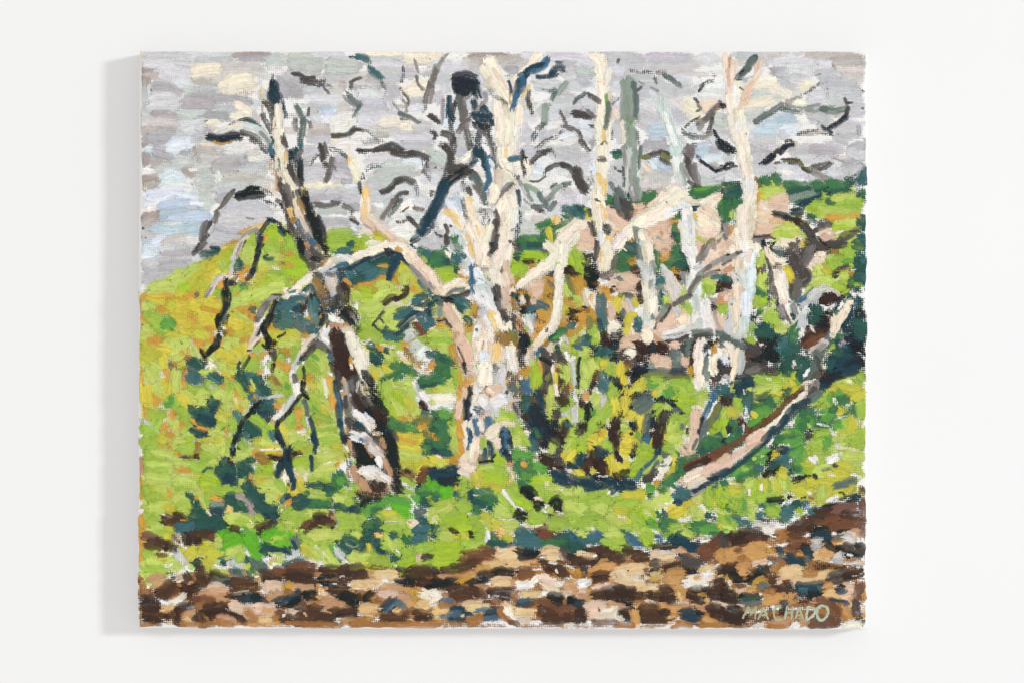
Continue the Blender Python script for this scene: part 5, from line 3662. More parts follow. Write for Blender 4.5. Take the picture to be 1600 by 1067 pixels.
T 216 680
#field
n+ 10 6 6 14 8 20 4
n 10 8 16 12 18 16 24
v- 9 24 10 32 12 34 6
o 8 22 4 30 6
O 5 22 17 22 20
l 9 18 18 28 20 36 22
l+ 9 38 6 44 8 50 6
n+ 10 46 14 54 14 58 10
m 9 52 6 58 4
w+ 5 63 8 62 16 60 22
w 6 56 24 50 26
K 6 46 24 52 22
C 5 60 22 66 23 70 25
K- 4 46 27 52 26
f 3 46 30 54 28 62 25
O- 5 42 18 43 22
O- 3 66 9 74 7
f- 4 74 8 78 14
K= 3 80 15 88 21
l+ 10 70 14 76 18 82 22
n+ 9 66 20 74 24 80 26
l 9 84 8 90 10 86 20
o 7 80 4 88 3
n- 8 94 4 92 16
l+ 9 106 14 112 18 118 16
l 8 98 22 106 22 114 20
n 8 108 8 110 14
n+ 10 8 28 18 28 28 30
l+ 9 12 32 24 34 36 32
n 9 8 38 18 38 30 38
l 8 40 30 50 30 58 32
n+ 9 56 30 66 32 72 28
l 7 76 30 82 28
O- 8 44 33 50 36 56 36
Y= 8 46 43 56 42 66 44
Y- 6 60 46 66 47
O- 7 40 42 44 44
v 5 2 44 3 56 3 66
R 4 2 24 3 32 3 40
l+ 10 10 44 20 46 32 46
n+ 9 8 54 10 58 10 62
o 8 16 54 24 56
l+ 10 20 56 30 56 38 54
n 9 40 54 48 52 56 54
l 9 38 48 48 48 60 50
n+ 9 70 40 78 40 80 44
m+ 11 66 50 76 50 86 54
n+ 8 74 56 86 58 94 58
n 9 88 56 98 57 108 54
o 6 60 60 70 58 78 60
l 6 108 46 106 52
O+ 6 32 58 34 62 36 64
o 9 24 64 30 66
n+ 10 10 68 18 66 24 68
l+ 10 12 76 22 76 32 72
n 10 8 84 14 88 20 92
l+ 10 38 66 46 66 52 68
n+ 10 42 74 50 74 56 74
l 9 46 80 52 80
o 9 30 76 38 78
l+ 10 12 96 22 98 30 100
n 9 10 90 18 84
o 8 30 94 34 102
n 10 14 104 24 106
g+ 4 1 80 4 77
v+ 6 3 84 4 90 5 96
O 6 3 98 3 104
l+ 8 66 62 70 70 72 76
n 6 72 60 73 70
O+ 4 60 64 63 67
O+ 5 76 64 82 66 88 67
l 7 62 60 68 58
C+ 8 28 86 34 88 42 88
D+ 6 38 82 44 84 50 88
C 6 28 90 36 91
f 2 25 82 28 83
v 2 44 88 52 88
s+ 4 50 61 54 64 58 68
s+ 8 60 70 62 76 64 80
s+ 9 58 80 66 84 74 86
s+ 9 76 76 84 74 90 74
N 8 76 80 88 80
s+ 10 56 90 68 90 80 90
T+ 9 42 94 50 96 58 92
s+ 9 62 98 72 98 82 96
s 9 80 86 86 90
s 8 84 94 92 95
Q 4 76 72 90 71
s+ 3 68 38 72 34 78 34
s+ 8 82 35 87 42 91 50
s+ 10 88 32 94 36 100 40
s+ 9 94 44 100 48 102 50
N 8 92 42 98 48
s 6 88 28 96 30
f= 8 94 26 102 30 102 34
D- 4 93 26 100 28
s+ 9 108 28 112 34 116 38
s 8 106 40 112 40
s 6 114 26 120 24
s- 5 118 34 120 40
O- 7 116 42 122 46 122 50
R 4 120 52 124 54
s+ 8 92 64 100 64 106 68
r 7 102 70 110 74
s+ 7 100 76 108 78 114 76
s 6 92 66 102 72
k+ 6 104 62 112 66 118 70
k 7 118 74 120 78 118 82
X= 6 112 84 120 86 118 90
Y 5 93 78 98 80
f- 4 92 82 98 82
s+ 10 112 52 118 56 124 60
s+ 11 116 60 124 66 132 72
s+ 11 126 74 136 78 142 78
N 8 132 84 140 84 146 80
s 8 130 64 126 56
s 6 138 86 144 88
l+ 9 94 86 104 86 114 88
n+ 8 104 90 114 92 122 90
n 6 124 84 130 88
l 7 114 96 122 94
f 3 116 88 119 92
C+ 8 96 98 102 99 106 101
D 5 100 102 106 103
f 4 94 102 102 104
f 3 106 98 112 98
C+ 8 124 98 130 94 138 92
D 5 124 102 132 98
K 5 140 92 146 91
0+ 9 112 102 122 103
0+ 9 88 104 96 105
0 9 130 104 142 102 154 98
n+ 8 148 96 156 92
q 8 110 98 116 104
C- 6 72 99 80 98
C- 6 52 104 62 104 72 103
k 5 6 106 16 106
k 5 34 106 42 106
o 9 122 8 130 10 126 16
l+ 8 128 6 134 8 140 12
p+ 8 132 14 142 16 148 16
f 3 128 15 142 14 150 14
O- 4 120 18 126 20
O+ 3 144 18 149 20
w+ 8 126 22 132 24 134 28
D- 6 136 22 144 22 148 24
w 5 130 29 138 30
f 5 140 34 143 30
n+ 10 126 36 132 38 138 38
m 8 132 34 140 36
R 3 132 46 142 47
l+ 10 130 52 140 52 152 50
o 9 126 44 132 46
l 9 136 58 142 60 150 54
l+ 9 136 64 140 66 142 68
n 8 146 48 154 56
f+ 5 150 40 154 42
l 6 150 44 156 46
O 4 147 62 146 68
O+ 5 152 72 158 68
T 6 150 68 154 64
s 4 154 62 157 62
n+ 7 150 80 156 78
g- 3 148 80 151 75
n 8 150 86 158 88
l 7 154 4 158 8
O 4 154 4 156 8
n 6 154 14 158 12
s 4 158 28 158 32
J- 4 157 50 159 54
f 3 72 78 76 84
#tree
J+ 4 101 0 99 8 98 14
J+ 5 98 14 99 20
J 3 104 13 106 15
S 2 98 10 99 16
N+ 5 146 0 149 6 152 12
J 4 144 0 150 10
J+ 6 158 14 154 20 150 28
J+ 7 152 26 148 34 146 40
J+ 5 156 24 157 34 158 40
N 5 148 30 145 42
T 444 680
#field
l 9 6 4 14 6 22 4
n+ 10 14 10 22 14 28 10
p- 5 2 4 6 6
O- 4 14 16 22 16 27 17
D+ 5 8 20 14 19 18 18
K 4 6 24 10 22
X- 5 14 22 20 22
m+ 9 12 28 20 28 26 26
n 8 18 32 26 30
n+ 8 40 6 48 6 56 8
l+ 9 40 16 50 16 60 14
X- 5 38 18 46 18
o 8 52 10 60 12
l+ 8 36 24 44 24 54 22
f 6 40 30 48 29 54 26
p- 6 50 28 58 24
l 8 34 36 44 34 54 32
n 6 32 32 36 26
f+ 8 16 38 22 42 26 46
p 8 14 46 20 46
l 8 14 34 22 38
n+ 8 28 44 36 42 46 46
l 7 30 38 40 40
o 7 18 52 22 58
p 7 6 54 12 60
l 6 2 44 6 48
O 5 54 31 57 30
o- 6 62 18 64 26
Y- 4 66 38 68 44
f+ 9 2 40 3 46
s+ 7 26 53 36 53 44 54
s+ 8 42 56 50 58 54 58
r+ 8 46 60 52 64 56 58
r+ 4 52 42 56 50 60 54
r+ 4 58 40 62 46 66 52
r 4 50 48 54 53
q 8 58 46 62 50
n- 9 58 60 64 64 70 62
n 9 72 54 74 58
g= 8 64 54 72 58
l+ 8 26 60 34 62 42 62
n 6 38 66 48 68
l+ 8 54 64 62 68 70 70
n 8 64 72 74 70
r 4 24 58 25 62
X- 4 54 64 50 74
s+ 9 12 72 20 72 30 71
r+ 9 30 71 40 72 48 71
s 6 10 76 20 77
s= 5 32 74 48 74
g- 4 10 82 18 81
g- 4 46 78 54 78
N 4 2 66 6 62
O 4 2 72 6 69
g- 4 0 74 3 74
s+ 6 56 72 62 76 68 78
N+ 7 68 78 74 76 80 75
s 5 72 82 80 78
N- 6 74 64 76 70
g 3 66 82 76 86
n+ 9 4 84 14 84 28 82
n+ 9 8 90 18 88
l 7 26 82 38 80 46 80
n 10 4 96 12 100
l 7 2 92 10 94
D+ 8 32 86 38 84 44 84
C+ 9 22 95 30 92 36 90
C+ 8 38 92 46 90 52 94
A 5 48 82 52 82
A 5 20 94 26 90
D 5 44 99 52 96
C 5 22 101 28 98
R- 5 50 84 53 88
n+ 10 58 86 66 86 74 88
n+ 10 60 96 70 94 78 94
l+ 9 54 102 62 104
l 9 28 104 38 104 48 102
n 8 40 98 48 102
X- 5 32 103 40 102
s 4 10 104 12 106
Y 3 12 98 14 100
n 8 78 84 84 88
q+ 9 84 74 92 76 98 72
r 6 92 78 102 76
q 8 100 70 110 68
q+ 9 114 68 122 70 130 72
0+ 9 116 76 124 78 130 78
0 7 118 83 128 84
o+ 8 102 82 110 84 116 82
n 8 96 86 104 86
l 8 116 88 126 90
g- 4 86 87 92 87
g- 4 104 90 114 90 126 94
g- 4 106 76 112 76
s+ 7 95 88 98 92 102 96
s+ 8 84 99 92 98 102 98
N 8 84 104 92 104
r 7 86 94 94 92
s- 3 68 99 76 98
n+ 9 106 98 116 96 124 98
n 9 76 102 80 106
n 8 108 104 118 104
s+ 6 113 102 116 104
Y- 6 96 104 100 102
l+ 8 72 104 78 102
n 6 128 100 130 104
p 8 118 6 128 6 138 4
O 4 118 2 126 4 138 8
p+ 9 122 14 132 16 142 14
l+ 10 118 20 130 22 142 24
o 9 124 30 136 30 148 30
p 8 140 34 152 30 158 26
l 8 124 38 130 34
r+ 8 147 10 152 12 158 12
s 6 148 6 158 7
r 6 150 16 158 17
n+ 8 124 46 130 48 136 48
A+ 7 125 37 130 40 134 44
D 4 126 37 132 38
n- 9 124 56 134 56
g- 6 122 50 130 54 136 58
g- 5 128 62 134 64
A+ 7 144 37 150 35
A 6 142 43 148 46
A 5 144 48 146 46
N+ 8 152 37 158 38
N+ 7 156 44 160 47
B- 5 142 52 142 56
0+ 7 150 49 156 53 160 56
q 8 144 58 152 58
r+ 7 142 62 150 62
s+ 7 144 67 150 68 154 71
s 5 142 70 152 72
q 7 136 66 138 62
g- 5 138 74 142 80
G- 7 138 80 146 80
g= 7 144 82 152 84
l 8 156 80 158 76
s+ 8 142 92 150 92
T+ 8 138 98 146 98 152 94
s 7 140 104 148 104
n- 8 152 100 158 98
X 4 134 92 138 90
X- 6 154 92 158 92
n 8 152 66 158 66
#tree
N+ 6 4 14 3 20 6 28
N+ 5 2 26 4 34 8 42
N+ 5 6 34 8 42 10 48
N+ 4 10 46 10 52 8 56
J 4 4 16 4 26
J- 4 5 50 7 54
N+ 4 30 0 32 6 34 10
N 4 34 8 32 14 31 18
N+ 4 28 22 29 28 29 36
J 8 68 2 66 2
B 5 62 2 64 8
R+ 5 68 6 70 10 72 16
N- 6 66 20 68 30 68 38
S- 5 70 26 72 34
S- 4 66 38 70 46 76 52
R+ 6 72 34 74 40 76 44
J+ 9 76 8 78 16 80 24
J+ 11 82 12 86 20 92 28
J+ 9 82 26 90 28 96 32
J 8 84 10 92 24 98 34
R 3 84 10 92 22
g+ 6 72 2 78 4 86 6
S 4 80 4 84 6
k+ 8 88 6 94 12 100 20
d+ 6 90 12 96 18 102 22
V 4 96 12 100 18
K 4 94 4 100 8
J+ 9 108 2 112 10 114 18
J+ 8 112 14 114 22 116 30
J 8 110 22 114 28 118 36
R 5 102 4 104 12
R+ 5 104 26 108 34 110 40
i 4 100 26 101 34
g+ 5 98 24 100 30
f+ 8 82 38 88 40 96 44
g+ 8 84 36 92 36 98 40
V 4 80 42 90 46
D+ 3 80 42 84 45
K+ 3 100 40 106 36
V+ 7 100 43 106 46 110 48
g 5 104 42 110 46
L 3 90 48 91 56
R+ 8 80 48 84 54 88 58
R- 8 80 58 90 60 104 60
D+ 8 94 50 98 54 102 52
D- 8 94 58 104 58
R- 6 108 54 112 60
X- 4 110 48 112 54
J+ 7 118 48 120 54 122 56
J 6 114 52 118 60
B- 5 116 42 118 46
J- 6 118 34 122 42
J- 8 82 62 92 64 100 64
J+ 7 84 68 82 72
J- 6 88 68 100 66
T 672 680
#field
r 9 4 8 12 8 22 8
v- 6 4 4 10 3
r 9 6 14 16 14
s+ 7 4 18 14 18 24 18
N 5 2 14 8 16
l 7 24 6 26 12 28 18
O 5 32 6 32 14 32 22
v 5 22 28 28 28
p+ 7 2 24 10 28 18 32
l 6 8 30 14 34
X 4 6 20 12 24
v 4 22 24 28 24
N+ 8 4 38 14 38 26 34
N+ 9 2 44 14 44 28 42
B+ 8 10 48 20 49 29 47
N 6 26 36 29 40
0+ 8 2 50 6 54 10 58
0+ 9 12 58 18 58 22 56
0 7 14 64 20 62
q 6 4 56 8 60
r 7 4 62 10 64
s- 7 4 66 10 66
n+ 9 8 74 18 72 26 70
l+ 10 8 82 16 80 24 74
n+ 10 30 72 38 72 44 70
n+ 9 10 86 20 86 30 80
m+ 10 16 92 28 90 40 86
m+ 10 28 98 40 96 52 92
n 9 44 90 56 86 48 96
l+ 8 4 86 6 90
s- 5 2 92 4 98 6 104
g- 4 2 84 8 92
r- 6 8 98 6 104
n 8 14 94 20 98
o+ 9 14 104 20 104
o 7 34 104 40 104
l+ 8 54 88 62 88 60 92
o 7 54 84 64 88
n 7 52 102 56 104
D+ 4 20 97 26 100 29 103
J+ 3 40 100 44 103 42 106
g- 3 39 82 45 80
g 3 60 98 62 106
n- 8 32 50 40 50 44 54
X- 6 40 42 44 46
g+ 5 48 53 52 57
p- 6 26 54 30 58
T- 6 26 60 34 66
n 6 32 60 40 58 38 64
r+ 8 46 58 48 64 50 68
r+ 9 54 56 60 60 66 62
r+ 9 56 66 64 68 70 66
N 6 42 60 42 68
s+ 7 46 70 54 72 58 74
r 7 46 76 52 80
g- 4 44 62 50 62
s- 6 62 76 66 82
g- 4 52 76 60 78
X+ 6 60 22 60 34
m+ 10 66 28 74 28 78 32
n+ 10 52 34 62 36 72 38
m+ 11 58 42 68 44 80 42
o+ 9 48 38 50 44 54 46
o 7 46 50 54 50 60 50
n 9 72 36 80 38 78 46
l 3 52 33 66 33
O- 4 64 48 67 53
X- 8 80 30 84 38 86 46
Y- 7 82 48 82 56
R 5 82 28 86 30
l 8 68 56 74 60
o 5 66 54 76 56
n+ 8 74 62 80 68 84 74
l+ 9 72 74 78 80 84 80
l+ 9 68 80 76 84
n 8 88 72 86 80
l 8 76 92 84 92 92 92
o 7 64 94 72 96
g+ 5 77 58 84 66 92 74
g 4 92 74 100 80 108 81
g- 3 70 85 80 88 90 86
n+ 9 84 54 88 62 96 70
m+ 9 92 68 100 72 106 76
n 6 86 52 92 60
q+ 8 88 22 96 20 104 22
r+ 9 92 30 96 36 102 42
r+ 9 104 30 108 36 108 44
q 8 96 42 104 46 100 50
q+ 8 108 30 116 34 120 34
r 5 94 50 102 54
O+ 5 96 29 99 33
X- 6 108 26 116 24
X- 5 112 38 114 42
m+ 10 108 48 118 48 126 50
n+ 10 110 56 120 60 130 60
n 9 120 66 126 66 124 72
X- 7 122 48 122 56
l 8 126 56 136 54
n+ 9 112 54 116 64
J+ 7 98 57 104 58 111 63
J 5 97 55 106 63 110 66
X+ 4 110 66 116 66
J+ 7 110 72 116 72
J 5 110 76 114 76
J- 5 118 70 120 74
J+ 9 128 70 132 68 134 72
J+ 7 128 74 136 78
g 4 120 74 126 80
B- 3 122 82 130 83
B 2 124 88 130 86
J+ 7 90 78 94 82 100 82
J+ 6 92 85 98 84 102 83
n+ 9 104 84 114 86 120 84
n 9 106 90 116 90
l 6 126 76 124 80
X- 6 132 80 140 82
n+ 10 128 90 136 90 142 94
n+ 10 140 62 148 62 156 64
l+ 10 142 72 150 74 156 70
n 9 144 84 154 82
l 9 140 56 150 58
n+ 9 150 92 156 92
X- 7 96 92 108 96 118 94
X- 6 66 100 72 102
Y- 6 70 98 74 102
X- 6 82 104 88 98
T+ 7 92 100 98 100 100 104
T 6 106 102 112 104
A+ 8 114 100 122 100 128 102
C 6 116 104 128 105
n 8 124 96 134 98
s- 5 132 104 142 104
g= 5 142 98 150 96 156 100
s- 5 146 104 156 104
s- 6 66 105 80 106
l 8 88 4 96 4
X- 7 92 12 102 14
n 6 98 4 104 10
T- 6 106 6 110 14
K- 7 114 6 122 4
B- 7 120 6 126 10
D+ 8 132 4 138 6
l 5 129 4 128 12 128 20
p 4 126 3 131 2
g- 4 114 12 120 18
K- 5 134 14 140 14
K- 6 126 22 136 24
D+ 7 118 23 124 28 130 33
D 5 116 26 122 30
K+ 7 132 28 138 28
D 6 134 34 140 36
X- 5 128 34 136 38
N+ 8 130 40 138 46 146 52
N 8 132 44 140 48
N+ 7 150 48 156 50 160 56
m+ 9 146 6 152 10 158 14
p+ 8 144 24 150 20 154 18
l 5 142 14 148 4
N+ 7 154 22 157 28
N+ 5 144 30 150 32 154 36
D 3 158 32 160 36
X 5 144 42 148 40
l 6 150 42 156 42
g- 4 134 57 140 54
g- 4 152 62 160 58
#tree
f+ 4 36 4 38 12 39 16
S+ 4 42 2 42 8 40 14
X+ 7 48 6 46 14 44 22
X+ 7 36 24 40 20 44 26
X+ 7 34 32 40 34 44 34
P 3 48 18 46 28
X 5 32 38 38 40
f 4 44 10 42 22
n+ 7 56 6 56 12
N+ 5 62 9 65 14 64 20
N+ 6 60 16 57 22 56 26
J+ 3 52 28 60 27 66 27
Q 2 60 12 60 24
J 3 64 24 68 20
w 3 52 20 51 26
S+ 9 78 2 77 10 78 16
B 6 74 4 74 14
B 5 82 4 84 10 84 16
B+ 6 78 18 81 22 82 24
l 3 66 8 68 14
X+ 6 70 4 70 12
T 900 680
#field
n 8 4 8 8 4 12 2
m+ 9 6 12 4 16
p+ 9 16 6 20 8 18 14
p 7 26 2 26 6
N+ 7 22 14 28 17 34 18
N 6 22 19 30 20
D+ 8 17 18 18 24 16 30
C+ 8 8 30 14 32
D 5 12 38 10 34
N+ 6 4 20 4 30
p 6 2 38 8 42
p+ 4 16 38 20 36
p 5 34 22 38 26
n- 7 34 6 34 16
D+ 8 26 30 30 34 30 40
D 5 24 28 34 30
D+ 6 54 36 48 40 44 44
D 5 40 40 46 46
p- 7 38 32 40 38
p+ 6 48 30 54 32
p- 5 34 24 36 34
J- 4 20 44 32 46
g- 4 22 42 34 42
p+ 9 50 6 56 8 58 4
p 8 50 14 56 14
B- 6 60 8 62 16
B- 5 56 20 62 20
g- 5 56 26 62 26
n+ 10 70 14 76 14 78 18
m+ 11 68 24 74 22 78 20
n+ 9 60 34 66 32 72 30
m 8 58 40 64 38
n 7 70 10 78 10
S 6 72 2 76 6
p 3 79 4 79 12
D+ 9 85 2 85 6 85 12
N 6 86 14 85 20 82 26
T+ 5 84 24 78 30 72 34
T 4 70 36 64 42 62 46
l+ 4 88 22 84 28 76 36 70 40
K+ 5 82 34 78 40 72 44
K 4 78 46 70 48
G 4 86 26 82 32
l+ 10 98 4 104 4
n 9 94 14 102 14
l- 8 98 18 102 24
G- 5 92 22 98 20
T- 5 90 30 96 30
f 6 90 36 96 34
f+ 4 98 24 94 30
X- 8 86 42 92 44
o+ 4 102 30 100 38 94 44
p 3 104 22 102 32
v+ 4 85 48 83 53
v 3 98 40 92 46
r+ 8 106 28 110 32 106 38
r+ 9 104 44 98 48 92 50
r 8 108 40 104 46
r 6 88 56 92 58 90 52
q 5 74 54 80 56
s- 5 76 64 80 66
g- 5 70 60 74 66
X- 6 84 58 84 66
f- 5 98 54 104 58
f 4 92 70 98 72
N+ 8 4 48 12 48 18 50
N+ 8 12 54 22 56 28 54
N+ 7 34 52 38 54 40 60
N 6 32 48 38 50
N+ 7 48 50 56 52 62 52
N+ 6 46 56 56 57 62 57
s 3 54 54 60 54
g- 4 18 48 24 46
g 4 2 58 8 60
g 4 20 60 24 58
g+ 5 32 60 34 57
g 5 40 62 46 60
l+ 9 2 56 3 60
n+ 7 24 62 28 58 30 54
n+ 10 4 68 14 66 24 64
l+ 10 2 76 12 78 20 76
n+ 10 14 72 26 70 36 66
n+ 10 10 84 20 82 30 76
l+ 10 22 76 32 76
n+ 10 4 92 14 92 22 90
n 10 24 92 34 96 42 100
l 9 14 100 20 98
m+ 10 46 66 56 66 66 64
o+ 8 50 61 62 62 70 62
n 10 42 74 52 72 64 72
m+ 9 60 78 68 84 74 90
m+ 9 68 78 74 82 80 88
o 7 40 78 48 78 54 80
n 10 58 84 64 90 72 94
p+ 7 38 84 46 88 56 92
l 10 34 84 46 92 56 98
l 10 36 100 46 102 54 104
n 8 46 98 58 98
X- 6 44 84 52 86
n+ 10 70 100 80 98 84 102
l 9 62 102 74 104
l- 8 74 70 82 74
l- 9 88 66 98 66
X- 6 70 78 78 82
q 8 76 90 84 94
g 4 16 96 20 98
S+ 6 14 104 20 104 26 104
S+ 6 52 104 58 105
s 4 46 99 52 101
S- 5 0 98 2 104
g- 5 58 102 66 106
g- 5 80 98 88 104
X- 6 86 72 94 76 92 82
X 4 84 88 88 86
p+ 9 104 80 112 76 120 70
p+ 9 98 84 108 80 114 76
o 7 106 88 112 86
p 5 96 84 100 80
r+ 6 90 86 92 92
s 5 92 80 93 86
r+ 7 90 94 98 90 104 92
r 6 92 100 98 102
g 5 108 88 112 86
g- 5 112 88 122 84
l 9 118 78 126 76
l- 9 124 86 134 84
X- 7 124 70 130 68
l 8 128 66 132 60
T+ 7 106 58 112 60 118 58
T 7 106 66 112 64 118 62
N 5 104 70 110 70
K+ 5 122 58 128 54 134 50
k 3 124 62 132 56
L 4 118 56 126 52
n+ 8 100 96 108 96
l+ 8 108 102 116 100 124 104
n 7 116 96 122 98
N- 5 112 94 118 90
r+ 8 122 94 132 94 140 92
q+ 8 130 98 140 98 148 96
r- 6 120 100 130 100
s- 4 136 84 144 82
g- 5 140 80 148 84
T- 6 142 86 146 88
n+ 9 137 60 138 66 138 72
m+ 10 150 56 150 64 149 70
m+ 8 152 66 154 72
n 8 142 66 146 74
p 3 143 66 145 74
l 7 152 80 158 84
n 6 150 86 156 88
o 7 150 92 156 98
X- 6 138 88 146 90
B+ 3 104 102 112 104
X- 6 128 104 140 106
D+ 6 150 104 158 104
s- 5 144 54 148 52
r 6 156 54 158 58
g- 5 130 50 142 48
l 8 156 64 158 60
s 6 158 72 158 76
T 6 156 52 158 48
X- 7 108 22 116 22
P+ 8 112 14 116 16 118 20
L- 3 112 12 118 16
r- 6 112 24 122 22 128 18
s+ 6 130 18 138 12 146 8
r+ 8 134 10 142 6 152 6
r 8 144 14 154 12
B 6 154 6 158 4
r 6 110 26 116 30
#tree
D+ 6 41 2 42 10 42 18
J+ 4 42 18 45 24
D+ 5 44 22 46 26
P+ 7 124 2 122 8 120 16
G+ 3 126 4 122 14
A+ 8 158 18 148 21 138 24
D+ 7 136 26 126 30 116 34
A 5 154 22 144 26
v 3 118 38 114 42
f+ 7 134 36 124 40 114 46
V+ 7 136 42 126 48 118 52
P+ 8 158 28 146 32 134 38
P+ 6 158 22 150 26
X 5 128 36 116 42
b 3 128 48 120 54
N+ 6 158 36 150 40 142 43
B 4 146 44 138 45
g- 5 104 50 110 52
L- 4 108 54 112 52
T 1128 680
#field
r 8 6 6 14 6
X- 5 4 18 8 15
D+ 6 0 22 4 20
r+ 10 60 4 68 4 76 2
q+ 9 66 8 76 8 82 4
g- 5 44 8 54 4
g- 5 40 14 50 10
r- 6 38 10 46 14
q+ 9 30 20 38 18 46 16
q- 9 32 26 42 24 48 20
l 3 32 26 35 22
X- 5 40 22 46 20
g- 5 62 10 72 10
X- 4 58 10 64 9
J- 6 48 22 54 18 56 14
D- 4 46 30 52 26
p 5 54 22 60 20
N+ 8 62 18 68 16 72 20
T+ 8 60 26 68 24 74 18
T 7 64 30 70 28
g- 6 74 22 70 30
g- 5 84 8 92 6
K- 5 88 2 94 2
q+ 9 80 18 84 22 82 28
q+ 9 78 28 82 32 80 38
r 6 76 34 82 36
q 6 72 20 84 14
r+ 7 22 32 28 30 32 28
q+ 8 12 40 20 38 28 34
r+ 8 18 46 24 44 34 40
T- 6 34 34 42 36
r- 7 30 40 38 38
l- 4 20 36 28 34
J+ 4 44 42 50 38 58 34
J 4 54 40 60 32
s 5 50 34 60 28
r 4 22 54 26 48
g- 5 4 46 14 44
X- 6 8 50 16 52
O 4 16 52 20 53
r 5 2 50 6 52
n+ 10 4 58 14 60 22 60
m+ 10 2 70 6 72
o+ 8 10 56 18 58
l+ 10 28 54 32 50 36 46
m+ 10 30 62 36 58 38 48
o+ 10 42 50 46 54 46 58
o+ 10 54 50 58 54 56 60
l+ 10 62 42 66 48 66 56
o+ 9 60 40 68 42
n+ 8 38 66 48 64 58 62
f 4 41 50 41 58
l 3 53 46 54 58
f 3 28 54 29 64
n 3 50 52 49 60
n 3 69 44 68 56
o+ 10 74 54 82 54 90 54
o+ 10 78 60 88 62 96 60
o+ 10 90 46 98 48 104 50
l+ 10 94 36 102 38 110 38
o+ 10 104 52 112 52 120 50
o+ 10 110 42 122 42 134 40
o+ 10 118 32 128 34 136 36
l 9 96 28 106 30 116 28
o+ 10 100 64 108 64 116 58
o 9 124 56 132 56 136 50
o+ 8 118 60 128 62
l 8 104 54 104 68
n+ 10 94 10 102 10 108 14
n+ 9 94 20 104 20 110 22
o 9 88 28 94 30 92 22
q+ 6 108 4 110 10 108 16
n 8 98 26 108 24
m 6 88 36 94 38
g+ 6 94 24 98 26
g+ 7 110 26 116 24 120 20
l- 8 112 16 122 12
l 9 122 4 132 4
n+ 10 132 8 140 6 146 10
n 9 134 4 144 3
g- 6 118 10 130 14 142 16
l+ 9 128 20 138 22 146 22
l- 8 136 28 146 28
l- 8 134 36 144 38
g- 6 134 40 146 44
G- 4 104 36 112 34 120 34
B 4 116 31 121 31
g- 5 110 40 118 42
G+ 6 118 52 128 49 139 46
G 4 120 54 132 51
J- 3 74 47 84 44 94 42
J+ 4 96 41 99 44
J- 3 74 50 82 48
J+ 5 48 67 56 67 63 66
J 3 70 63 72 64
J 2 82 65 88 64
J+ 3 122 60 126 60 128 63
l 6 120 64 126 66
g- 5 72 40 78 42
g- 5 70 60 78 62
g+ 3 90 60 93 61
g- 4 74 66 82 66
g 6 110 68 118 64 120 62
w 3 90 64 96 66
s 5 70 38 72 42
r+ 5 6 72 8 76
n+ 8 10 70 14 74
q+ 6 20 68 22 74 22 78
n 7 16 76 18 68
l 7 28 70 36 70
q- 3 34 70 38 66
n- 8 14 82 24 82 32 80
l- 7 28 86 36 84
q 7 44 74 50 76 56 74
n+ 8 48 80 56 80 62 84
T- 6 42 74 44 72
g- 5 38 78 46 78
T+ 8 64 76 70 78 74 78
T+ 8 64 84 70 86
s 7 76 72 82 72
n 6 80 78 82 82
g= 6 74 80 84 84
S- 6 86 70 92 72
g= 6 88 74 96 74
T- 5 92 80 102 80
B+ 6 106 76 114 74 120 70
B+ 7 120 70 130 68 138 67
N 6 138 64 144 66
g- 5 110 68 126 68 134 64
T+ 7 12 86 20 88 24 92
T 6 22 96 30 92
g- 5 20 86 30 86
T- 5 38 82 44 86
g- 5 42 84 54 88
n+ 9 2 86 8 92 14 96
l 7 2 96 10 98
q 6 2 100 6 99
q 4 4 84 10 90
#path
X- 6 18 98 26 97 32 97
C- 5 38 90 50 88 62 88
A- 5 48 94 56 94
d+ 8 36 94 44 96 54 98
F 6 44 98 50 100 56 98
D+ 5 4 103 14 102
D+ 7 14 104 26 100 38 100
D 6 20 106 34 104 44 104
X= 6 60 94 66 92 74 88
Z+ 7 58 102 64 100
C+ 8 70 98 80 92 88 86
C+ 9 72 102 84 98 92 92
C+ 8 92 86 102 88 112 84
C+ 9 100 80 112 80 124 76
H+ 9 118 78 128 76 140 74
A+ 9 108 90 120 88 132 88
C 9 126 82 136 84 144 84
A+ 8 124 92 136 92 144 90
D 6 90 98 100 96
J+ 7 98 100 106 98 114 98
J 7 94 104 104 104
A 7 112 94 124 96
Z 8 74 106 84 104
C 7 146 56 147 62
H+ 7 147 68 147 76 148 86
H 7 146 90 146 98 147 106
X 6 126 104 134 104
R 7 136 100 144 102
J 3 120 100 134 98
T 216 830
#field
n+ 8 20 2 28 4 34 4
p 6 28 6 34 6
O 4 2 4 3 16 3 30
n+ 9 8 20 12 26 16 28
l+ 10 12 30 20 34 24 38
n+ 10 10 40 20 42 26 38
l+ 8 10 46 18 46
o 8 22 26 30 28
h+ 8 40 24 46 28 50 32
l- 7 32 36 40 34 46 38
g- 6 28 36 36 34
g- 5 44 24 46 36
o+ 9 52 20 56 24 60 26
o+ 10 66 16 72 20 78 20
o+ 10 72 26 80 24 84 22
o 9 68 32 74 36 76 38
l 7 78 12 84 8 84 16
s- 5 58 32 66 32
K 3 60 31 64 32
l 7 78 38 90 40
g- 5 78 34 88 38 96 36
T+ 5 86 29 92 28 96 26
s 5 88 32 91 32
0+ 10 90 8 100 8 106 8
0+ 10 92 18 102 14 110 8
0+ 9 112 4 118 12 122 20
0+ 9 116 18 122 24 128 28
0+ 9 134 6 144 6 152 4
n+ 9 140 10 150 10 158 8
0 9 146 14 156 12
l+ 9 94 24 102 20 108 18
h+ 8 98 30 104 34 102 38
n+ 8 108 24 104 30
g 5 112 20 116 26
X- 5 126 8 128 10
s+ 6 132 14 138 18 144 20
N+ 6 138 18 148 20 156 23
s 7 130 20 134 18
l+ 8 144 26 154 28
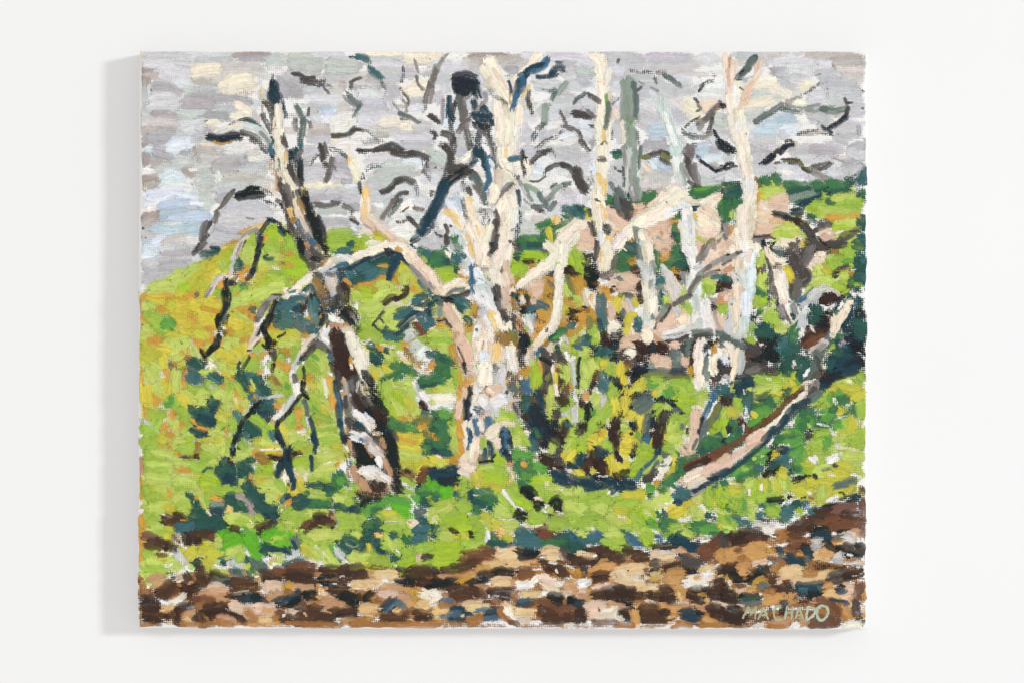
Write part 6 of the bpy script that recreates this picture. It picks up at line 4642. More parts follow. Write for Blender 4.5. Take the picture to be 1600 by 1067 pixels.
g- 6 130 28 136 34
X- 5 140 24 148 28
g- 5 140 34 150 34
G- 5 152 32 158 32
s+ 4 112 27 118 34 116 32
G+ 7 120 32 126 36 132 42
l 5 114 34 118 40 124 44
r 6 118 38 120 44
#path
H+ 8 6 4 14 6 20 8
C+ 9 10 12 18 14 24 16
D+ 9 28 14 36 16 40 18
C 8 18 9 30 12
A- 5 36 4 42 10 44 18
D+ 9 48 6 52 8 50 12
C+ 9 60 4 68 3 78 4
D 7 60 10 66 10
A 5 74 4 78 8
A 4 20 24 30 25
C- 4 30 42 40 43
R 5 10 50 18 46 28 46
R+ 8 14 54 22 52 30 50
R 6 42 48 48 46
z 6 4 54 6 60
C 6 36 48 38 50
C+ 9 20 66 28 60 36 52
C+ 9 26 68 34 62 40 58
D+ 8 50 46 54 52 52 56
C+ 10 62 38 66 44 68 50
C+ 9 62 50 68 54 70 58
D+ 9 46 58 54 60 62 58
D 7 50 66 58 66
R 3 52 54 58 52
D+ 10 76 46 84 48 92 50
G+ 7 98 42 104 44 110 46
G+ 5 76 53 86 52 96 50
N 4 90 53 96 51
s 6 100 40 108 42
C+ 9 98 54 110 52 122 54
C 8 106 60 118 58 126 56
C 5 96 60 106 62
C+ 9 130 44 140 46 150 46
A+ 8 142 40 152 42 160 40
D 7 132 50 142 52 150 50
P+ 8 74 60 82 58 90 60
R+ 9 68 66 80 64 92 64
R 6 64 66 72 66
y 4 72 68 92 68
R+ 7 80 74 86 72 92 73
P+ 10 134 58 142 58 150 58
R+ 10 136 66 142 68 148 64
P 6 132 54 140 55
v 6 152 56 156 62
P 5 156 58 160 60
f 2 96 65 106 63 116 62
J+ 9 98 70 108 68 118 68
N+ 8 110 72 122 70 130 74
J 7 120 66 128 70
N+ 8 140 76 150 72 160 68
J+ 7 144 78 154 76 160 74
z 8 4 62 10 66 16 64
K 8 4 68 10 70 16 68
D+ 10 6 74 14 76 22 76
D+ 11 6 84 14 86 22 84
D+ 9 8 92 16 94 24 92
Z 3 2 86 2 98
F+ 6 32 75 40 72 48 66
F 5 38 76 46 73
x+ 5 25 81 32 80 36 77
R 3 28 84 34 82
D+ 9 40 82 46 80 56 76
D+ 9 38 86 42 92 44 92
D 7 28 88 34 90
A+ 8 58 72 68 72 78 72
z 8 62 78 70 76
R+ 8 50 90 54 86 60 84
x 6 48 92 56 94
D+ 10 62 88 64 94 70 94
D+ 10 70 82 80 80 92 78
D+ 9 74 86 84 84 96 82
D+ 9 98 82 106 86 114 90
C 7 104 90 112 93
R+ 9 84 92 92 92 98 94
Z 6 80 94 98 96
P+ 10 98 76 108 80 120 80
R+ 9 112 84 122 88 130 90
P+ 10 124 80 134 80 142 80
x 8 128 92 138 92
y 5 130 82 142 82
Z 5 44 96 60 97 80 97
Z 5 4 98 20 98
Z 6 114 84 124 92
A+ 7 146 84 152 86 150 92
C 4 150 88 158 90
C 5 148 92 158 94
P 5 154 83 160 83
F 3 150 88 154 86
T 444 830
#field
0 9 4 4 8 8 6 14
n+ 8 10 8 14 14 18 16
n+ 9 20 8 28 10 36 12
l+ 9 30 4 44 4 54 6
n+ 9 40 14 46 16 50 12
o+ 9 18 18 24 20 28 26
l+ 9 30 18 36 22 38 28
l+ 9 44 22 50 28 52 34
g- 4 38 18 42 24 40 30
g- 4 32 14 36 18
X- 4 36 30 42 34
h+ 8 2 26 8 24 16 24
g- 4 12 24 22 26
G- 5 10 32 20 28
T- 4 0 33 8 33
q+ 5 48 14 52 20 56 26
r 2 52 22 60 32
h+ 5 54 18 58 24 62 28
h 4 58 20 64 24
n+ 9 66 16 62 8
n 7 70 6 74 10
G+ 8 10 6 12 12 14 16
N 4 9 10 13 18
N+ 6 0 18 4 21 6 23
s+ 9 62 10 68 9 74 12
s+ 9 62 14 70 18 78 20
s+ 9 82 12 82 16 76 20
Q 2 64 12 72 16 78 14
s+ 9 84 4 90 2 92 0
s+ 9 93 11 99 16 105 24
N 5 98 16 104 22
s 6 88 9 92 7
Y 5 96 3 100 4
p 4 88 14 89 20
l+ 10 70 26 80 28 90 26
n+ 10 90 32 100 32 108 30
o 8 74 34 84 34
g- 5 72 33 78 33
n+ 9 104 12 114 12 124 14
l 9 108 4 116 18
g- 5 116 18 122 24
s+ 8 112 4 116 5
s+ 6 115 27 119 30 122 30
T+ 9 136 6 142 8 148 6
T 7 136 11 144 12
r 6 126 8 130 12
n+ 10 124 24 132 26 136 20
m+ 10 122 34 130 34 136 30
n 9 140 18 150 16 158 16
X- 4 150 6 158 8
P- 5 140 24 139 32
K+ 6 145 28 150 26 155 26
n+ 7 144 36 152 36 158 32
g- 4 116 34 120 38
o- 5 86 38 100 36
#path
A+ 8 6 38 16 36 26 34
A 7 28 36 34 38
A- 6 90 36 100 38 110 38
C+ 9 6 44 18 44 30 44
D+ 9 4 48 16 48 30 50
C 7 18 54 26 54 34 54
D+ 10 40 42 50 40 60 40
C+ 9 60 40 72 39 82 38
D+ 9 66 46 76 46 86 44
J+ 8 38 50 48 50 58 50
J 6 40 55 50 55
C 7 58 52 66 52
R+ 6 6 58 18 58 30 58
v 7 4 56 8 56
z 6 2 62 8 64
f- 6 36 62 42 64 46 66
R 5 44 58 48 64
R 6 90 44 94 48
E+ 8 96 46 108 44 118 46
E 7 110 50 118 48
E+ 7 72 56 84 54 100 55
X 3 74 60 86 60
v 4 104 55 112 56
D+ 5 118 39 126 40
D+ 10 126 46 136 44 148 42
C+ 9 132 40 142 40 158 42
J+ 8 116 54 128 52 136 54
D+ 8 140 52 152 54 160 52
J 7 148 58 158 58
N+ 8 2 74 10 70 16 66
J+ 8 4 78 12 74 18 70
N 5 12 62 17 62
J+ 5 20 64 28 63 34 63
J 5 22 69 34 69
D+ 8 48 60 58 60 66 60
C 7 50 64 60 66 72 66
J+ 8 52 70 62 72 72 72
J+ 8 60 66 70 68 80 70
J 7 70 76 78 76
J+ 6 84 70 88 66 92 62
J 5 84 73 92 73
z 4 74 63 84 62
R+ 8 100 62 112 60 124 60
P+ 8 98 67 108 66 118 64
R+ 9 118 72 126 70 130 66
v 7 132 64 138 64 136 72
z 6 96 72 104 72
f+ 9 144 64 152 66 160 66
x+ 8 138 76 148 76 156 74
x 6 140 82 150 80
z 5 156 78 160 76
R+ 7 40 74 48 72 56 74
R+ 7 44 80 54 78 62 76
P 6 4 84 12 82 16 80
N+ 7 102 80 108 76 112 70
S+ 4 106 82 112 78 118 70
N+ 4 97 80 103 83
G+ 6 118 74 124 78 128 84
M 3 110 82 114 76
J 3 110 84 116 78
x 5 114 84 120 81
x+ 9 80 82 88 80 98 80
x 7 84 88 92 87
C+ 8 50 84 60 84 72 82
D+ 8 58 88 68 86 76 86
X- 3 54 90 66 92
C+ 10 18 82 28 82 36 82
C+ 10 14 88 26 90 40 88
C+ 9 32 94 44 92 50 96
D 7 4 88 10 94
A 7 8 94 20 95
x 2 20 84 24 88
A+ 7 124 86 130 84
C+ 8 102 90 114 90 126 90
C+ 8 136 86 146 86 154 88
D 6 138 91 150 91
Z+ 6 60 94 74 93 90 92
Z+ 6 20 97 40 97 60 98
Z+ 6 70 98 90 98 110 97
Z+ 6 110 98 130 97 158 97
Z 4 2 95 20 96
X- 3 142 94 156 96
T 672 830
#field
s- 6 2 6 8 6
l+ 9 12 4 20 6 24 12
J- 4 24 2 28 2
p 4 24 5 30 5
o+ 8 34 4 38 8
J 4 41 0 44 4 43 9
m+ 10 6 16 18 16 30 14
n+ 10 36 14 46 14 54 10
m+ 10 6 24 18 24 32 22
m+ 9 4 30 14 32 24 30
n 8 48 6 56 4
l 7 44 20 52 18
g 3 60 2 62 8
X- 4 2 8 4 10
K 4 0 26 4 26
r- 6 66 6 74 8 82 8
s- 6 62 14 74 12 84 14
o- 5 78 6 86 6
Y- 5 72 2 76 4
T+ 9 92 4 98 6 106 8
T+ 9 94 12 104 12 114 12
A+ 7 114 2 122 4 130 3
A 5 120 6 126 6
s+ 9 130 10 140 8 150 10
r+ 9 120 14 132 14 140 12
s+ 9 148 14 154 16 160 16
S- 5 146 4 150 10
l 6 154 2 160 2
s 6 136 16 144 16
g 2 129 2 130 3
#path
R- 4 78 16 88 14
K 4 68 16 74 16
A+ 8 52 20 60 20 66 24
A+ 10 36 26 48 24 60 24
A+ 10 34 32 46 30 56 28
C+ 9 30 38 42 34 50 32
D 5 20 36 28 36
C+ 7 12 40 20 40 28 40
D+ 6 4 42 10 44
K 5 2 38 6 40
E+ 9 70 22 80 22 90 20
E+ 9 74 28 84 26 92 26
x+ 8 56 36 66 34 78 34
x+ 8 80 34 92 34 104 30
y 6 98 30 112 30
y+ 8 50 40 60 38
V 3 72 20 80 18
J+ 8 92 20 100 22 108 22
J+ 6 94 26 104 26 114 22
E+ 9 118 24 126 20 134 22
E 8 122 28 132 28
R 5 136 24 140 30
K+ 7 138 18 142 24 148 28
D+ 7 144 26 152 28 160 28
C+ 8 148 32 156 30
P 4 154 22 160 24
C+ 8 118 34 128 36 134 40
C+ 9 130 38 138 42 142 46
D 6 122 40 128 42
g 3 124 32 132 33
f 2 131 39 133 44
v- 6 144 38 152 42 154 46
v 4 142 52 154 51
A+ 10 94 42 100 42 106 42
J+ 9 66 44 76 42 86 43
J+ 9 50 48 60 46 68 46
J+ 8 38 54 48 52 58 50
R+ 5 10 47 22 47
J+ 9 4 54 12 54 20 56
J+ 8 16 52 24 52 28 54
v 5 30 52 38 48 44 46
v 4 30 58 34 54
E+ 5 64 51 74 49 84 50
E+ 6 66 56 78 54 86 56
R+ 7 48 58 56 60 62 60
y 6 38 46 48 44
R 5 84 54 90 50
F+ 5 90 54 98 54 104 52
g+ 6 92 57 100 57 108 54
F+ 5 104 56 112 48 122 46
X+ 6 114 46 124 50 132 52
X+ 8 118 54 126 58 134 60
P 5 116 50 126 54
F 4 132 54 138 56
R+ 10 142 58 150 58 158 56
R 7 144 66 156 66
P 4 138 64 148 64
g 6 157 52 160 58
z- 6 110 56 118 60
o- 6 110 62 118 64
p- 9 94 66 104 64 112 62
x+ 7 98 67 106 66 112 65
C+ 9 20 62 32 60 44 62
C+ 9 26 68 36 66 44 68
C+ 8 46 62 54 66 54 70
D+ 8 62 64 72 62 84 62
D+ 7 72 68 80 68 84 70
z 6 86 64 92 70
f+ 8 2 64 8 66 12 68
f 7 2 74 8 72
z 5 14 64 18 68
S 4 12 72 18 71 24 74
E+ 8 34 78 44 76 54 76
E+ 7 40 82 50 80 62 80
z 6 66 72 74 76
x+ 9 4 84 12 82 16 84
x 6 4 92 12 90
B 4 0 86 3 90
Z 6 10 77 18 76
N+ 6 22 82 30 80 36 82
S+ 6 20 88 30 86 40 88
N+ 5 22 92 30 92 38 91
S 4 12 88 18 88
N 4 34 84 44 86
E 3 33 88 36 87
S+ 4 48 83 56 81 64 82
N+ 7 58 86 66 84 70 84
S+ 5 56 90 64 90 72 90
g 3 72 92 74 90
Z+ 7 40 92 48 92 54 90
Z+ 7 74 80 76 90
N+ 7 92 76 100 75 108 74
S 4 92 73 104 70
J+ 8 124 68 132 68 138 68
J+ 8 128 74 138 74 146 76
J+ 8 144 72 152 72 158 70
z 4 140 70 140 76
A+ 9 114 74 122 76 130 82
C+ 10 114 82 124 86 134 88
C+ 10 120 92 132 92 142 90
A+ 9 136 82 146 84 158 82
C+ 9 142 90 152 90 160 90
D 6 150 94 160 94
H 4 140 78 156 78
E+ 5 77 74 82 78 88 80
f+ 7 80 80 84 86 90 92
E+ 8 90 84 100 84 108 86
V 6 94 90 104 92
E 6 96 96 104 95
X- 3 104 88 112 90
Z 5 80 90 84 94
H+ 5 83 94 88 95 93 98
X- 4 108 94 116 94
Z- 6 4 98 20 97 40 97
Z- 6 40 99 60 98 80 99
Z- 6 96 100 120 98 140 99
Z- 6 130 99 145 98 160 98
X- 4 140 97 158 97
Z 5 2 95 16 95
T 900 830
#field
s+ 8 2 18 5 20
T 7 4 8 10 8
l 6 8 2 14 4
S+ 8 14 4 20 6 26 4
T 8 12 10 18 10 26 9
l+ 10 32 6 40 6 48 8
n+ 10 30 12 40 14 50 10
n+ 9 40 18 46 18 48 20
T+ 6 54 4 60 8 66 10
S+ 6 56 10 64 14 72 16
T 5 66 18 74 18
n+ 9 70 4 76 8 78 10
m 7 72 8 76 14
g- 7 82 6 90 6
S- 5 84 4 92 10
n- 6 92 4 100 2
r 6 106 2 112 1
l 7 112 3 120 6
r 5 140 2 150 3
s 6 100 8 108 6
N+ 9 104 10 112 10 118 14
N+ 9 110 16 118 18 124 20
N 6 118 12 128 12
X- 6 120 10 128 6 140 4
g- 4 134 4 146 6
#path
D+ 6 10 20 18 18 30 17
C+ 8 14 24 24 20 34 20
C+ 8 26 26 36 24 46 26
C+ 8 36 30 44 30 50 27
g- 4 10 15 24 14
D+ 7 50 18 56 19 64 20
C+ 6 54 22 62 22 68 22
g- 4 60 16 74 18
R- 6 52 28 58 26
C+ 8 62 28 68 27 76 26
C 6 64 32 70 30
g- 3 70 20 76 20
D+ 5 80 16 90 15 98 14
D+ 5 88 19 96 18 104 17
P 4 100 20 110 20
R+ 5 106 18 114 21
E 6 2 24 10 24 20 26
g 2 18 26 22 24
C+ 7 2 30 10 30 18 32
D+ 7 18 34 22 32 24 28
D 4 4 34 12 34
y+ 8 26 34 30 32 32 32
y+ 8 18 40 30 38 42 36
y 5 14 40 22 42
v- 5 2 40 4 44
K 5 8 36 10 42
V+ 7 80 26 90 24 102 24
E+ 7 84 30 94 28 102 28
P 6 78 24 86 22
Z 7 52 34 62 36
A- 7 90 34 100 32
R- 5 104 28 110 24
R 4 118 24 126 25
K+ 8 112 26 118 30 124 32
K+ 9 112 32 120 34 128 32
D 7 92 38 100 36 110 34
J+ 7 112 40 118 42 126 42
K 6 128 30 136 32
A+ 9 130 22 138 16 146 12
A+ 9 132 26 142 22 152 16
C+ 8 144 10 152 6 158 4
A 8 140 16 150 10 158 10
y+ 9 148 26 154 22 160 20
y+ 6 150 30 158 28
z- 6 138 32 148 32
N+ 9 80 36 84 34 86 34
N 5 79 40 84 42
D+ 6 18 46 26 44 36 44
D+ 6 18 50 26 49 34 48
A 4 6 46 12 46
E+ 9 40 42 50 40 62 38
V+ 9 42 48 54 46 66 44
E+ 9 54 40 66 38 72 40
V+ 9 50 52 60 54 70 54
E+ 8 56 56 66 58 74 56
E 7 44 46 52 52 60 52
P 5 72 48 78 50
A 4 72 40 76 40
A 4 73 52 78 52
p+ 7 80 46 86 46 88 44
v 4 78 49 86 50
f 6 74 58 80 56
x+ 8 70 62 78 60 86 58
v- 6 86 52 92 54
y+ 9 96 46 104 44 112 44
y+ 9 94 52 104 52 110 50
y+ 9 104 58 110 60 116 60
x 6 106 64 108 72
p+ 6 130 40 138 38 144 38
p 6 140 46 144 42
g+ 8 114 53 124 54 136 54
F+ 7 116 50 128 48 142 46
F+ 6 118 57 128 58 138 55
g 5 132 45 142 42
y 4 124 48 129 47
D+ 6 148 40 154 38 160 36
D+ 6 150 44 156 43 160 42
p+ 4 149 47 160 47
g 8 6 54 12 52 14 50
g 6 4 56 10 59
P+ 6 18 60 24 58 34 58
V 6 30 56 36 56
P+ 7 4 64 10 62
R+ 7 4 68 12 68
v 5 12 70 18 68
D+ 10 20 66 32 64 44 62
D+ 10 32 68 46 66 58 64
D+ 9 42 60 52 62 62 64
D 8 44 72 54 72 62 70
C 7 62 66 74 68
J+ 7 50 78 58 78
N+ 6 0 76 6 74 10 74
D+ 9 78 66 88 66 98 64
D+ 9 90 72 98 72 104 70
C+ 8 90 60 98 60
Z- 5 62 74 74 72
y 5 66 77 72 78
X- 4 72 72 88 76
D+ 9 118 64 126 62 132 62
D+ 9 118 70 126 74 134 74
D+ 9 132 64 144 62 156 62
D+ 9 140 70 150 70 160 70
D+ 8 146 54 152 52 156 56
v 4 128 64 136 66
E 5 158 50 160 56
y 5 136 70 138 74
R+ 7 104 78 112 76 118 74
R+ 6 120 78 130 80 136 78
P+ 5 142 75 150 76 158 78
y+ 7 86 78 96 80 106 80
X- 3 104 73 122 75
P+ 9 10 80 20 78 30 76
P+ 9 14 86 24 84 34 82
R+ 7 34 76 44 78 50 80
f+ 7 28 84 36 84 42 80
V+ 7 18 91 28 90 40 88
J 2 23 79 25 84
D+ 10 2 82 6 86 8 90
K 7 2 92 8 94
C+ 6 46 84 54 82 60 82
D+ 8 48 86 56 88 60 90
N 4 50 92 58 92
V 4 44 88 50 92
C+ 10 68 82 76 80 84 80
C+ 10 68 88 80 88 94 86
C+ 9 72 94 84 94 92 92
D 6 88 84 98 84
K- 5 92 90 98 88
x- 4 96 90 104 86
N+ 8 110 84 118 84 126 84
N+ 8 112 90 120 90 130 88
N 6 118 94 126 94
J 4 126 84 134 86
D+ 9 138 80 146 80 154 82
D+ 9 142 86 152 88 158 92
K 5 148 94 158 96
G 6 158 78 160 84
y+ 8 134 92 142 96 148 98
y+ 8 60 84 62 94 58 98
Z+ 6 40 96 50 98 60 98
H 6 18 94 30 95 42 94
Z- 6 2 99 20 98 36 99
Z+ 6 100 98 110 96 120 98
Z+ 6 130 99 145 98 160 99
X- 5 64 98 78 98 94 97
X- 4 96 96 104 94
Z- 5 66 100 90 100
X- 4 4 97 18 97
T 1128 830
#path
l 4 2 1 10 0
s 4 0 4 6 3
D+ 9 8 6 18 5 30 4
D+ 9 12 12 22 10 34 8
C+ 8 28 6 38 8 46 6
A+ 7 34 12 42 10
g 5 48 1 53 1
F 3 52 4 56 5
J 2 53 3 55 4
Z+ 9 60 6 72 6 84 8
A+ 8 70 12 80 10 88 12
C 6 72 3 84 4
Z 7 50 10 58 12
K 6 2 14 8 16
K 7 0 10 4 12
y+ 9 4 24 12 22 18 22
y+ 9 4 30 12 30 18 26
y+ 10 24 22 34 18 44 16
y+ 10 26 26 36 26 46 24
y 7 38 14 46 14
v 6 48 18 54 22
A 5 14 20 20 18
Z 5 18 28 30 30
D+ 7 4 36 12 36 16 34
P+ 6 34 34 40 32 46 31
y+ 9 18 40 22 36 28 36
y 7 18 42 26 42
D+ 7 2 42 10 42 14 40
v 3 4 46 8 48
J+ 8 10 46 14 48 16 52
J 6 16 50 22 50
J+ 9 34 46 40 42 50 40
J+ 8 28 50 36 48 42 46
N 6 38 38 44 38
G+ 6 50 34 54 32 54 30
F 3 48 34 52 32
N 3 48 28 54 28
N+ 6 58 18 62 20 61 24
G 6 60 26 64 24
z 7 66 20 72 20 76 22
K 6 68 26 76 24
A 6 70 16 80 18
O 4 80 23 84 24
B+ 8 84 16 90 16
N+ 7 88 22 92 24 90 28
G 6 86 28 90 30
N+ 9 70 28 76 30 82 30
N+ 8 74 34 80 34 86 32
J 4 76 37 82 37
Z+ 9 54 36 60 42 58 46
A 7 50 46 58 50
C+ 10 50 54 60 54 70 54
C+ 10 58 60 66 62 72 58
A 7 64 48 72 50
E+ 8 64 42 72 40 84 40
E+ 8 62 46 72 44 78 44
E+ 8 76 50 88 49 100 48
E+ 7 96 46 106 44 116 42
Z+ 6 86 44 94 44 98 42
z 6 92 36 100 38
v- 5 86 36 92 34
N 7 94 5 104 3 112 3
N+ 6 104 8 114 6
G 5 118 6 128 4
P 7 132 4 140 6
c+ 9 98 12 100 16 104 16
d 6 96 10 104 8
x+ 9 98 24 104 24 112 26
y+ 8 104 20 112 22 118 20
x 7 98 28 108 29
y- 5 108 12 112 18
d+ 10 128 8 132 9 138 12
d 6 126 12 134 12
x 4 120 14 126 12
J+ 6 109 12 114 16 120 19
J+ 7 120 20 128 18 134 20
K+ 9 128 16 136 18 144 20
J+ 7 128 24 136 26 144 24
K+ 8 142 14 146 20 146 24
D 5 138 14 144 16
i 3 130 24 136 25
d+ 8 118 29 122 26 126 26
c 5 116 31 126 31
J- 5 98 32 110 34 122 36
J- 5 96 37 108 37 122 37
y- 6 128 30 140 30 150 32
J- 6 120 40 132 38 148 38
K+ 7 112 46 122 44 134 42
K+ 8 110 52 120 50 132 48
D+ 7 128 46 140 44 148 40
R- 5 136 54 146 52
H- 5 142 46 150 50
N+ 8 78 58 88 57 104 56
N+ 9 82 62 92 62 102 62
J+ 8 90 66 98 67 102 64
T 4 80 60 90 60
T 4 100 57 104 60
y+ 9 108 60 116 58
x+ 8 108 66 118 66 124 66
P+ 9 124 62 132 58 138 60
P+ 7 128 68 136 66
N+ 6 121 60 124 62 128 60
J 5 122 57 128 57
f- 3 132 52 138 54
H+ 9 143 56 144 64 144 72
y 5 148 64 149 74
K+ 8 139 74 140 82 142 88
K 7 142 90 146 94 149 96
O- 5 149 76 148 86
y+ 9 128 80 130 86 132 90
Z 6 126 88 128 94
x 4 132 72 134 78
R+ 5 96 72 108 71 120 72
A+ 9 112 76 118 80 120 88
A+ 9 100 74 108 74 116 74
H+ 9 92 92 104 92 118 90
H+ 8 94 97 108 98 120 97
A 6 114 92 124 96
N 3 112 71 124 72 132 74
S 3 128 75 133 75
P 6 58 52 62 50
v+ 6 34 54 40 50 44 50
P+ 5 14 60 22 62 30 60
P 4 20 63 30 63
v 5 26 60 36 58
G+ 8 40 56 44 58 46 60
G 4 40 54 48 54
p+ 5 4 56 6 60 14 64
f 3 6 54 8 58
A 4 16 57 24 56
D+ 8 2 56 5 60
D+ 9 2 64 8 66 14 68
D+ 9 2 72 10 72 16 70
J+ 7 20 68 30 68 40 68
G+ 7 20 73 30 74 40 72
s 4 22 70 40 69
y+ 6 46 68 56 68 64 66
y+ 6 44 74 54 72 60 72
y 6 56 66 66 70 74 64
Z 6 50 62 56 62
g 3 39 65 42 66
v- 5 70 74 82 70
J- 6 80 74 90 74
P 4 0 76 8 78
P 3 16 76 24 78
J+ 6 6 80 14 80 20 82
G 5 6 84 16 86
D+ 6 0 82 4 84
D+ 9 4 90 14 90 24 89
D+ 9 8 96 18 96 26 92
H 6 26 96 38 92
N 5 49 80 51 84
N 6 62 74 66 74 63 80
B 7 62 84 66 80
R+ 6 54 92 66 92 76 91
R+ 7 52 96 62 97 70 95
Z 5 50 99 66 99
R 7 82 96 90 95
Z- 6 2 98 20 100 40 99
X- 5 34 97 46 97
x- 4 28 95 34 94
g+ 6 74 99 80 97
R 4 80 90 90 92
f+ 6 128 99 138 97 146 97
g 3 132 100 144 100
#sig
1 2.4 22 90 27.5 78
1 2.2 27.5 79 30 87
1 2.4 30 87 35.5 78
1 2.2 35.5 78 34.5 91
1 2.2 38 91 43 79
1 2.2 43 79 48 91
1 1.8 40 87 47 87
1 2.6 61.5 80 59 77.5 55.5 80 54 85 55 90 58 92 61.5 91
2 2.2 65.5 91 68 78
2 2.2 73.5 78 72.5 91
1 2.2 67 85 73 84
2 2.2 76 91 80.5 79
1 2.2 80.5 79 84.5 91
1 1.8 78 87 84 87
2 2.4 87.5 92 89.5 78
2 2.6 89.5 78 95.5 80 95.5 87 88 92
2 3 104 77 100 79 99 86 102 92 107 90.5 110.5 85 109 79 104 77"""

# ---- read the strokes: colour, width, path; five layers
ORDER = ['wash', 'sky', 'field', 'path', 'tree', 'sig']
strokes = {k: [] for k in ORDER}
def add(layer, col, wid, pts, dry=0, fat=0):
    strokes[layer].append((col, wid, pts, dry, fat))

# thin first washes of colour, laid in loosely
hx = [216, 300, 380, 430, 520, 600, 700, 800, 900, 1000, 1128, 1200, 1290, 1356]
hy = [455, 420, 372, 352, 367, 374, 388, 376, 345, 312, 300, 287, 290, 284]
gx = [216, 270, 460, 560, 684, 720, 780, 900, 1000, 1128, 1200, 1270, 1356]
gy = [898, 888, 884, 880, 884, 870, 856, 856, 862, 838, 828, 810, 782]
for k in range(700):
    x = random.uniform(214, 1352); y = random.uniform(82, 460)
    if y > np.interp(x, hx, hy) - 8: continue
    L = random.uniform(18, 42)
    add('wash', random.choice('aabbbcdde'), random.uniform(9, 15), [(x - L / 2, y + random.uniform(-2, 2)), (x, y), (x + L / 2, y + random.uniform(-3, 3))], random.choice((.25, .35, .45)), 0)
for k in range(1300):
    x = random.uniform(214, 1348); y = random.uniform(290, 900)
    if y < np.interp(x, hx, hy) + 6 or y > np.interp(x, gx, gy): continue
    L = random.uniform(12, 30); an = random.uniform(-.9, .9)
    cc = random.choice('ovOpvon') if x < 700 else random.choice('lnlXovn') if x < 1130 else random.choice('lnlfnr')
    dr = random.choice((.15, .25, .35)) if x < 700 else random.choice((.25, .35, .45))
    add('wash', cc, random.uniform(9, 16), [(x - L / 2 * math.cos(an), y - L / 2 * math.sin(an)), (x + L / 2 * math.cos(an), y + L / 2 * math.sin(an))], dr, 0)
for k in range(950):
    x = random.uniform(214, 1352); y = random.uniform(780, 974)
    if y < np.interp(x, gx, gy) + 6: continue
    L = random.uniform(24, 60)
    add('wash', random.choice('ZZZyzzA'), random.uniform(9, 15), [(x - L / 2, y + random.uniform(-2, 2)), (x + L / 2, y)], random.choice((.05, .15, .25)), 0)

# long first lines of the trunks and the dark thicket, under the dabs
for col, wd, pts in (('K', 22, [(426, 150), (440, 240), (462, 320), (492, 395), (512, 440)]), ('K', 40, [(510, 430), (524, 520), (548, 590), (570, 660), (592, 765)]),
        ('D', 26, [(545, 560), (580, 620), (600, 690), (612, 750)]), ('f', 10, [(434, 175), (442, 240), (466, 310), (496, 385)]), ('K', 9, [(424, 215), (434, 270), (455, 325), (478, 385)]), ('J', 11, [(462, 250), (478, 320), (502, 385)]),
        ('g', 36, [(795, 200), (792, 290), (782, 380), (772, 470), (775, 560), (765, 640)]), ('P', 26, [(768, 600), (752, 660), (735, 735)]),
        ('f', 22, [(768, 95), (790, 160), (800, 220)]), ('V', 20, [(735, 330), (752, 380), (768, 440)]), ('f', 22, [(938, 90), (942, 200), (938, 330), (948, 400)]),
        ('L', 13, [(722, 150), (727, 195), (736, 240)]), ('N', 13, [(740, 160), (750, 195), (745, 230)]), ('B', 10, [(712, 160), (704, 190), (708, 215)]), ('N', 9, [(752, 235), (762, 275), (766, 300)]), ('K', 11, [(758, 190), (768, 225), (775, 262)]), ('K', 15, [(708, 222), (702, 262), (690, 290)]),
        ('Q', 20, [(985, 130), (985, 220), (992, 300)]), ('f', 24, [(1150, 130), (1160, 230), (1172, 310), (1164, 390), (1158, 470), (1148, 530)]),
        ('g', 18, [(1075, 330), (1085, 420), (1092, 500), (1100, 600)]), ('f', 20, [(1065, 305), (1010, 340), (975, 370), (955, 392)]),
        ('f', 18, [(900, 370), (860, 415), (815, 445)]), ('f', 15, [(875, 430), (870, 500), (840, 535), (822, 560)]), ('V', 18, [(1010, 390), (1012, 450), (1015, 510)]),
        ('P', 24, [(612, 375), (660, 420), (700, 470), (720, 540), (728, 590)]), ('f', 15, [(610, 390), (540, 410), (480, 445), (440, 470)]),
        ('P', 17, [(1068, 752), (1120, 728), (1175, 695), (1220, 655), (1258, 620)]), ('N', 11, [(1085, 765), (1140, 735), (1195, 690), (1250, 635)]),
        ('A', 12, [(1070, 728), (1120, 706), (1170, 680), (1225, 635), (1255, 605)]), ('G', 18, [(1262, 610), (1280, 565), (1300, 520)]), ('f', 11, [(1300, 525), (1320, 485), (1328, 470)]),
        
        ('B', 22, [(835, 640), (850, 670), (875, 690)]), ('N', 16, [(880, 740), (920, 755), (990, 760)])):
    add('tree', col, wd, pts, .24, 0)

for k in range(640):      # dark scrub behind the trunks at the right and under the centre
    if k % 5 < 2: x, y, cs = random.uniform(1165, 1345), random.uniform(455, 590), 'sBNsKrT'
    elif k % 5 < 4: x, y, cs = random.uniform(825, 1015), random.uniform(535, 755), 'unsKroAl'
    else: x, y, cs = random.uniform(975, 1165), random.uniform(520, 595), 'KPADBR'
    if k % 7 == 0: x, y, cs = random.uniform(552, 625), random.uniform(660, 782), 'RDAJDw'
    if k % 7 in (3, 5): x, y, cs = random.uniform(785, 905), random.uniform(430, 650), 'wRvwuPK'
    an = random.uniform(.6, 2.2); L = random.uniform(14, 28)
    add('wash', random.choice(cs), random.uniform(8, 13), [(x - L / 2 * math.cos(an), y - L / 2 * math.sin(an)), (x + L / 2 * math.cos(an), y + L / 2 * math.sin(an))], random.choice((.12, .22, .32)), 0)

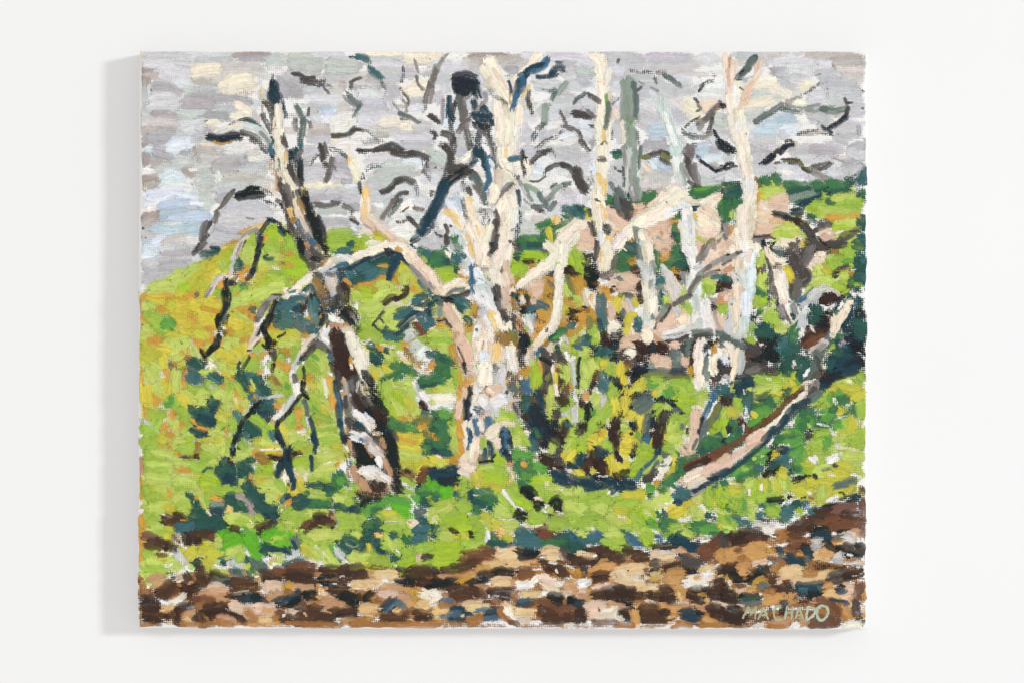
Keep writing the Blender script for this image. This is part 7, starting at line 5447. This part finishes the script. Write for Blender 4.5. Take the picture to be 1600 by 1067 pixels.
tx = ty = 0; layer = 'sky'
copies = []
for ln in DATA.strip().split('\n'):
    if ln[0] == '#': layer = ln[1:]; continue
    f = ln.split()
    if f[0] == 'T' and len(f) == 3: tx, ty = float(f[1]), float(f[2]); continue
    fl = f[0][1:]
    q = [float(x) * 1.5 for x in f[2:]]
    pts = [(tx + q[i], ty + q[i + 1]) for i in range(0, len(q) - 1, 2)]
    wd = float(f[1]) * 1.5
    if layer == 'sig': fl = '+'
    wd *= {'sky': 1.42, 'field': 1.48, 'path': 1.45, 'tree': 1.36, 'sig': .95}[layer]
    ck = f[0][0]
    if layer == 'path' and ck == 'p': ck = '3'
    if layer in ('sky', 'field') and '=' not in fl and not (ck in 'gXiN' and fl == '-'):
        copies.append((ck, wd * (1.5 if layer == 'sky' else 1.75), pts))
    if layer == 'field' and ck in 'Ov': wd *= .8
    if layer == 'field' and ck in 'sTN' and tx < 600: wd *= .88
    if layer == 'field' and ck in 'gXhf' and '+' not in fl: wd *= .62
    add(layer, ck, wd, pts, .58 if '=' in fl else .42 if '-' in fl else .2 if '+' not in fl else .08, 1 if '+' in fl else 0)

for ck, wd, pts in copies:      # each passage is scrubbed in thinly before it is painted
    add('wash', ck, max(wd, 9), pts, random.choice((.02, .1, .2)), 0)

# ---- lay every stroke over what is already there
GX0, GY0, GW, GH = 200, 66, 1172, 932
HM = np.zeros((GH, GW)); CM = np.ones((GH, GW, 3)) * 0.75; IM = -np.ones((GH, GW), dtype=np.int32)
def catmull(P, step):
    P = np.array(P, float)
    if len(P) == 1: P = np.vstack([P, P + [[.5, 0]]])
    Q = np.vstack([2 * P[0] - P[1], P, 2 * P[-1] - P[-2]])
    out = []
    for i in range(1, len(Q) - 2):
        p0, p1, p2, p3 = Q[i - 1], Q[i], Q[i + 1], Q[i + 2]
        n = max(2, int(np.hypot(*(p2 - p1)) / 2))
        s = np.linspace(0, 1, n, endpoint=False)[:, None]
        out.append(.5 * (2 * p1 + (p2 - p0) * s + (2 * p0 - 5 * p1 + 4 * p2 - p3) * s ** 2 + (3 * p1 - p0 - 3 * p2 + p3) * s ** 3))
    out = np.vstack(out + [P[-1:]])
    d = np.r_[0, np.cumsum(np.hypot(*np.diff(out, axis=0).T))]
    n = max(4, int(d[-1] / step) + 1)
    s = np.linspace(0, d[-1], n)
    return np.c_[np.interp(s, d, out[:, 0]), np.interp(s, d, out[:, 1])], s

built = []
sid = 0
flat = [(ly, s) for ly in ORDER for s in strokes[ly]]
for ly, (colk, wid, pts, dry, fat) in flat:
    r = max(wid, 2.2) / 2
    # lengthen by part of the brush's half width so that the ends are round
    P = np.array(pts, float)
    if len(P) > 1:
        d0 = P[0] - P[1]; d1 = P[-1] - P[-2]
        P[0] = P[0] + d0 / (np.hypot(*d0) + 1e-6) * r * (.85 if ly == 'tree' else .5)
        P[-1] = P[-1] + d1 / (np.hypot(*d1) + 1e-6) * r * (.85 if ly == 'tree' else .5)
    step = 2.6 if ly != 'wash' else 5
    ctr, s = catmull(P, step)
    n = len(ctr)
    tg = np.gradient(ctr, axis=0); tg /= (np.hypot(tg[:, 0], tg[:, 1])[:, None] + 1e-9)
    nm = np.c_[-tg[:, 1], tg[:, 0]]
    m = 5 if wid < 7 else 7 if wid < 12 else 9
    if ly == 'wash': m = 5
    a = np.linspace(-1, 1, m)
    Ltot = s[-1]
    # outline: rounded ends, uneven sides
    e0 = np.clip(s / (r * 1.0), 0, 1); e1 = np.clip((Ltot - s) / (r * 1.0), 0, 1)
    taper = np.sqrt(np.clip(1 - (1 - e0) ** 2, 0, 1)) * np.sqrt(np.clip(1 - (1 - e1) ** 2, 0, 1))
    taper = .62 + .38 * taper
    k = rng.uniform(0, 6.28, 4)
    wl = 1 + .09 * np.sin(s / 7 + k[0]) + .08 * np.sin(s / 3.3 + k[1])
    wr = 1 + .09 * np.sin(s / 8 + k[2]) + .08 * np.sin(s / 3.7 + k[3])
    off = a[None, :] * r * taper[:, None] * np.where(a[None, :] < 0, wl[:, None], wr[:, None])
    end = rng.normal(0, r * .34, (2, m))                 # each tuft of bristles starts and lifts at its own place
    shift = np.zeros((n, m)); q = min(2, n // 2)
    for i in range(q):
        shift[i] = -end[0] * (1 - i / 2); shift[n - 1 - i] = end[1] * (1 - i / 2)
    X = ctr[:, 0][:, None] + nm[:, 0][:, None] * off + tg[:, 0][:, None] * shift
    Y = ctr[:, 1][:, None] + nm[:, 1][:, None] * off + tg[:, 1][:, None] * shift
    X += rng.normal(0, .45, X.shape); Y += rng.normal(0, .45, Y.shape)
    # stay on the face of the canvas
    X = np.clip(X, left_edge(Y) + np.where(Y < 455, 4.2, 1.6) + 1.0 * np.sin(Y / 19) + .5 * np.sin(Y / 5), right_edge(Y) - 2.6 - 1.5 * np.sin(Y / 17.0) - .7 * np.sin(Y / 4.7))
    Y = np.clip(Y, top_edge(X) + .9 + .6 * np.sin(X / 23), bot_edge(X) - 1.8 - 1.4 * np.sin(X / 29.0) - .6 * np.sin(X / 5.3))
    edge_d = np.minimum(np.minimum(X - left_edge(Y), right_edge(Y) - X), np.minimum(Y - top_edge(X), bot_edge(Y) - Y))
    # what lies underneath
    ix = np.clip((X - GX0).astype(int), 2, GW - 3); iy = np.clip((Y - GY0).astype(int), 2, GH - 3)
    H = HM[iy, ix]
    Hm = H.copy()
    for dx, dy in ((2, 0), (-2, 0), (0, 2), (0, -2), (1, 1), (-1, -1), (1, -1), (-1, 1)):
        Hm = np.maximum(Hm, HM[iy + dy, ix + dx])
    th = (.12 if ly == 'wash' else 1.05 if fat else .5) * (1.0 if dry < .3 else .45) * rng.uniform(.75, 1.3)
    th *= .5 * min(1.15, .55 + r / 14)
    ridge = .55 + .6 * np.exp(-((np.abs(a) - .72) / .2) ** 2)
    groove = rng.normal(0, .16, m)
    prof = np.clip((ridge + groove)[None, :] * (1 + .18 * np.sin(s / 5 + k[0]))[:, None], .15, 2)
    lump = 1 + .55 * np.exp(-((Ltot - s) / (r * .7 + .1)) ** 2)
    prof = prof * lump[:, None] * (1 - np.abs(a) ** 3 * .55)[None, :]
    base = .65 * H.mean() + .35 * H
    Z = np.maximum(base + th * prof, Hm + .05 + .1 * th * prof)
    # borders come down to the layer below
    Z[:, 0] = H[:, 0] + .03; Z[:, -1] = H[:, -1] + .03
    Z[0, :] = H[0, :] + .03; Z[-1, :] = H[-1, :] + .03
    # colour: the load on the brush, picking up some of the wet paint it crosses
    c0 = PALL[colk] * (1 + rng.normal(0, .045)) * (1 + rng.normal(0, .02, 3))
    under = CM[iy, ix]
    lag = np.vstack([under[:1], under[:1], under[:-2]]) if n > 3 else under
    wet = np.clip(rng.normal(.08 if fat else .13, .11, m), 0, .5)[None, :, None] * np.linspace(.3, 1.3, n)[:, None, None]
    wet = wet + (.38 * np.clip((np.abs(a) - .45) / .55, 0, 1) ** 1.5)[None, :, None]      # the edges drag into what lies beneath
    if ly == 'path': wet = wet + .03
    wet = np.clip(wet, 0, .6)
    if ly in ('wash', 'sig'): wet = wet * 0
    streak = rng.normal(0, .05, m)[None, :, None]
    col = np.clip((c0[None, None, :] * (1 + streak)) * (1 - wet) + lag * wet, 0.004, .95)
    D = np.full((n, m), dry) + .36 * np.abs(a)[None, :] ** 3.6 + (.40 * np.exp(-((Ltot - s) / (r * .45)) ** 2) + .25 * np.exp(-(s / (r * .3)) ** 2))[:, None] \
        + .10 * (np.linspace(0, 1, n) ** 2)[:, None] + rng.normal(0, .07, (1, m)) + rng.normal(0, .06, (n, m)) + max(0, rng.normal(-.03, .06))
    if ly == 'sig': D = np.full((n, m), .02) + .25 * np.abs(a)[None, :] ** 4
    D = np.where(edge_d < 2.5, D + .22, D)
    U = np.broadcast_to(a[None, :] * r, (n, m)) + (sid * 7.31) % 97
    V = np.broadcast_to(s[:, None], (n, m)) + (sid * 13.7) % 211
    # lay it into the relief
    fi = np.linspace(0, n - 1, int(n * step / .75) + 2); fj = np.linspace(0, m - 1, int(2 * r / .75) + 2)
    i0 = np.minimum(fi.astype(int), n - 2); j0 = np.minimum(fj.astype(int), m - 2)
    di = (fi - i0)[:, None]; dj = (fj - j0)[None, :]
    def up(A):
        return (A[i0][:, j0] * (1 - di) * (1 - dj) + A[i0 + 1][:, j0] * di * (1 - dj) + A[i0][:, j0 + 1] * (1 - di) * dj + A[i0 + 1][:, j0 + 1] * di * dj)
    xx = np.clip(up(X) - GX0, 0, GW - 1).astype(int); yy = np.clip(up(Y) - GY0, 0, GH - 1).astype(int)
    zz = up(Z)
    np.maximum.at(HM, (yy, xx), zz)
    if dry < .5:
        IM[yy, xx] = sid
        cc = col.reshape(n, m, 3)[i0][:, j0]
        o = 1 if dry < .3 else .5
        CM[yy, xx] = CM[yy, xx] * (1 - o) + cc * o
    built.append((ly, n, m, X, Y, Z, col, D, U, V))
    sid += 1

# ---- the strokes that show largest become objects, the rest of each passage one mesh
cnt = np.bincount(IM[IM >= 0], minlength=sid)
cnt = np.array([c if built[i][0] not in ('wash', 'sig') else 0 for i, c in enumerate(cnt)])
single = set(np.argsort(-cnt)[:292].tolist())

def paint_mesh(name, ids, parent):
    vo = 0; V3 = []; F = []; CC = []; DD = []; UV = []
    for i in ids:
        ly, n, m, X, Y, Z, col, D, U, V = built[i]
        V3.append(np.c_[wx(X.ravel()), -DEPTH - 0.00006 - Z.ravel() * S, wz(Y.ravel())])
        g = np.arange(n * m).reshape(n, m) + vo
        q = np.stack([g[:-1, :-1], g[:-1, 1:], g[1:, 1:], g[1:, :-1]], -1).reshape(-1, 4)
        F.append(q); CC.append(col.reshape(-1, 3)); DD.append(D.ravel()); UV.append(np.c_[U.ravel(), V.ravel(), np.full(n * m, i * 3.7 % 50)])
        vo += n * m
    V3 = np.vstack(V3); F = np.vstack(F); CC = np.vstack(CC); DD = np.concatenate(DD); UV = np.vstack(UV)
    me = bpy.data.meshes.new(name)
    me.vertices.add(len(V3)); me.vertices.foreach_set('co', V3.ravel().astype(np.float32))
    me.loops.add(F.size); me.loops.foreach_set('vertex_index', F.ravel().astype(np.int32))
    me.polygons.add(len(F)); me.polygons.foreach_set('loop_start', np.arange(0, F.size, 4, dtype=np.int32))
    me.polygons.foreach_set('use_smooth', np.ones(len(F), dtype=bool))
    me.update(calc_edges=True)
    at = me.attributes.new('pigment', 'FLOAT_COLOR', 'POINT'); at.data.foreach_set('color', np.c_[CC, np.ones(len(CC))].ravel().astype(np.float32))
    at = me.attributes.new('dry', 'FLOAT', 'POINT'); at.data.foreach_set('value', DD.astype(np.float32))
    at = me.attributes.new('brush', 'FLOAT_VECTOR', 'POINT'); at.data.foreach_set('vector', UV.ravel().astype(np.float32))
    me.materials.append(OIL)
    ob = bpy.data.objects.new(name, me)
    C.collection.objects.link(ob); ob.parent = parent
    return ob

NAMES = dict(wash='colour_wash', sky='painted_sky', field='painted_hillside', path='painted_path', tree='painted_trees', sig='signature')
LAB = dict(wash='thin first washes of grey, ochre and tan', sky='grey and cream brush marks of the cloudy sky',
           field='lime, yellow and dark green dabs of the hillside', path='brown, tan and black dabs of the path at the foot',
           tree='cream, black and grey brush marks of the bare trees', sig='pale green painted signature MACHADO')
tris = 0
for ly in ORDER:
    ids = [i for i in range(sid) if built[i][0] == ly]
    rest = [i for i in ids if i not in single]
    p = paint_mesh(NAMES[ly], rest, root)
    p['label'] = LAB[ly]
    if ly != 'sig': p['kind'] = 'stuff'
    for i in ids:
        if i in single:
            paint_mesh('brush_stroke', [i], p)
print('strokes', sid, 'max relief px', HM.max(), 'faces', sum((b[1] - 1) * (b[2] - 1) for b in built))
